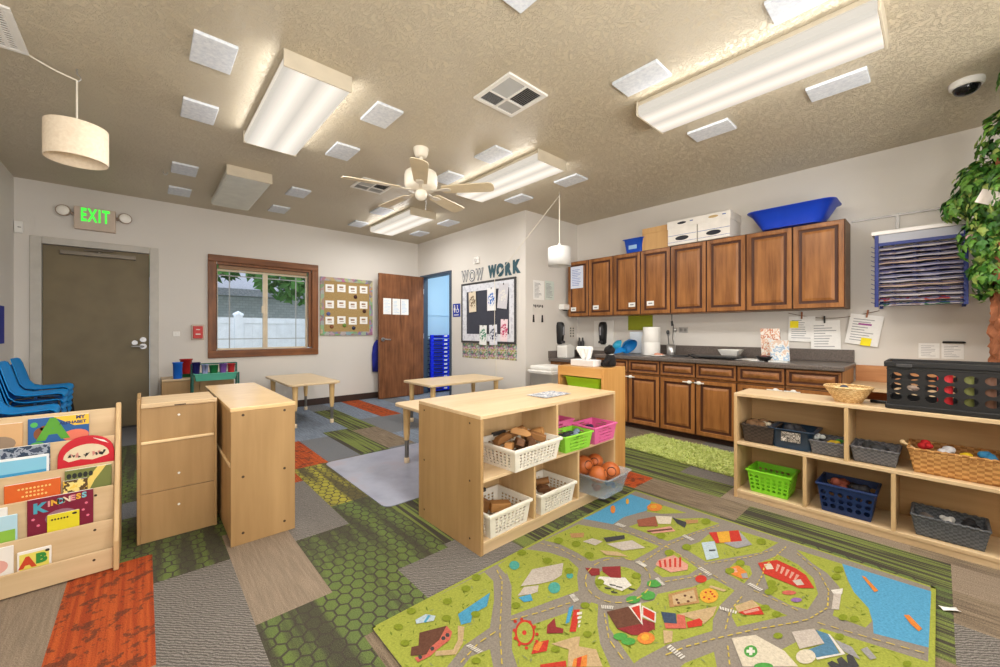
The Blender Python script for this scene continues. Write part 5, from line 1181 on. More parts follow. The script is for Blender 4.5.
def woven_basket(name, label, loc, rz, w, d, h, mt, amp=.0024, pu=.0065, pv=.009, taper=.86, group=None, rim=.007):
    t = thing(name, label, 'basket', loc, rz, group); m = MB()
    def fn(p0, p1, q0, q1, L):
        nu = max(4, int(L/pu)); nv = max(4, int(h/pv)); m.grid_wall(p0, p1, q0, q1, nu, nv, None, lambda i, j: amp*math.sin(PI*i/2+PI*j) if 0 < i < nu else 0)
    four_walls(m, w*taper, d*taper, w, d, h, fn); m.poly(rect(w*taper, d*taper, .003)); m.build('woven_body', mt, t, solid=.004, smooth=True)
    m = MB(); a = rect(w, d, h)
    for k in range(4):
        p, q = Vector(a[k]), Vector(a[(k+1) % 4]); n = max(6, int((q-p).length/.012))
        m.tube([p.lerp(q, i/n)+Vector((0, 0, .003*math.sin(i*2.4))) for i in range(n+1)], rim, 6)
    m.build('rim', mt, t); return t
def hole_basket(name, label, loc, rz, w, d, h, mt, nu, nv, r=.33, taper=.84, group=None):
    t = thing(name, label, 'basket', loc, rz, group); m = MB()
    def fn(p0, p1, q0, q1, L):
        n = max(2, round(nu*L/(w*taper))); P = lambda a, b, f: tuple(a[i]*(1-f)+b[i]*f for i in range(3))
        m.grid_wall(p0, p1, P(p0, q0, .12), P(p1, q1, .12), n, 1); m.hole_wall(P(p0, q0, .12), P(p1, q1, .12), P(p0, q0, .8), P(p1, q1, .8), n, nv, r, 3); m.grid_wall(P(p0, q0, .8), P(p1, q1, .8), q0, q1, n, 1)
    four_walls(m, w*taper, d*taper, w, d, h, fn); m.poly(rect(w*taper, d*taper, .002)); m.build('body', mt, t, solid=.004)
    m = MB(); rim_ring(m, w-.004, d-.004, h, .012, .014); m.build('rim', mt, t, bevel=.004); return t
def ribbed_basket(name, label, loc, rz, w, d, h, mt, group=None, dip=.3):
    """soft plastic basket with horizontal slits and a dipped handle cut-out in each long side"""
    t = thing(name, label, 'basket', loc, rz, group); m = MB()
    def fn(p0, p1, q0, q1, L):
        m.grid_wall(p0, p1, q0, q1, 24, 15, lambda i, j: (j % 3 == 1 and 3 < i < 20 and i % 6 != 0 and j < 11) or (j == 12 and 8 < i < 15))
    four_walls(m, w*.85, d*.85, w, d, h, fn); m.poly(rect(w*.85, d*.85, .002)); m.build('body', mt, t, solid=.0045)
    m = MB(); rim_ring(m, w-.004, d-.004, h, .01, .012); m.build('rim', mt, t, bevel=.004); return t

M_WBASK = plain('warm_white_basket', (232, 228, 218), .45)
BLOCKW = [wood('block_wood_%d' % k, a, b, 'x', .6, .8) for k, (a, b) in enumerate((((110, 74, 42), (158, 112, 66)), ((78, 52, 34), (118, 80, 50)), ((150, 104, 56), (196, 146, 90))))]
def block(label, loc, size, rot, k, group):
    m = MB()
    sx, sy, sz = size
    if k % 3 == 2: m.T = Matrix.Rotation(PI/2, 4, 'Y'); m.cyl((0, 0), sy*.55, -sx/2, sx/2, 14)
    elif k % 3 == 1: m.prism([(-sx/2, -sz/2), (sx/2, -sz/2), (sx/2, sz*.2), (sx*.25, sz/2), (-sx*.3, sz/2), (-sx/2, sz*.1)], sy, ((0, -sy/2, 0), (1, 0, 0), (0, 0, 1), (0, 1, 0)))
    else: m.box((-sx/2, -sy/2, -sz/2), (sx/2, sy/2, sz/2))
    o = m.build('wooden_block', BLOCKW[(k*2+len(label)) % 3], bevel=.004); o.location = loc; o.rotation_euler = rot; return tag(o, label, 'block', group)
# middle shelf
b1 = slot_basket('basket', 'large white slotted basket of wooden blocks on the upper shelf', (1.635, 1.655, .386), .05, .40, .32, .125, M_WBASK, .027, 'y', 'white slotted baskets of blocks')
b2 = slot_basket('basket', 'white slotted basket at the lower left of the toy shelf', (1.462, 1.672, .067), .03, .31, .27, .13, M_WBASK, .026, 'y', 'white slotted baskets of blocks')
b3 = slot_basket('basket', 'white slotted basket in the lower middle bay of the toy shelf', (1.862, 1.672, .067), .02, .33, .27, .125, M_WBASK, .026, 'y', 'white slotted baskets of blocks')
rr = random.Random(5)
spots = [(-.13, -.06, .1), (-.06, -.07, .115), (.02, -.075, .11), (.1, -.06, .115), (-.1, .03, .12), (-.01, .03, .135), (.08, .04, .13), (.0, -.02, .15), (.12, .0, .12), (-.12, -.0, .06), (.04, .0, .06), (-.04, -.05, .05)]
words = ['at the left front', 'beside the front rim', 'in the middle of the front row', 'at the right front', 'at the left rear', 'in the middle of the rear row', 'at the right rear', 'on top of the heap', 'at the right end', 'buried at the left', 'buried in the middle', 'buried near the front']
for k, ((x, y, z), wd) in enumerate(zip(spots, words)):
    block('brown wooden block %s of the large upper white basket' % wd, (1.635+x, 1.655+y, .386+z+.014), (.1+.02*(k % 3), .042, .04), (rr.uniform(-.35, .35), rr.uniform(-.4, .4), rr.uniform(-1.1, 1.1)), k, 'wooden blocks in the upper white basket')
block('brown wooden block leaning in the lower left white basket', (1.40, 1.72, .165), (.14, .07, .07), (.3, .4, .5), 0, 'wooden blocks in the lower left basket'); block('brown wooden block lying low in the lower left white basket', (1.51, 1.68, .14), (.12, .06, .05), (0, .1, -.4), 3, 'wooden blocks in the lower left basket')
for k, (x, y, z, wd) in enumerate(((-.08, .0, .08, 'at the left'), (.0, -.05, .085, 'at the front'), (.07, .03, .09, 'at the right'), (-.02, .05, .09, 'at the back'), (.05, -.06, .06, 'under the front ones'))):
    block('tan wooden block %s of the lower middle white basket' % wd, (1.862+x, 1.705+y, .067+z), (.09, .04, .04), (rr.uniform(-.3, .3), rr.uniform(-.3, .3), rr.uniform(-1, 1)), k, 'wooden blocks in the lower middle basket')
M_GRN = plain('lime_basket', (142, 208, 66), .5); M_PNK = plain('pink_basket', (224, 106, 164), .5)
ribbed_basket('basket', 'lime green slitted basket at the front of the upper right bay', (2.045, 1.605, .386), -.04, .27, .17, .105, M_GRN)
ribbed_basket('basket', 'pink slitted basket at the right end of the upper right bay', (2.333, 1.615, .386), .02, .265, .2, .115, M_PNK)
ribbed_basket('basket', 'second pink slitted basket behind the lime green one', (2.06, 1.755, .386), .0, .3, .12, .15, M_PNK)
def soft_toy(label, loc, c, s, n=5, group=None):
    m = MB(); rr = random.Random(int(sum(map(ord, label))))
    for k in range(n): m.ball((rr.uniform(-s, s), rr.uniform(-s*.6, s*.6), rr.uniform(0, s*.5)), s*rr.uniform(.45, .75), 10, rr.uniform(.6, 1), 6)
    o = m.build('toy', plain('toy_%d_%d_%d' % c, c, .7)); o.location = loc; return tag(o, label, 'toy', group)
soft_toy('dark cloth toy in the lime green basket', (2.02, 1.6, .455), (40, 44, 48), .045); soft_toy('grey-blue toy in the lime green basket', (2.1, 1.6, .46), (120, 140, 160), .04, 4); soft_toy('dark purple toy in the pink basket', (2.29, 1.63, .455), (56, 40, 70), .045)
# clear bin with hollow orange balls
gl = NT('clear_plastic'); tr = gl.n('ShaderNodeBsdfTransparent'); tr.inputs[0].default_value = (.9, .93, .95, 1); g2 = gl.n('ShaderNodeBsdfPrincipled', Roughness=.25); g2.inputs['Base Color'].default_value = hexc(220, 226, 232); mx = gl.n('ShaderNodeMixShader'); mx.inputs[0].default_value = .26
gl.l(tr.outputs[0], mx.inputs[1]); gl.l(g2.outputs[0], mx.inputs[2]); gl.l(mx.outputs[0], gl.out.inputs[0]); M_CLEAR = gl.m
t = thing('clear_bin', 'clear plastic bin of orange balls sticking out of the shelf', 'bin', (2.29, 1.585, .067), .04); m = MB(); tray(m, .26, .32, .31, .39, .135, .004, .012); m.build('body', M_CLEAR, t)
M_ORB = plain('orange_ball_plastic', (182, 98, 48), .4); M_ORD = plain('dark_orange_inside', (70, 32, 18), .6)
for k, (x, y, z, r, a, lab) in enumerate(((-.08, -.09, .13, .058, 2.6, 'orange ball at the left front of the clear bin'), (.06, -.1, .125, .066, 1.4, 'orange ball with a dark hole at the right front of the clear bin'), (-.05, .05, .15, .07, 2.0, 'orange ball at the left back of the clear bin'), (.09, .04, .15, .058, 1.2, 'orange ball at the right back of the clear bin'))):
    o = thing('ball', lab, 'ball', (2.285+x*.92, 1.585+y, .067+z), a-PI/2-.7, 'hollow orange balls in the clear bin'); m = MB(); m.ball((0, 0, 0), r, 22, .95, 12); m.build('shell', M_ORB, o)
    m = MB(); m.T = Matrix.Rotation(PI/2-.3, 4, 'X'); m.lathe([(.0, r*.86), (r*.36, r*.89), (r*.44, r*.92), (r*.47, r*.9)], n=20); m.build('hole', M_ORD, o)
soft_toy('red toy showing through the left end of the clear bin', (2.23, 1.53, .09), (150, 60, 50), .035, 4); soft_toy('blue toy showing through the front of the clear bin', (2.37, 1.50, .09), (50, 90, 150), .035, 4); soft_toy('white toy at the right rim of the clear bin', (2.47, 1.56, .19), (220, 220, 216), .028, 4)

# long shelf on the right: local rz=-pi/2 turns width along the shelf
R9 = -PI/2; ZU, ZL = .385, .056; FX = 3.02
M_DBR = weave_mat('dark_brown_weave', (78, 66, 58), (44, 36, 32)); M_NAVYB = plain('navy_plastic', (34, 58, 84), .4); M_GRYW = weave_mat('slate_grey_weave', (118, 118, 122), (78, 78, 84), .014, .01); M_GRYD = weave_mat('dark_grey_weave', (104, 108, 114), (66, 70, 76), .014, .01); M_NAVC = plain('deep_navy_plastic', (26, 48, 96), .4)
M_WICK = weave_mat('honey_wicker', (214, 164, 100), (158, 106, 54), .024, .013); M_STRAW = weave_mat('straw_wicker', (232, 204, 152), (190, 148, 92), .016, .011)
woven_basket('basket', 'dark brown woven basket at the left end of the upper shelf', (FX+.15, .815, ZU), R9, .185, .22, .115, M_DBR)
t = thing('basket', 'navy plastic basket second on the upper shelf with a hanging tag', 'basket', (FX+.15, .63, ZU), R9); m = MB(); tray(m, .2, .2, .225, .225, .125); m.build('body', M_NAVYB, t); m = MB(); m.box((-.05, -.122, .05), (.05, -.112, .11)); m.build('tag', printmat('hang_tag', [(70, 66, 60), (170, 164, 156), (96, 90, 84), (206, 200, 192)], 40), t)
woven_basket('basket', 'grey woven basket of yellow toys left of the shelf divider', (FX+.15, .447, ZU), R9, .175, .22, .08, M_GRYW, group='grey woven baskets')
woven_basket('basket', 'grey woven basket right of the upper shelf divider', (FX+.15, .245, ZU), R9, .195, .22, .085, M_GRYW, group='grey woven baskets')
woven_basket('basket', 'long honey wicker basket of toys at the right of the upper shelf', (FX+.16, -.055, ZU), R9, .33, .24, .125, M_WICK, .0034, .0085, .0115)
hole_basket('basket', 'bright lime green basket with round holes on the bottom shelf', (FX+.14, .752, ZL), R9, .24, .22, .15, plain('lime_holed_plastic', (132, 214, 44), .4), 7, 4)
hole_basket('basket', 'deep navy crate with lattice sides in the lower middle bay', (FX+.14, .366, ZL), R9, .255, .24, .17, M_NAVC, 6, 3, .36)
woven_basket('basket', 'long dark grey woven tray in the lower right bay', (FX+.13, -.035, ZL), R9, .265, .2, .105, M_GRYD, .002, .006, .009)
for lab, x, y, z, c, s, n in (('brown toy animals heaped in the dark brown basket', .15, .84, ZU+.1, (120, 90, 62), .05, 7), ('pale toy in the dark brown woven basket', .12, .79, ZU+.11, (190, 180, 160), .03, 4), ('dark toys in the navy basket', .15, .63, ZU+.09, (52, 52, 58), .06, 7),
                                 ('white bottle-like toy in the grey basket left of the divider', .13, .5, ZU+.08, (214, 222, 226), .035, 4), ('yellow toys in the grey basket left of the divider', .12, .43, ZU+.06, (226, 190, 50), .03, 5), ('green toy in the grey basket left of the divider', .17, .4, ZU+.065, (70, 150, 60), .025, 4),
                                 ('dark toys in the grey basket right of the divider', .15, .25, ZU+.05, (60, 62, 66), .05, 6), ('red toy in the long wicker basket', .14, .05, ZU+.125, (192, 34, 40), .035, 5), ('white toy in the long wicker basket', .14, -.03, ZU+.115, (216, 216, 222), .035, 5), ('yellow toy in the long wicker basket', .12, -.1, ZU+.11, (236, 200, 40), .028, 4), ('blue toy in the long wicker basket', .15, -.16, ZU+.115, (60, 140, 190), .032, 5),
                                 ('brown and red toys in the navy crate', .14, .4, ZL+.14, (130, 66, 50), .045, 6), ('dark toys in the navy crate', .14, .32, ZL+.13, (44, 44, 50), .05, 6), ('white toys at the middle of the dark grey tray', .12, -.03, ZL+.08, (208, 208, 206), .03, 5), ('black toys at the right of the dark grey tray', .13, -.11, ZL+.085, (34, 34, 38), .035, 6), ('grey toys at the left of the dark grey tray', .13, .05, ZL+.07, (110, 104, 100), .03, 5)):
    soft_toy(lab, (FX+x, y, z), c, s, n)
o = thing('spoon', 'pale wooden stick poking out of the wicker basket', 'stick', (FX+.12, .09, ZU+.1)); m = MB(); m.tube([(0, -.08, -.04), (0, .04, .035)], .007, 8); m.ball((0, .045, .038), .012, 8); m.build('body', M_EDGE, o)
# on top of the long shelf
t = thing('wicker_bowl', 'round wicker bowl on top of the long shelf', 'basket', (FX+.13, .365, .7145))
def wick_rings(prof, n=40, amp=.0025): return [[(( r+amp*(1 if (k+j) % 2 else -1))*math.cos(2*PI*k/n), (r+amp*(1 if (k+j) % 2 else -1))*math.sin(2*PI*k/n), z) for k in range(n)] for j, (r, z) in enumerate(prof)]
m = MB(); m.loft(wick_rings([(.058, 0), (.064, .011), (.07, .022), (.077, .033), (.083, .044), (.09, .055), (.097, .066), (.104, .077), (.11, .088)]), True, False); m.poly([(.062*math.cos(-2*PI*k/20), .062*math.sin(-2*PI*k/20), .002) for k in range(20)]); m.build('woven_body', M_STRAW, t, solid=.004)
m = MB(); m.tube([(.11*math.cos(a), .11*math.sin(a), .09) for a in [q*2*PI/32 for q in range(33)]], .007, 6); m.build('rim', M_STRAW, t)
soft_toy('grey pouch lying in the round wicker bowl', (FX+.13, .36, .775), (70, 74, 86), .04, 4)
# black crate
t = thing('crate', 'black plastic crate with rows of round holes on the long shelf', 'crate', (FX+.175, -.075, .7145), R9); m = MB(); w_, d_, h_ = .53, .29, .26
def fn(p0, p1, q0, q1, L):
    P = lambda a, b, f: tuple(a[i]*(1-f)+b[i]*f for i in range(3)); n = 8 if L > .4 else 4
    m.grid_wall(p0, p1, P(p0, q0, .16), P(p1, q1, .16), n, 1); m.hole_wall(P(p0, q0, .16), P(p1, q1, .16), P(p0, q0, .8), P(p1, q1, .8), n, 3, .36, 5); m.grid_wall(P(p0, q0, .8), P(p1, q1, .8), q0, q1, n, 1)
four_walls(m, w_, d_, w_, d_, h_, fn); m.poly(rect(w_, d_, .002)); m.build('body', M_BLACK, t, solid=.005)
m = MB(); rim_ring(m, w_-.006, d_-.006, h_, .016, .03); rim_ring(m, w_-.006, d_-.006, h_-.036, .008, .008); m.build('rim', M_BLACK, t, bevel=.004)
m = MB(); rim_ring(m, w_-.006, d_-.006, .026, .012, .024); m.build('base_flange', M_BLACK, t, bevel=.004)
m = MB()
for x in (-.2, .2): m.box((x-.03, -d_/2-.02, h_-.03), (x+.03, -d_/2-.006, h_-.012))
m.build('corner_clips', M_DGREY, t, bevel=.003)
for k, (y, c, lab) in enumerate(((.0, (212, 44, 52), 'red canister seen through the crate holes'), (-.07, (120, 124, 66), 'olive canister seen through the crate holes right of the red one'), (-.14, (120, 84, 66), 'brown canister seen through the crate holes at the right'))):
    o = thing('canister', lab, 'canister', (FX+.078, y-.022, .72)); m = MB(); m.lathe([(.026, 0), (.028, .005), (.028, .2), (.024, .21), (0, .212)], n=20); m.build('body', plain('can_%d' % k, c, .5, var=.25, nscale=20), o)
soft_toy('pale cloth bundle inside the black crate at the left', (FX+.17, .1, .8), (160, 140, 126), .05, 5)
t = thing('marker', 'black marker lying on the long shelf left of the crate', 'marker', (FX+.2, .225, .7145)); m = MB(); m.T = Matrix.Rotation(PI/2, 4, 'X'); m.lathe([(.004, -.05), (.009, -.045), (.009, .045), (.005, .055)], (0, .009), 12); m.build('barrel', M_BLACK, t)
for k, (y, lab) in enumerate(((.055, 'white card of handwritten notes on the wall above the crate, left one'), (-.075, 'white card of handwritten notes on the wall above the crate, right one'))):
    paper('note_card', lab, .12, .125, (XK-.001, y, .975), R9, lines=7, group='note cards on the wall over the crate')
t = thing('marker', 'black marker stuck on the wall over the right note card', 'marker', (XK-.012, -.08, 1.048)); m = MB(); m.T = Matrix.Rotation(PI/2, 4, 'X'); m.lathe([(.004, -.06), (.009, -.055), (.009, .055), (.005, .065)], n=12); m.build('barrel', M_BLACK, t)

# ------------------------------------------------------------------ drying rack
M_RACK = plain('blue_powder_coat', (32, 48, 118), .4); M_RACKG = plain('grey_rack_board', (166, 168, 178), .5)
t = thing('drying_rack', 'blue wire art drying rack hung on the wall right of the cabinets', 'rack', (XK, .103, 1.345), R9)
W2, DD = .237, .42
m = MB(); m.box((-W2-.03, -DD-.02, .575), (W2+.03, -.02, .605)); m.build('top_board', plain('white_rack_top', (232, 228, 226), .5), t, bevel=.003)
m = MB(); m.box((-W2, -DD-.004, .51), (W2, -DD+.004, .575)); m.build('fascia', M_RACKG, t); m = MB(); m.box((-W2, -DD-.008, .485), (W2, -DD+.008, .51)); m.build('front_rail', M_RACK, t)
for s in (-1, 1):
    m = MB(); m.box((s*W2-.012, -DD-.012, -.01), (s*W2+.012, -DD+.012, .575)); m.box((s*W2-.012, -.03, -.01), (s*W2+.012, -.002, .575)); m.build('post', M_RACK, t, bevel=.002)
NS = 13
def rack_shelf(z):
    m = MB(); r = .0024
    for y in (-DD, -.22, -.03): m.tube([(-W2, y, z), (W2, y, z)], r, 5)
    for k in range(5):
        x = -W2+2*W2*k/4; m.tube([(x, -.03, z), (x, -DD, z), (x-.028, -DD-.06, z+.012)], r, 5)
    return m.build('wire_shelf', M_RACK, t)
s0 = rack_shelf(0)
for k in range(NS):
    if k == 0: s0.location = (0, 0, .015); continue
    c = s0.copy(); COL.objects.link(c); c.parent = t; c.location = (0, 0, .015+.0375*k)
SHEETC = [(176, 170, 178), (160, 156, 174), (184, 176, 178), (156, 150, 170), (178, 154, 140)]
ONM = ['lowest', 'second', 'third', 'fourth', 'fifth', 'sixth', 'seventh', 'eighth', 'ninth', 'tenth', 'eleventh', 'twelfth', 'topmost']
for k in range(NS):
    c = SHEETC[k % 5]; m = MB(); rr = random.Random(k)
    m.loft([[(W2*(.97*(2*q/10-1)), y, .0025+.006*abs(math.sin(q*.9+k))*(1 if y < -.3 else .3)) for q in range(11)] for y in (-.05, -.2, -DD+.03)]+[[(W2*(.97*(2*q/10-1)), -DD-.004, -.02-.003*math.sin(q*1.3+k)) for q in range(11)]], False, False)
    o = m.build('drying_picture', printmat('dry%d' % k, [(150, 142, 148), (150, 52, 44) if k == 1 else (40, 84, 58) if k == 0 else (122, 114, 142), (158, 150, 156), (138, 120, 120)], 8) if k < 2 or k % 4 == 3 else plain('sheet_%d' % (k % 5), c, .8), solid=.0012)
    o.location = (XK, .103, 1.345+.0195+.0375*k); o.rotation_euler = (0, 0, R9); tag(o, 'painted sheet drying on the %s wire shelf of the blue rack' % (ONM[k] if k in (0, NS-1) else ONM[k]+' lowest'), 'picture', 'sheets on the drying rack')
t = thing('wall_rail', 'grey metal rail on the wall above the drying rack', 'rail', (XK, .2, 2.15), R9)
m = MB(); m.box((-.62, -.012, -.008), (.34-.68+.02, 0, .008)) if 0 else m.box((-.34, -.014, -.008), (.27, 0, .008)); m.build('bar', plain('grey_zinc', (150, 148, 146), .4, .6), t)
for x in (-.04, .24): m = MB(); m.box((x-.012, -.018, -.12), (x+.012, -.001, .012)); m.build('strap', plain('grey_zinc', (150, 148, 146), .4, .6), t)

# ------------------------------------------------------------------ paper tree with ivy
t = thing('paper_tree', 'indoor tree of crumpled brown paper covered in green ivy leaves', 'tree', (4.42, -.40, 0))
def crumple(rows, n=44, amp=.022):
    rr = random.Random(9); return [[((r+rr.uniform(-amp, amp))*math.cos(2*PI*k/n)+ox, (r+rr.uniform(-amp, amp))*math.sin(2*PI*k/n)+oy, z+rr.uniform(-.01, .01)) for k in range(n)] for r, ox, oy, z in rows]
m = MB(); m.loft(crumple([(.175-.0008*k+(.05 if k < 6 else 0), -.006*k*(k > 32), .0, .045*k) for k in range(52)]), smooth=False); m.build('trunk', plain('brown_kraft_paper', (164, 104, 72), .8, var=.3, nscale=14), t)
LG = [plain('ivy_leaf_%d' % k, c, .45, var=.3, nscale=6) for k, c in enumerate(((58, 108, 36), (96, 142, 54), (148, 168, 84), (40, 80, 32)))]
m = MB(); rr = random.Random(21)
def leaf(m, c, nrm, up, s):
    nrm = nrm.normalized(); a = up-nrm*up.dot(nrm)
    if a.length < .05: a = Vector((1, 0, .2))
    a.normalize(); b = nrm.cross(a)
    pts = [(0, -.5), (.3, -.42), (.5, -.05), (.26, .05), (.2, .3), (0, .62), (-.2, .3), (-.26, .05), (-.5, -.05), (-.3, -.42)]
    cen = m._p(c+nrm*s*.12); ids = [m._p(c+b*x*s+a*(y-.1)*s-nrm*abs(x)*s*.15) for x, y in pts]
    for k in range(10): m.face([cen, ids[k], ids[(k+1) % 10]])
def cloud(c, r, n, sq=(1, 1, 1)):
    for k in range(int(n*1.7)):
        d = Vector((rr.gauss(0, 1), rr.gauss(0, 1), rr.gauss(0, 1))).normalized(); q = rr.uniform(.72, 1.06)
        p = Vector((c[0]+d.x*r*sq[0]*q, c[1]+d.y*r*sq[1]*q, c[2]+d.z*r*sq[2]*q))
        if p.z > 2.735: continue
        m.cur = rr.choice((0, 0, 1, 1, 1, 2, 3)); leaf(m, p, d+Vector((rr.uniform(-.5, .5), rr.uniform(-.5, .5), rr.uniform(-.1, .6))), Vector((rr.uniform(-.4, .4), rr.uniform(-.4, .4), -1)), rr.uniform(.038, .066))
for c, r, n, sq in (((-.10, .01, 1.52), .2, 150, (1, .8, 1.2)), ((-.12, .06, 1.8), .22, 210, (1, .9, 1)), ((-.16, .10, 2.1), .25, 250, (1, 1, .9)), ((-.3, .04, 2.36), .24, 220, (1, .8, 1)), ((-.62, -.07, 2.54), .22, 190, (1.2, .8, .8)), ((-.84, -.04, 2.42), .2, 160, (1, .7, 1)), ((-.5, -.05, 2.2), .2, 150, (1, .8, 1)), ((-.02, .2, 1.5), .07, 26, (1, 1, 2.2)), ((-.05, .31, 2.02), .1, 60, (1, .8, 1)), ((-.14, .13, 1.52), .13, 120, (1, 1, 1)), ((-.22, .08, 1.95), .2, 200, (1, 1, 1.2)), ((-.2, .04, 1.66), .16, 120, (1, 1, 1)), ((-.45, -.02, 2.0), .2, 160, (1, 1, 1.2)), ((-.12, .16, 1.76), .16, 140, (1, 1, 1.1)), ((-.7, .02, 2.6), .15, 90, (1.4, 1, .8)), ((-.1, .22, 2.22), .09, 40, (1, 1, 1))): cloud(c, r, n, sq)
m.smooth = False; m.build('foliage', LG, t)
m = MB()
for k in range(7):
    a = rr.uniform(0, 6.28); m.tube([((.165-.03*(z-1.2))*math.cos(a+z), (.165-.03*(z-1.2))*math.sin(a+z), z) for z in [.9+.12*q for q in range(9)]], .007, 5)
m.build('vine', plain('brown_vine', (110, 84, 52), .8), t)
o = paper('tag_card', 'white card hanging among the ivy leaves of the paper tree', .11, .085, (4.0, -.215, 1.99), -1.2, lines=0, mat=plain('pinkish_white_card', (238, 226, 218), .7)); o.rotation_euler = (.2, .35, -1.0)
soft_toy('clear bag of pink and white bits hanging by the drying rack', (4.25, -.165, 1.78), (206, 168, 168), .035, 7)

# ------------------------------------------------------------------ rugs and mats
t = thing('floor_mat', 'pale plastic mat toned with a bluish reflection on the carpet under the hidden table', 'mat', (1.86, 2.955, 0))
PM = NT('pale_mat_plastic'); v = PM.coords(); f = PM.noise(v, 3.5, 4, .6); PM.color(PM.ramp(f, [(.3, hexc(134, 138, 158)), (.55, hexc(152, 158, 176)), (.75, hexc(160, 148, 160))])); PM = PM.set(.3, 0, .5)  # bluish reflection put into the mat's colour
m = MB(); rc = lambda w, d, r: [(sx*(w/2-r)+r*math.cos(a0+q*PI/8), sy*(d/2-r)+r*math.sin(a0+q*PI/8)) for sx, sy, a0 in ((1, 1, 0), (-1, 1, PI/2), (-1, -1, PI), (1, -1, 1.5*PI)) for q in range(5)]
m.prism(rc(1.42, 1.16, .06), .004, ((0, 0, .0005), (1, 0, 0), (0, 1, 0), (0, 0, 1))); m.build('sheet', PM, t); m = MB(); m.prism([(-.45, -.578), (.7, -.578), (.7, -.558), (-.45, -.558)], .0052, ((0, 0, .0005), (1, 0, 0), (0, 1, 0), (0, 0, 1))); m.build('red_edge', plain('dark_red_edge', (130, 50, 66), .5), t)
# green shag rug
SG = NT('green_shag'); v = SG.coords(); f = SG.noise(v, 34, 4, .7); SG.color(SG.ramp(f, [(.25, hexc(150, 170, 74)), (.5, hexc(196, 208, 122)), (.75, hexc(230, 234, 176))])); M_SHAG = SG.set(.95, 0, .1)
m = MB(); rr = random.Random(4); hx_, hy_ = .3, .72
m.box((-hx_, -hy_, .001), (hx_, hy_, .012))
for k in range(12000):
    x, y = rr.uniform(-hx_-.01, hx_+.01), rr.uniform(-hy_-.01, hy_+.01); a = rr.uniform(0, 6.28); l = rr.uniform(.015, .035); w_ = .004
    c = Vector((x, y, .008)); tip = c+Vector((math.cos(a)*l*.8, math.sin(a)*l*.8, rr.uniform(.008, .02))); s_ = Vector((-math.sin(a)*w_, math.cos(a)*w_, 0))
    m.poly([c-s_, c+s_, tip+s_*.5, tip-s_*.5])
o = m.build('shag_rug', M_SHAG); place(o, (3.745, 1.42, 0), -.097); tag(o, 'lime green shag rug on the carpet before the kitchen cabinets', 'rug')
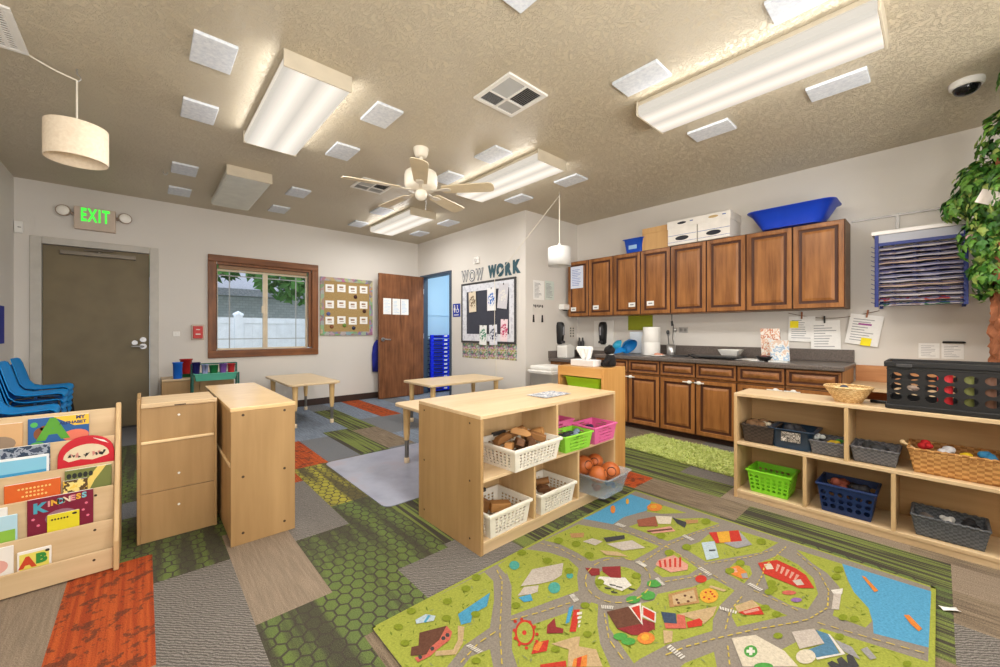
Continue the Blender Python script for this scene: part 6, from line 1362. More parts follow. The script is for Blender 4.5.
# scrap of paper on the carpet
m = MB(); m.loft([[(x, y, .004+.006*abs(math.sin(3*x*12+q))) for x in (-.03, -.01, .01, .03)] for q, y in enumerate((-.012, .0, .012))], False, False); o = m.build('paper_scrap', M_PAPER, solid=.001); place(o, (2.44, -.03, 0), 2.2); tag(o, 'small white paper scrap on the carpet beside the play rug', 'paper')
RUG=[('lime',[(646,1440),(1185,1425),(1173,1348),(1091,1249),(979,1145),(856,1142),(755,1107),(760,700),(660,700)]),
('lime',[(843,1088),(913,1067),(872,1002),(796,1071)]),
('lime',[(1268,1425),(1376,1437),(1472,1429),(1536,1332),(1564,1230),(1537,1147),(1483,1116),(1405,1049),(1083,1137),(1211,1268),(1266,1361),(1248,1341)]),
('lime',[(1605,1426),(1885,1412),(1961,1256),(2007,1155),(2010,982),(1793,1006),(1772,1062),(1712,1116),(1629,1144),(1640,1229),(1638,1342)]),
('water',[(1963,1435),(2050,1427),(2503,1429),(2507,1279),(2350,1231),(2167,1280),(2037,1276),(2006,1343)]),
('lime',[(2502,1277),(2504,1048),(2375,1149),(2339,1225)]),
('lime',[(2081,1198),(2322,1154),(2400,1042),(2511,956),(2512,861),(2268,931),(2092,977),(2088,1094)]),
('lime',[(1670,900),(1636,887),(1600,883),(1563,887),(1530,898),(1503,916),(1484,939),(1475,966),(1477,993),(1490,1019),(1514,1041),(1546,1057),(1584,1064),(1623,1063),(1661,1051),(1692,1031),(1712,1005),(1720,976),(1715,946),(1697,920)]),
('lime',[(1788,904),(1957,914),(2025,912),(1959,767),(1874,777),(1768,848)]),
('lime',[(2089,895),(2212,858),(2326,857),(2504,768),(2518,572),(2341,608),(2139,713),(2045,761)]),
('lime',[(2021,670),(2140,667),(2165,608),(2102,581),(1995,583)]),
('lime',[(2230,585),(2382,541),(2353,456),(2280,388),(2265,380),(2154,347),(2001,356),(1979,410),(1994,482),(2118,534)]),
('lime',[(2506,493),(2518,317),(2515,313),(2364,275),(2283,245),(2195,191),(2107,174),(2043,187),(2032,282),(2279,292),(2370,349),(2416,411)]),
('water',[(2520,314),(2539,22),(2082,24),(2027,163),(2109,172),(2195,191),(2283,245),(2379,277)]),
('lime',[(1915,297),(1945,191),(1991,23),(1929,23),(1588,329),(1675,375)]),
('lime',[(1641,809),(1803,727),(1931,693),(1913,595),(1765,603),(1656,592),(1592,571),(1402,655),(1270,689),(1237,693),(1268,751),(1317,841),(1383,891),(1475,851),(1591,800)]),
('lime',[(1729,549),(1810,563),(1897,524),(1900,402),(1684,516)]),
('lime',[(1369,578),(1492,530),(1431,499),(1339,582)]),
('lime',[(1031,1077),(1123,1043),(1277,993),(1335,965),(1385,969),(1395,942),(1297,881),(1225,819),(1165,738),(933,947),(968,1012)]),
('tan',[(893,1233),(907,1210),(856,1152),(809,1127),(751,1170),(763,1187),(813,1151),(851,1175)]),
('pool',[(929,1282),(1108,1295),(1044,1240),(971,1243),(940,1213),(905,1228)]),
('brown',[(765,1300),(860,1261),(801,1221),(760,1214),(732,1196),(687,1228),(709,1260),(731,1249)]),
('salmon',[(860,1261),(858,1221),(830,1195),(771,1189),(739,1181),(692,1187),(694,1212),(732,1196),(760,1214),(801,1221)]),
('dark',[(823,1212),(814,1207),(808,1212),(810,1223),(819,1228),(825,1222)]),
('dark',[(842,1214),(834,1209),(828,1215),(830,1226),(838,1231),(845,1225)]),
('dark',[(715,1195),(708,1191),(702,1196),(704,1206),(711,1210),(716,1205)]),
('dark',[(766,1199),(758,1194),(752,1199),(754,1209),(762,1214),(768,1209)]),
('paleblue',[(787,1368),(834,1368),(857,1334),(838,1316),(779,1347)]),
('pool',[(804,1336),(838,1357),(844,1349),(810,1328)]),
('pale',[(1238,1237),(1365,1288),(1515,1222),(1435,1167),(1373,1167),(1313,1191)]),
('pale',[(1182,1201),(1244,1223),(1300,1188),(1265,1161),(1231,1171)]),
('pool',[(1178,1191),(1231,1171),(1209,1137),(1174,1155)]),
('teal',[(1359,1113),(1344,1104),(1328,1100),(1315,1103),(1306,1110),(1304,1122),(1308,1136),(1319,1149),(1334,1158),(1350,1162),(1364,1160),(1373,1152),(1376,1139),(1370,1125)]),
('teal',[(1343,1351),(1330,1341),(1316,1337),(1304,1339),(1296,1346),(1294,1357),(1297,1371),(1306,1384),(1319,1394),(1333,1399),(1346,1397),(1354,1390),(1356,1378),(1353,1364)]),
('teal',[(1470,1127),(1461,1123),(1452,1121),(1444,1123),(1439,1128),(1437,1134),(1440,1142),(1446,1149),(1455,1154),(1464,1156),(1472,1154),(1478,1149),(1479,1142),(1477,1134)]),
('white',[(1519,1036),(1555,1043),(1635,960),(1607,912),(1541,920),(1528,968)]),
('maroon',[(1627,1078),(1698,1022),(1618,970),(1586,1004),(1597,1054)]),
('maroon',[(1561,1128),(1607,1078),(1566,1049),(1532,1071)]),
('dark',[(1542,985),(1556,961),(1551,953),(1535,976)]),
('dark',[(1552,958),(1565,934),(1560,927),(1545,950)]),
('dark',[(1507,986),(1521,963),(1516,956),(1500,978)]),
('dark',[(1505,953),(1518,929),(1513,923),(1498,944)]),
('dark',[(1581,913),(1594,889),(1589,882),(1574,905)]),
('red',[(1086,1011),(1070,999),(1054,991),(1039,987),(1025,988),(1015,994),(1009,1003),(1007,1016),(1010,1030),(1018,1046),(1030,1061),(1045,1074),(1062,1083),(1079,1088),(1094,1088),(1105,1082),(1112,1072),(1113,1058),(1108,1042),(1099,1026)]),
('lime',[(1080,1016),(1068,1006),(1054,999),(1042,996),(1031,996),(1022,1001),(1017,1009),(1016,1019),(1019,1031),(1026,1044),(1036,1056),(1048,1067),(1062,1074),(1075,1078),(1087,1078),(1096,1074),(1102,1065),(1102,1054),(1099,1041),(1091,1028)]),
('red',[(1063,1032),(1056,1027),(1050,1027),(1046,1031),(1046,1037),(1050,1043),(1057,1047),(1063,1047),(1067,1044),(1067,1038)]),
('red',[(1004,952),(1049,978),(1099,953),(1054,925)]),
('orange',[(1023,962),(1063,975),(1075,959),(1033,944)]),
('red',[(1042,1066),(1036,1063),(1030,1065),(1030,1072),(1035,1077),(1042,1078),(1045,1073)]),
('red',[(1017,1036),(1011,1033),(1006,1036),(1006,1042),(1011,1047),(1017,1048),(1020,1043)]),
('red',[(1007,1006),(1001,1003),(996,1005),(996,1011),(1001,1016),(1007,1016),(1010,1012)]),
('red',[(1016,978),(1010,975),(1005,978),(1005,984),(1010,989),(1016,989),(1019,984)]),
('red',[(1110,1027),(1103,1023),(1098,1026),(1098,1032),(1104,1038),(1111,1038),(1114,1033)]),
('red',[(1091,996),(1084,993),(1079,996),(1079,1002),(1084,1007),(1091,1007),(1094,1002)]),
('red',[(1065,973),(1059,970),(1054,973),(1054,979),(1059,984),(1065,984),(1068,979)]),
('red',[(1076,1096),(1069,1093),(1064,1096),(1064,1102),(1069,1108),(1076,1109),(1079,1103)]),
('red',[(1103,1088),(1095,1084),(1090,1087),(1090,1093),(1096,1099),(1103,1100),(1106,1095)]),
('red',[(1115,1056),(1108,1053),(1102,1055),(1102,1062),(1108,1067),(1115,1068),(1118,1063)]),
('tan',[(1091,935),(1183,897),(1196,886),(1155,862),(1190,812),(1145,756),(1057,835),(1118,877)]),
('pool',[(1287,1009),(1312,1005),(1224,958),(1206,962)]),
('red',[(1291,989),(1312,973),(1203,911),(1185,927)]),
('white',[(1289,970),(1308,959),(1296,951),(1277,962)]),
('white',[(1271,954),(1287,946),(1275,939),(1260,947)]),
('white',[(1254,939),(1266,934),(1255,928),(1243,932)]),
('white',[(1238,925),(1246,923),(1235,916),(1227,918)]),
('maroon',[(1115,979),(1148,1004),(1198,1010),(1167,976),(1181,952),(1162,939)]),
('orange',[(1098,840),(1148,820),(1105,792),(1069,825)]),
('red',[(1109,834),(1128,828),(1089,806),(1079,815)]),
('red',[(995,902),(1072,854),(1055,837),(988,895)]),
('brown',[(1381,893),(1480,847),(1423,767),(1352,787),(1332,816)]),
('maroon',[(1332,816),(1423,767),(1436,722),(1380,731),(1344,763)]),
('white',[(1474,850),(1533,828),(1419,757)]),
('red',[(1475,839),(1514,824),(1434,774)]),
('white',[(1521,816),(1526,759),(1469,732),(1461,784)]),
('red',[(1515,808),(1517,760),(1474,740),(1473,786)]),
('maroon',[(1453,780),(1466,734),(1431,716),(1420,759)]),
('orange',[(1394,697),(1379,694),(1363,695),(1349,701),(1338,710),(1334,722),(1336,732),(1345,741),(1359,745),(1376,744),(1391,738),(1402,728),(1406,717),(1403,706)]),
('amber',[(1382,713),(1375,711),(1367,711),(1359,714),(1355,718),(1353,723),(1355,729),(1360,733),(1367,735),(1375,735),(1383,733),(1387,728),(1389,723),(1387,717)]),
('wood',[(1669,776),(1808,715),(1712,664),(1594,735)]),
('tan',[(1672,760),(1780,715),(1715,677),(1621,731)]),
('brown',[(1667,731),(1657,730),(1652,735),(1657,740),(1666,741),(1671,736)]),
('brown',[(1717,719),(1708,718),(1703,723),(1707,728),(1717,729),(1722,724)]),
('brown',[(1727,697),(1718,696),(1713,700),(1717,706),(1727,706),(1732,702)]),
('brown',[(1692,695),(1682,695),(1677,699),(1682,704),(1691,705),(1696,700)]),
('brown',[(1652,718),(1643,717),(1638,722),(1642,727),(1651,728),(1656,723)]),
('amber',[(1818,628),(1797,624),(1775,624),(1755,629),(1740,637),(1733,649),(1734,661),(1743,672),(1759,682),(1780,687),(1803,687),(1824,683),(1840,674),(1847,662),(1846,649),(1835,637)]),
('red',[(1804,669),(1796,668),(1792,672),(1796,676),(1805,677),(1809,673)]),
('red',[(1825,657),(1817,656),(1812,660),(1817,664),(1826,665),(1830,661)]),
('red',[(1767,661),(1758,661),(1754,664),(1759,668),(1767,669),(1771,665)]),
('red',[(1771,644),(1763,643),(1759,647),(1763,651),(1772,651),(1776,648)]),
('red',[(1805,633),(1796,633),(1792,637),(1797,641),(1806,641),(1810,638)]),
('red',[(1814,646),(1805,646),(1801,649),(1806,653),(1814,654),(1819,650)]),
('tan',[(1582,694),(1745,608),(1675,598),(1603,605),(1592,661)]),
('tan',[(1454,695),(1477,669),(1424,648),(1393,663)]),
('navy',[(1543,747),(1578,703),(1525,675),(1495,711)]),
('salmon',[(1577,698),(1592,673),(1528,640),(1469,693),(1493,710),(1525,675)]),
('red',[(1561,654),(1621,629),(1612,614),(1586,607),(1536,637)]),
('red',[(1902,706),(1888,703),(1872,704),(1859,709),(1851,717),(1848,726),(1853,735),(1863,742),(1878,745),(1894,744),(1907,739),(1916,731),(1918,722),(1913,713)]),
('tan',[(1867,677),(1884,618),(1863,623),(1848,677)]),
('pink',[(1833,915),(1884,924),(1981,892),(1951,809),(1907,794),(1828,838)]),
('red',[(1877,921),(1889,916),(1838,885),(1829,891)]),
('red',[(1902,907),(1914,902),(1855,870),(1846,876)]),
('red',[(1928,893),(1940,888),(1872,855),(1863,861)]),
('red',[(1954,879),(1966,874),(1889,839),(1880,845)]),
('red',[(1980,865),(1992,860),(1906,824),(1897,830)]),
('brick',[(2187,1206),(2312,1154),(2206,1085),(2119,1159)]),
('cream',[(2318,1157),(2384,1084),(2288,1049),(2234,1098)]),
('dark',[(2374,1079),(2378,995),(2303,973),(2322,1027)]),
('pink',[(2113,1107),(2260,1037),(2226,993),(2106,1065)]),
('brown',[(2108,1104),(2245,1020),(2228,1011),(2098,1089)]),
('wood',[(2401,1014),(2462,964),(2422,947),(2358,987)]),
('grey',[(2497,757),(2386,659),(2286,701),(2289,763)]),
('red',[(2348,861),(2501,759),(2387,707),(2258,792)]),
('amber',[(2387,833),(2451,792),(2334,745),(2278,781)]),
('paleblue',[(2207,846),(2275,806),(2128,733),(2057,765)]),
('dark',[(2164,793),(2192,772),(2177,766),(2149,786)]),
('red',[(2217,589),(2318,533),(2300,452),(2273,411),(2184,365),(2136,409),(2141,543)]),
('cream',[(2228,566),(2259,545),(2218,523),(2187,544)]),
('pale',[(2176,443),(2217,421),(2181,400),(2151,420)]),
('pink',[(2278,524),(2277,511),(2203,507),(2204,513)]),
('pink',[(2271,503),(2270,490),(2198,488),(2199,495)]),
('pink',[(2263,482),(2262,470),(2193,470),(2195,476)]),
('pink',[(2256,462),(2255,450),(2188,452),(2190,458)]),
('pink',[(2249,442),(2248,430),(2184,434),(2185,440)]),
('salmon',[(2089,411),(2079,411),(2066,416),(2054,423),(2044,433),(2038,442),(2037,449),(2043,452),(2053,452),(2065,448),(2078,440),(2088,431),(2094,421),(2094,414)]),
('purple',[(2050,384),(2041,384),(2031,387),(2020,393),(2013,400),(2009,407),(2010,412),(2015,416),(2024,415),(2035,412),(2046,407),(2053,399),(2057,392),(2056,387)]),
('orange',[(2051,677),(2125,645),(2096,602),(2046,580),(2022,602),(2024,647)]),
('grey',[(2060,615),(2089,600),(2050,582),(2028,599)]),
('pink',[(2062,663),(2095,646),(2063,629),(2039,645)]),
('tan',[(1799,560),(1897,524),(1873,491),(1767,537)]),
('red',[(1771,538),(1873,491),(1833,465),(1772,517)]),
('pink',[(1787,527),(1859,493),(1845,484),(1781,517)]),
('cream',[(1603,509),(1686,455),(1677,364),(1634,316),(1495,441)]),
('green',[(1605,427),(1594,425),(1582,426),(1570,428),(1561,432),(1555,438),(1553,444),(1555,450),(1561,455),(1570,459),(1581,461),(1593,461),(1605,458),(1614,454),(1621,449),(1623,442),(1621,436),(1614,431)]),
('white',[(1602,452),(1611,444),(1573,434),(1564,441)]),
('white',[(1584,455),(1605,435),(1591,431),(1569,451)]),
('green',[(1573,373),(1563,373),(1551,378),(1538,386),(1528,395),(1521,405),(1520,412),(1525,416),(1534,416),(1547,411),(1560,403),(1570,394),(1577,384),(1578,377)]),
('blue',[(1884,311),(1892,274),(1803,230),(1723,284),(1726,318),(1823,276)]),
('pale',[(1804,369),(1887,316),(1826,276),(1728,330)]),
('white',[(1893,277),(1893,269),(1819,218),(1716,279),(1723,284),(1812,229)]),
('cream',[(1729,285),(1709,285),(1689,289),(1672,297),(1661,307),(1658,317),(1664,326),(1677,331),(1697,332),(1718,328),(1736,320),(1747,310),(1750,299),(1743,290)]),
('dark',[(1724,254),(1749,244),(1747,216),(1703,234)]),
('dark',[(1769,235),(1795,225),(1767,198),(1723,217)]),
('dark',[(1814,215),(1841,205),(1788,179),(1743,199)]),
('grey',[(1877,254),(1877,208),(1826,179),(1831,224)]),
('grey',[(1886,185),(1918,171),(1877,143),(1851,157)]),
('pale',[(2219,303),(2228,280),(2090,270),(2070,291)]),
('white',[(2222,314),(2275,281),(2224,277),(2200,303)]),
('orange',[(2457,238),(2458,225),(2369,175),(2345,186)]),
('orange',[(2242,93),(2258,79),(2191,42),(2162,50),(2194,73)]),
('orange',[(2214,1368),(2175,1349),(2152,1347),(2158,1364),(2190,1389),(2230,1409),(2255,1411),(2248,1394)]),
('amber',[(2384,1372),(2354,1358),(2337,1356),(2343,1368),(2369,1386),(2400,1401),(2418,1403),(2411,1391)]),
('orange',[(2463,1183),(2436,1176),(2408,1176),(2384,1184),(2368,1198),(2363,1216),(2371,1234),(2389,1249),(2416,1258),(2445,1258),(2470,1250),(2487,1235),(2491,1217),(2483,1198)]),
('amber',[(2446,1210),(2435,1207),(2423,1207),(2413,1210),(2406,1217),(2404,1224),(2408,1232),(2416,1238),(2427,1242),(2439,1242),(2450,1238),(2456,1232),(2458,1224),(2455,1217)]),
('dark',[(1861,1225),(1972,1163),(1940,1140),(1834,1187)]),
('pale',[(1820,1178),(1954,1106),(1937,1021),(1825,1087)]),
('tan',[(1742,1166),(1797,1097),(1800,1036),(1729,1119)]),
('wood',[(1762,1375),(1829,1327),(1784,1299),(1732,1341)]),
('pale',[(1746,1277),(1812,1261),(1826,1205),(1764,1208)]),
('tree',[(734,1366),(726,1359),(715,1361),(707,1371),(705,1384),(710,1395),(720,1397),(730,1391),(736,1378)]),
('tree',[(713,1280),(706,1274),(696,1277),(688,1286),(686,1298),(691,1307),(700,1309),(710,1303),(715,1291)]),
('tree',[(955,1358),(945,1351),(932,1354),(923,1365),(922,1379),(930,1390),(942,1393),(954,1386),(959,1372)]),
('tree',[(1063,1372),(1051,1364),(1037,1367),(1028,1378),(1028,1393),(1037,1405),(1051,1408),(1063,1401),(1068,1386)]),
('tree',[(897,1281),(887,1275),(876,1277),(867,1287),(866,1301),(873,1310),(884,1313),(895,1306),(900,1293)]),
('tree',[(814,1409),(805,1402),(793,1404),(785,1415),(783,1429),(789,1440),(801,1443),(811,1436),(817,1423)]),
('tree',[(857,1048),(849,1044),(839,1047),(831,1056),(830,1066),(836,1073),(846,1073),(855,1067),(859,1057)]),
('tree',[(1147,1402),(1133,1394),(1119,1397),(1110,1409),(1110,1425),(1120,1437),(1135,1441),(1148,1433),(1153,1418)]),
('tree',[(995,1222),(985,1216),(973,1219),(964,1229),(964,1242),(971,1252),(983,1254),(994,1247),(999,1234)]),
('tree',[(1446,1404),(1428,1394),(1410,1397),(1401,1410),(1403,1428),(1417,1442),(1436,1446),(1451,1438),(1455,1421)]),
('tree',[(1489,1270),(1472,1263),(1454,1266),(1445,1278),(1448,1295),(1462,1307),(1480,1310),(1495,1301),(1498,1285)]),
('tree',[(1720,1268),(1699,1260),(1680,1263),(1670,1277),(1675,1295),(1692,1308),(1714,1311),(1730,1302),(1733,1285)]),
('tree',[(1682,1161),(1663,1155),(1644,1158),(1635,1171),(1639,1187),(1655,1199),(1676,1201),(1691,1192),(1694,1176)]),
('tree',[(1676,1351),(1655,1342),(1636,1345),(1626,1359),(1630,1377),(1647,1392),(1669,1396),(1686,1386),(1688,1369)]),
('tree',[(1362,960),(1348,956),(1334,960),(1326,970),(1328,982),(1339,990),(1353,990),(1365,982),(1369,970)]),
('tree',[(1501,1148),(1485,1142),(1468,1146),(1459,1158),(1462,1172),(1475,1183),(1493,1185),(1507,1176),(1510,1162)]),
('tree',[(1151,1150),(1139,1144),(1126,1148),(1117,1158),(1118,1171),(1127,1180),(1140,1182),(1152,1174),(1156,1162)]),
('tree',[(1239,863),(1227,860),(1215,864),(1208,873),(1209,883),(1217,889),(1230,889),(1241,882),(1244,871)]),
('tree',[(1095,897),(1085,894),(1074,898),(1067,907),(1067,916),(1074,923),(1086,923),(1095,916),(1099,906)]),
('tree',[(1536,1005),(1520,1001),(1504,1005),(1495,1016),(1498,1029),(1511,1038),(1529,1039),(1542,1030),(1545,1017)]),
('tree',[(1703,918),(1685,914),(1668,918),(1659,930),(1663,942),(1678,951),(1697,951),(1711,942),(1713,929)]),
('tree',[(2134,1006),(2108,1000),(2086,1005),(2077,1018),(2085,1034),(2107,1046),(2134,1046),(2151,1036),(2151,1020)]),
('tree',[(2494,904),(2462,898),(2436,904),(2427,919),(2439,935),(2467,946),(2498,946),(2518,935),(2516,918)]),
('tree',[(2003,902),(1980,897),(1960,903),(1951,915),(1958,929),(1977,938),(2000,938),(2016,929),(2017,914)]),
('tree',[(2123,864),(2099,859),(2077,865),(2069,878),(2076,892),(2098,901),(2122,900),(2139,891),(2139,876)]),
('tree',[(2477,620),(2448,618),(2424,625),(2416,638),(2427,650),(2452,657),(2480,655),(2498,644),(2496,631)]),
('tree',[(2102,487),(2081,486),(2063,492),(2055,503),(2062,512),(2080,517),(2101,514),(2115,505),(2115,494)]),
('tree',[(2023,477),(2004,477),(1986,483),(1979,493),(1985,502),(2001,506),(2021,503),(2035,495),(2036,484)]),
('tree',[(2170,630),(2147,628),(2127,635),(2119,646),(2126,658),(2147,664),(2170,662),(2186,652),(2186,640)]),
('tree',[(2379,299),(2355,300),(2335,308),(2328,318),(2336,327),(2357,330),(2381,325),(2396,316),(2395,305)]),
('tree',[(2459,303),(2434,304),(2413,312),(2405,322),(2415,331),(2437,334),(2462,330),(2477,320),(2476,310)]),
('tree',[(2081,209),(2063,210),(2047,217),(2040,226),(2046,232),(2062,234),(2080,230),(2092,222),(2093,213)]),
('tree',[(2060,240),(2042,241),(2026,247),(2019,256),(2025,263),(2040,265),(2059,261),(2071,253),(2071,244)]),
('tree',[(1934,61),(1919,63),(1906,69),(1900,76),(1904,81),(1917,82),(1932,78),(1942,70),(1943,64)]),
('tree',[(1921,233),(1905,234),(1891,240),(1884,248),(1889,255),(1903,257),(1919,253),(1930,245),(1931,237)]),
('tree',[(1896,460),(1878,460),(1862,466),(1855,475),(1860,484),(1875,488),(1893,485),(1905,476),(1907,467)]),
('tree',[(1757,386),(1742,386),(1728,392),(1721,400),(1725,408),(1737,411),(1753,408),(1764,400),(1765,391)]),
('tree',[(1886,420),(1869,420),(1854,426),(1847,435),(1851,443),(1866,446),(1883,443),(1895,435),(1897,426)]),
('tree',[(2063,471),(2043,471),(2026,477),(2018,487),(2024,496),(2042,501),(2062,498),(2076,489),(2076,478)]),
('tree',[(2064,642),(2042,640),(2023,646),(2015,657),(2022,668),(2040,675),(2062,673),(2077,663),(2078,651)]),
('green',[(1326,768),(1311,766),(1294,774),(1282,787),(1282,800),(1293,807),(1310,804),(1326,793),(1333,779)]),
('green',[(1328,737),(1312,735),(1295,743),(1284,756),(1283,768),(1294,775),(1312,772),(1327,761),(1334,747)]),
('green',[(1613,806),(1593,804),(1571,812),(1558,828),(1560,843),(1575,851),(1598,849),(1617,836),(1622,819)]),
('green',[(1716,828),(1694,825),(1671,834),(1657,850),(1660,867),(1677,876),(1702,873),(1722,859),(1727,842)]),
('green',[(1548,837),(1529,835),(1508,843),(1495,858),(1496,873),(1511,882),(1533,879),(1551,867),(1557,850)]),
('green',[(1624,810),(1603,808),(1582,816),(1569,832),(1570,847),(1586,856),(1609,853),(1628,840),(1634,823)]),
('green',[(1717,827),(1695,824),(1672,833),(1659,849),(1661,865),(1678,875),(1703,872),(1723,858),(1728,841)]),
('dash',[(1238,1394),(1234,1396),(1223,1372),(1227,1370)]),
('dash',[(1220,1354),(1216,1356),(1205,1332),(1209,1330)]),
('dash',[(1200,1316),(1197,1319),(1182,1303),(1185,1300)]),
('dash',[(1176,1290),(1173,1293),(1158,1278),(1161,1275)]),
('dash',[(1152,1264),(1148,1267),(1134,1252),(1137,1249)]),
('dash',[(1127,1239),(1124,1242),(1110,1227),(1113,1223)]),
('dash',[(1103,1213),(1100,1216),(1085,1201),(1089,1198)]),
('dash',[(1078,1187),(1075,1190),(1057,1172),(1060,1169)]),
('dash',[(1048,1157),(1045,1160),(1027,1141),(1030,1138)]),
('dash',[(1018,1126),(1015,1129),(997,1111),(1000,1108)]),
('dash',[(989,1096),(986,1099),(971,1081),(975,1078)]),
('dash',[(965,1066),(961,1069),(947,1051),(950,1048)]),
('dash',[(941,1036),(937,1039),(923,1021),(926,1018)]),
('dash',[(916,1006),(913,1009),(898,991),(902,988)]),
('dash',[(799,1090),(800,1086),(821,1091),(820,1096)]),
('dash',[(834,1099),(835,1095),(856,1100),(855,1104)]),
('dash',[(869,1108),(870,1103),(891,1109),(890,1113)]),
('dash',[(906,1115),(906,1111),(933,1110),(934,1115)]),
('dash',[(952,1115),(952,1110),(979,1110),(980,1114)]),
('dash',[(1065,1119),(1063,1115),(1088,1105),(1089,1109)]),
('dash',[(1106,1102),(1104,1098),(1128,1088),(1130,1092)]),
('dash',[(1146,1086),(1145,1082),(1169,1072),(1171,1076)]),
('dash',[(1186,1070),(1185,1066),(1206,1059),(1208,1063)]),
('dash',[(1222,1058),(1220,1054),(1242,1046),(1243,1050)]),
('dash',[(1258,1045),(1256,1041),(1278,1034),(1279,1038)]),
('dash',[(1293,1033),(1292,1029),(1313,1021),(1315,1025)]),
('dash',[(1694,866),(1693,870),(1659,858),(1660,854)]),
('dash',[(1636,848),(1636,852),(1600,849),(1600,844)]),
('dash',[(1576,844),(1577,849),(1543,854),(1542,850)]),
('dash',[(1520,855),(1522,859),(1493,872),(1491,869)]),
('dash',[(1473,879),(1476,882),(1455,901),(1452,898)]),
('dash',[(1440,912),(1444,914),(1432,938),(1428,936)]),
('dash',[(1423,953),(1427,953),(1427,979),(1423,979)]),
('dash',[(1426,997),(1430,995),(1441,1021),(1436,1022)]),
('dash',[(1447,1039),(1450,1036),(1473,1059),(1470,1062)]),
('dash',[(1488,1076),(1490,1072),(1523,1089),(1520,1093)]),
('dash',[(1544,1102),(1545,1098),(1584,1106),(1583,1110)]),
('dash',[(1610,1112),(1610,1108),(1649,1105),(1650,1109)]),
('dash',[(1676,1105),(1674,1101),(1709,1087),(1711,1092)]),
('dash',[(1733,1080),(1730,1077),(1756,1054),(1759,1057)]),
('dash',[(1773,1040),(1769,1038),(1779,1009),(1784,1011)]),
('dash',[(1787,990),(1783,991),(1779,962),(1783,961)]),
('dash',[(1776,941),(1773,944),(1755,917),(1759,915)]),
('dash',[(1744,898),(1742,902),(1713,881),(1715,878)]),
('dash',[(1367,892),(1365,895),(1348,882),(1351,878)]),
('dash',[(1340,869),(1338,873),(1321,859),(1324,856)]),
('dash',[(1313,846),(1311,850),(1294,836),(1297,833)]),
('dash',[(1286,824),(1284,827),(1267,813),(1270,810)]),
('dash',[(1261,798),(1257,800),(1243,773),(1247,771)]),
('dash',[(1238,753),(1234,755),(1221,727),(1225,725)]),
('dash',[(1350,638),(1348,634),(1376,624),(1377,628)]),
('dash',[(1396,622),(1394,618),(1422,608),(1423,612)]),
('dash',[(1440,606),(1438,602),(1457,593),(1459,597)]),
('dash',[(1472,590),(1470,586),(1489,577),(1491,581)]),
('dash',[(1504,575),(1502,571),(1522,562),(1524,566)]),
('dash',[(1537,560),(1535,556),(1554,547),(1556,551)]),
('dash',[(1569,544),(1567,540),(1588,529),(1590,533)]),
('dash',[(1605,525),(1603,521),(1624,510),(1626,514)]),
('dash',[(1640,507),(1638,503),(1659,491),(1661,495)]),
('dash',[(1675,488),(1673,484),(1694,473),(1696,477)]),
('dash',[(1710,469),(1708,465),(1727,454),(1729,458)]),
('dash',[(1742,451),(1740,447),(1759,436),(1761,440)]),
('dash',[(1774,432),(1771,428),(1790,417),(1793,421)]),
('dash',[(1805,414),(1803,410),(1822,399),(1824,403)]),
('dash',[(1837,395),(1835,391),(1854,380),(1856,384)]),
('dash',[(1869,377),(1867,373),(1886,362),(1888,366)]),
('dash',[(1634,542),(1635,538),(1660,543),(1659,547)]),
('dash',[(1676,550),(1677,546),(1702,551),(1701,555)]),
('dash',[(1718,558),(1719,554),(1744,559),(1743,563)]),
('dash',[(1759,565),(1759,561),(1780,560),(1780,564)]),
('dash',[(1795,564),(1794,560),(1816,559),(1816,563)]),
('dash',[(1830,563),(1830,559),(1851,558),(1851,562)]),
('dash',[(1865,562),(1865,558),(1886,557),(1886,561)]),
('dash',[(1555,504),(1553,508),(1534,501),(1536,496)]),
('dash',[(1523,491),(1521,495),(1502,488),(1504,484)]),
('dash',[(1491,479),(1489,483),(1470,475),(1472,471)]),
('dash',[(2016,542),(2016,538),(2039,539),(2038,543)]),
('dash',[(2054,544),(2054,540),(2077,541),(2076,545)]),
('dash',[(2092,546),(2092,541),(2115,542),(2114,547)]),
('dash',[(2129,548),(2130,544),(2154,548),(2153,552)]),
('dash',[(2168,555),(2169,550),(2193,554),(2192,559)]),
('dash',[(2208,560),(2207,555),(2230,553),(2230,558)]),
('dash',[(2245,557),(2245,552),(2267,550),(2268,555)]),
('dash',[(2283,553),(2282,549),(2305,547),(2305,552)]),
('dash',[(2320,550),(2320,546),(2342,544),(2343,548)]),
('dash',[(2358,547),(2357,543),(2380,541),(2380,545)]),
('dash',[(2395,544),(2395,540),(2417,538),(2418,542)]),
('dash',[(2433,541),(2432,537),(2455,535),(2455,539)]),
('dash',[(2470,538),(2470,533),(2492,532),(2493,536)]),
('dash',[(2464,479),(2461,483),(2443,466),(2446,463)]),
('dash',[(2434,452),(2431,455),(2413,439),(2416,436)]),
('dash',[(2405,425),(2402,428),(2384,412),(2387,408)]),
('dash',[(2375,398),(2372,401),(2354,384),(2357,381)]),
('dash',[(2343,372),(2342,376),(2319,366),(2321,362)]),
('dash',[(2305,356),(2304,360),(2281,351),(2283,347)]),
('dash',[(2268,341),(2266,345),(2243,335),(2245,331)]),
('dash',[(2230,325),(2228,329),(2206,320),(2207,316)]),
('dash',[(2194,316),(2193,320),(2167,317),(2168,313)]),
('dash',[(2151,311),(2150,315),(2124,312),(2125,307)]),
('dash',[(2108,305),(2107,310),(2081,307),(2082,302)]),
('dash',[(2065,302),(2067,306),(2046,312),(2045,308)]),
('dash',[(2032,311),(2033,315),(2013,321),(2011,317)]),
('dash',[(1998,320),(1999,324),(1979,330),(1978,326)]),
('dash',[(1964,329),(1965,333),(1945,339),(1944,335)]),
('dash',[(1928,340),(1930,344),(1904,357),(1902,354)]),
('dash',[(1885,362),(1887,366),(1861,379),(1859,376)]),
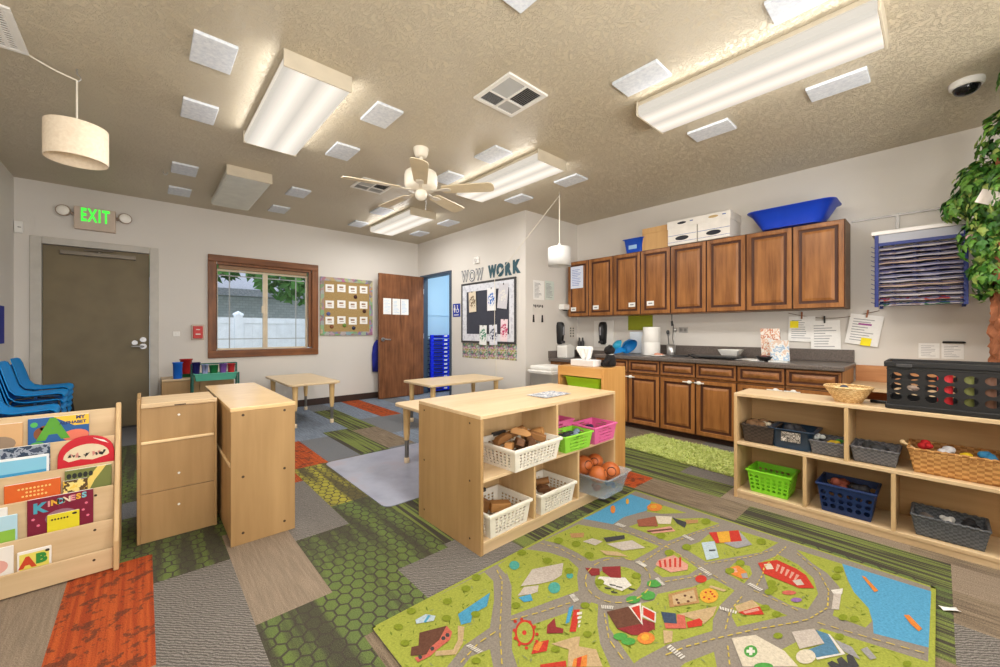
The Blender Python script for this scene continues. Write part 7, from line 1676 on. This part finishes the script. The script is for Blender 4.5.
('dash',[(2019,1225),(2014,1225),(2016,1202),(2020,1203)]),
('dash',[(2021,1188),(2016,1187),(2018,1165),(2022,1165)]),
('dash',[(2023,1150),(2019,1149),(2020,1127),(2024,1127)]),
('dash',[(2025,1112),(2021,1112),(2022,1089),(2027,1089)]),
('dash',[(2028,1074),(2023,1074),(2025,1051),(2029,1051)]),
('dash',[(2030,1036),(2026,1036),(2027,1013),(2031,1013)]),
('dash',[(2032,998),(2028,998),(2029,975),(2034,976)]),
('dash',[(2033,960),(2028,961),(2022,939),(2026,937)]),
('dash',[(2022,922),(2018,924),(2012,901),(2016,900)]),
('dash',[(2012,885),(2007,886),(2001,864),(2005,863)]),
('dash',[(2001,848),(1997,849),(1991,827),(1995,825)]),
('dash',[(1991,810),(1986,812),(1980,789),(1984,788)]),
('dash',[(1980,773),(1976,774),(1970,752),(1974,751)]),
('dash',[(1969,735),(1965,737),(1957,714),(1961,712)]),
('dash',[(1956,697),(1952,698),(1944,675),(1948,674)]),
('dash',[(1943,658),(1939,660),(1931,636),(1935,635)]),
('dash',[(1970,538),(1966,538),(1965,517),(1969,517)]),
('dash',[(1968,504),(1964,504),(1963,483),(1967,483)]),
('dash',[(1967,469),(1962,470),(1961,449),(1966,449)]),
('dash',[(1965,435),(1961,435),(1960,415),(1964,415)]),
('dash',[(1964,401),(1959,401),(1958,381),(1963,380)]),
('dash',[(1802,968),(1802,964),(1823,963),(1824,967)]),
('dash',[(1838,966),(1838,962),(1859,961),(1859,965)]),
('dash',[(1873,965),(1873,960),(1894,959),(1895,964)]),
('dash',[(1909,963),(1909,959),(1930,958),(1930,962)]),
('dash',[(1944,962),(1944,957),(1965,956),(1965,961)]),
('dash',[(1980,960),(1979,956),(2001,955),(2001,959)]),
('dash',[(2015,959),(2015,954),(2036,953),(2036,958)]),
('dash',[(2051,956),(2050,952),(2071,948),(2072,952)]),
('dash',[(2086,949),(2086,945),(2107,941),(2108,945)]),
('dash',[(2122,942),(2121,938),(2143,934),(2144,938)]),
('dash',[(2158,936),(2157,931),(2179,927),(2179,931)]),
('dash',[(2194,929),(2193,924),(2214,920),(2215,925)]),
('dash',[(2229,922),(2229,918),(2250,913),(2251,918)]),
('dash',[(2265,915),(2264,911),(2286,907),(2286,911)]),
('dash',[(2301,907),(2300,903),(2323,896),(2324,900)]),
('dash',[(2339,896),(2338,891),(2360,884),(2362,888)]),
('dash',[(2377,884),(2376,880),(2398,872),(2400,877)]),
('dash',[(2415,872),(2413,868),(2436,861),(2437,865)]),
('dash',[(2453,860),(2451,856),(2474,849),(2475,853)]),
('dash',[(1566,1416),(1562,1415),(1570,1393),(1574,1395)]),
('dash',[(1579,1380),(1575,1378),(1583,1357),(1587,1358)]),
('dash',[(1593,1344),(1589,1342),(1597,1320),(1601,1322)]),
('dash',[(1604,1306),(1600,1307),(1598,1285),(1603,1285)]),
('dash',[(1602,1270),(1598,1270),(1597,1248),(1601,1248)]),
('dash',[(1600,1233),(1596,1234),(1595,1212),(1599,1212)]),
('dash',[(1599,1197),(1594,1197),(1593,1175),(1598,1175)]),
('dash',[(1742,825),(1740,821),(1760,810),(1762,814)]),
('dash',[(1775,807),(1773,803),(1793,792),(1795,796)]),
('dash',[(1808,789),(1806,785),(1826,774),(1828,778)]),
('dash',[(1841,770),(1839,767),(1859,756),(1861,759)]),
('dash',[(1874,754),(1872,750),(1892,745),(1894,749)]),
('dash',[(1907,746),(1906,741),(1926,736),(1927,741)]),
('dash',[(1940,737),(1939,733),(1959,728),(1960,732)]),
('dash',[(2012,760),(2010,756),(2030,746),(2032,749)]),
('dash',[(2045,742),(2043,738),(2062,728),(2065,731)]),
('dash',[(2078,724),(2076,720),(2095,710),(2097,713)]),
('dash',[(2111,706),(2108,702),(2128,692),(2130,695)]),
('dash',[(2143,688),(2141,684),(2161,674),(2163,677)]),
('dash',[(2176,670),(2174,666),(2194,656),(2196,659)]),
('dash',[(2209,652),(2207,648),(2227,638),(2229,641)]),
('dash',[(2242,635),(2241,631),(2262,623),(2264,627)]),
('dash',[(2278,622),(2277,618),(2298,610),(2300,614)]),
('dash',[(2314,609),(2313,605),(2334,597),(2336,601)]),
('dash',[(2350,596),(2349,592),(2370,584),(2372,588)]),
('dash',[(2386,583),(2385,579),(2406,571),(2408,575)]),
('dash',[(1937,314),(1933,313),(1940,290),(1944,291)]),
('dash',[(1949,276),(1945,275),(1952,252),(1956,254)]),
('dash',[(1961,239),(1957,237),(1964,215),(1968,216)]),
('dash',[(1973,201),(1969,199),(1976,177),(1980,178)]),
('dash',[(1985,163),(1981,162),(1989,140),(1993,142)]),
('dash',[(1998,128),(1994,126),(2002,105),(2006,106)]),
('dash',[(2011,92),(2007,90),(2015,69),(2019,70)]),
('dash',[(2024,56),(2020,55),(2028,33),(2032,35)]),
('white',[(856,1132),(856,1127),(874,1122),(873,1127)]),
('white',[(857,1124),(858,1119),(876,1114),(875,1118)]),
('white',[(859,1115),(860,1110),(878,1106),(877,1110)]),
('white',[(860,1107),(861,1102),(880,1098),(879,1102)]),
('white',[(862,1098),(863,1093),(882,1090),(881,1094)]),
('white',[(864,1090),(865,1085),(884,1082),(883,1087)]),
('white',[(865,1081),(866,1077),(886,1074),(885,1079)]),
('white',[(1345,1054),(1344,1050),(1367,1043),(1369,1047)]),
('white',[(1342,1048),(1341,1044),(1365,1037),(1367,1041)]),
('white',[(1340,1042),(1338,1038),(1363,1032),(1364,1035)]),
('white',[(1337,1035),(1336,1032),(1361,1026),(1362,1029)]),
('white',[(1335,1029),(1333,1025),(1359,1020),(1360,1023)]),
('white',[(1332,1023),(1330,1019),(1357,1014),(1358,1018)]),
('white',[(1329,1017),(1328,1013),(1354,1009),(1356,1012)]),
('white',[(1396,929),(1399,926),(1384,913),(1382,916)]),
('white',[(1401,923),(1404,920),(1388,908),(1386,911)]),
('white',[(1406,918),(1409,914),(1392,903),(1390,906)]),
('white',[(1411,912),(1414,908),(1397,898),(1394,901)]),
('white',[(1416,906),(1419,903),(1401,893),(1398,896)]),
('white',[(1421,901),(1424,897),(1405,889),(1402,892)]),
('white',[(1426,895),(1429,891),(1409,884),(1407,887)]),
('white',[(1786,988),(1785,984),(1805,978),(1806,982)]),
('white',[(1784,981),(1783,977),(1804,971),(1805,975)]),
('white',[(1782,975),(1781,971),(1802,964),(1803,968)]),
('white',[(1780,968),(1779,964),(1801,957),(1802,961)]),
('white',[(1778,962),(1777,958),(1799,951),(1800,955)]),
('white',[(1776,956),(1775,952),(1798,944),(1798,948)]),
('white',[(1774,949),(1773,946),(1796,937),(1797,941)]),
('white',[(1954,766),(1952,761),(1976,752),(1978,757)]),
('white',[(1950,757),(1948,752),(1972,743),(1974,748)]),
('white',[(1946,748),(1944,743),(1969,735),(1971,740)]),
('white',[(1942,739),(1940,734),(1965,727),(1967,732)]),
('white',[(1938,731),(1936,726),(1962,719),(1964,724)]),
('white',[(1934,722),(1932,717),(1958,711),(1960,716)]),
('white',[(1930,714),(1928,709),(1955,703),(1957,708)]),
('white',[(1992,570),(1991,565),(2016,558),(2017,563)]),
('white',[(1990,562),(1989,557),(2014,550),(2016,555)]),
('white',[(1988,554),(1987,549),(2013,543),(2014,547)]),
('white',[(1986,546),(1985,541),(2011,535),(2012,540)]),
('white',[(1984,538),(1983,534),(2009,527),(2010,532)]),
('white',[(1982,531),(1981,526),(2007,520),(2008,524)]),
('white',[(1981,523),(1980,519),(2006,512),(2007,517)]),
('white',[(1750,601),(1752,595),(1735,587),(1733,592)]),
('white',[(1753,592),(1755,586),(1738,579),(1736,584)]),
('white',[(1757,583),(1759,577),(1740,571),(1739,576)]),
('white',[(1760,574),(1762,569),(1743,564),(1742,568)]),
('white',[(1764,565),(1766,560),(1746,556),(1744,560)]),
('white',[(1767,556),(1769,551),(1749,548),(1747,553)]),
('white',[(1770,548),(1772,543),(1752,540),(1750,545)]),
('white',[(1381,648),(1379,643),(1404,639),(1405,645)]),
('white',[(1379,639),(1378,634),(1402,630),(1403,636)]),
('white',[(1377,631),(1376,626),(1400,622),(1401,627)]),
('white',[(1375,622),(1374,617),(1398,613),(1399,618)]),
('white',[(1373,614),(1372,609),(1396,604),(1397,609)]),
('white',[(1372,605),(1371,601),(1394,596),(1395,601)]),
('white',[(1370,597),(1369,592),(1393,587),(1394,592)]),
('white',[(1727,864),(1725,860),(1744,853),(1747,857)]),
('white',[(1723,857),(1721,853),(1740,847),(1743,851)]),
('white',[(1720,850),(1718,846),(1736,840),(1738,844)]),
('white',[(1716,843),(1714,839),(1732,834),(1734,838)]),
('white',[(1713,836),(1711,832),(1727,827),(1730,831)]),
('white',[(1709,829),(1707,825),(1723,821),(1726,825)]),
('white',[(1706,822),(1704,818),(1719,814),(1722,818)]),
('white',[(2197,945),(2195,940),(2224,935),(2225,940)]),
('white',[(2195,937),(2193,932),(2222,926),(2223,931)]),
('white',[(2193,928),(2191,924),(2220,917),(2221,923)]),
('white',[(2191,920),(2189,915),(2218,909),(2219,914)]),
('white',[(2189,912),(2188,907),(2216,901),(2217,906)]),
('white',[(2187,904),(2186,899),(2213,892),(2215,897)]),
('white',[(2185,896),(2184,891),(2211,884),(2213,889)]),
('white',[(1777,991),(1777,986),(1801,979),(1801,983)]),
('white',[(1776,983),(1776,978),(1800,972),(1800,976)]),
('white',[(1776,975),(1775,970),(1799,964),(1799,969)]),
('white',[(1775,967),(1774,962),(1797,957),(1798,962)]),
('white',[(1774,959),(1774,954),(1796,950),(1797,954)]),
('white',[(1773,951),(1773,947),(1795,943),(1796,947)]),
('white',[(1772,944),(1772,939),(1794,936),(1795,940)]),
('white',[(2032,1262),(2033,1257),(2068,1256),(2068,1261)]),
('white',[(2033,1254),(2034,1250),(2069,1248),(2069,1253)]),
('white',[(2034,1247),(2035,1242),(2070,1240),(2069,1245)]),
('white',[(2036,1239),(2036,1235),(2070,1232),(2070,1237)]),
('white',[(2037,1232),(2037,1227),(2071,1224),(2071,1229)]),
('white',[(2038,1224),(2038,1220),(2072,1216),(2071,1221)]),
('white',[(2039,1217),(2040,1213),(2072,1208),(2072,1213)]),
]
RC = {'road': (148, 140, 130), 'lime': (164, 172, 76), 'water': (92, 164, 204), 'pool': (84, 160, 196), 'tan': (198, 172, 132), 'brown': (108, 74, 60), 'salmon': (202, 108, 92), 'dark': (74, 74, 76), 'paleblue': (186, 204, 214), 'pale': (198, 188, 178),
      'teal': (86, 166, 154), 'white': (226, 222, 214), 'maroon': (146, 58, 60), 'red': (198, 66, 54), 'orange': (222, 138, 66), 'amber': (224, 170, 66), 'wood': (182, 142, 96), 'navy': (70, 84, 106), 'pink': (214, 158, 142), 'brick': (158, 96, 76), 'cream': (218, 208, 188),
      'grey': (160, 158, 160), 'purple': (150, 112, 170), 'green': (86, 160, 78), 'blue': (92, 134, 164), 'tree': (134, 148, 48), 'dash': (212, 190, 84), 'tuft': (112, 128, 46), 'moss': (140, 150, 100)}
def rugmat(n, c):
    t = NT('rug_print_'+n); v = t.coords(); f = t.noise(v, 120, 3, .7); a = tuple(x*.74 for x in hexc(*c)[:3])+(1,)
    t.color(t.ramp(f, [(.3, tuple(x*.78 for x in a[:3])+(1,)), (.7, tuple(min(1, x*1.18) for x in a[:3])+(1,))])); t.bump(f, .25, .003); return t.set(.9, 0, .1)
keys = list(RC); mats = [rugmat(k, RC[k]) for k in keys]
m = MB(); m.cur = keys.index('road'); rx0, rx1, ry0, ry1 = .645, 2.592, .008, 1.447
m.box((rx0, ry0, .0005), (rx1, ry1, .009))
m.cur = keys.index('lime')
for a, b in (((rx0, ry0), (rx1, ry0+.016)), ((rx0, ry1-.014), (rx1, ry1)), ((rx0, ry0), (rx0+.014, ry1)), ((rx1-.014, ry0), (rx1, ry1))): m.poly([(a[0], a[1], .0092), (b[0], a[1], .0092), (b[0], b[1], .0092), (a[0], b[1], .0092)])
z = .0092
def clip(pts):
    for ax, lim, sg in ((0, rx0, 1), (0, rx1, -1), (1, ry0, 1), (1, ry1, -1)):
        out = []
        for i, p in enumerate(pts):
            q = pts[(i+1) % len(pts)]; ip = (p[ax]-lim)*sg >= 0; iq = (q[ax]-lim)*sg >= 0
            if ip: out.append(p)
            if ip != iq: f = (lim-p[ax])/(q[ax]-p[ax]); out.append((p[0]+(q[0]-p[0])*f, p[1]+(q[1]-p[1])*f))
        pts = out
        if len(pts) < 3: return []
    return pts
from mathutils.geometry import tessellate_polygon
def inside(p, poly):
    c = False
    for i in range(len(poly)):
        (x1, y1), (x2, y2) = poly[i], poly[i-1]
        if (y1 > p[1]) != (y2 > p[1]) and p[0] < (x2-x1)*(p[1]-y1)/(y2-y1)+x1: c = not c
    return c
rr = random.Random(11); n0 = [i for i, r_ in enumerate(RUG) if r_[0] == 'tan'][0]; head = RUG[:n0]; rest = RUG[n0:]; limes = [q for c, q in head if c == 'lime']; tufts = []
for q in limes:
    xs = [p[0] for p in q]; ys = [p[1] for p in q]
    for k in range(int((max(xs)-min(xs))*(max(ys)-min(ys))/1800)):
        x, y = rr.uniform(min(xs), max(xs)), rr.uniform(min(ys), max(ys)); a = rr.uniform(0, 3.1); l = rr.uniform(7, 17); w_ = rr.uniform(1.5, 4)
        pts = [(x+l*math.cos(a), y+l*math.sin(a)), (x-w_*math.sin(a), y+w_*math.cos(a)), (x-l*math.cos(a), y-l*math.sin(a)), (x+w_*math.sin(a), y-w_*math.cos(a))]
        if all(inside(p, q) for p in pts): tufts.append((rr.choice(('tuft', 'tuft', 'tree', 'moss')), pts))
RUG = head+tufts+rest
for c, pts in RUG:
    p2 = clip([(x/1000, y/1000) for x, y in pts])
    if len(p2) < 3: continue
    z += .0000045; m.cur = keys.index(c); ar = sum(p2[i][0]*p2[(i+1) % len(p2)][1]-p2[(i+1) % len(p2)][0]*p2[i][1] for i in range(len(p2)))
    v3 = [Vector((x, y, 0)) for x, y in p2]; base = [m._p((x, y, z)) for x, y in p2]
    for tri in tessellate_polygon([v3]): m.face([base[i] for i in tri])
o = m.build('play_rug', mats); tag(o, 'printed road map play rug of green town blocks and grey streets', 'rug')

# ------------------------------------------------------------------ camera, daylight, colour
cam = bpy.data.cameras.new('camera'); co = bpy.data.objects.new('camera', cam); COL.objects.link(co)
co.location = (0, 0, 1.14); co.rotation_euler = (PI/2, 0, -math.radians(42))
cam.sensor_width = 36; cam.sensor_fit = 'HORIZONTAL'; cam.lens = 36*395/1000; cam.shift_y = -.0025; cam.clip_start = .02; cam.clip_end = 100
SC.camera = co
area('bathroom_fill', (4.35, 5.2, 2.62), .3, .3, 26)  # extra fill light added inside the bathroom
# fill lights added behind the camera, aimed up to brighten the ceiling
for fx, fy, fk in ((.0, -.6, 1.15), (2.3, -1.2, .6)): area('ceiling_fill', (fx, fy-.3, 1.3), 1.0, 1.0, FILL_W*fk, (PI-.62, 0, 0), (1, .97, .93))
wd = bpy.data.worlds.new('sky'); SC.world = wd; wd.use_nodes = True
wt = wd.node_tree; bg = wt.nodes['Background']
bg.inputs['Color'].default_value = hexc(226, 236, 250); bg.inputs['Strength'].default_value = 2.1
SC.view_settings.view_transform = 'Standard'; SC.view_settings.look = 'None'; SC.view_settings.gamma = 1; SC.view_settings.use_curve_mapping = False
SC.view_settings.exposure = EXPO
SC.cycles.max_bounces = 10; SC.cycles.diffuse_bounces = 6; SC.cycles.use_denoising = True; SC.cycles.sample_clamp_indirect = 8
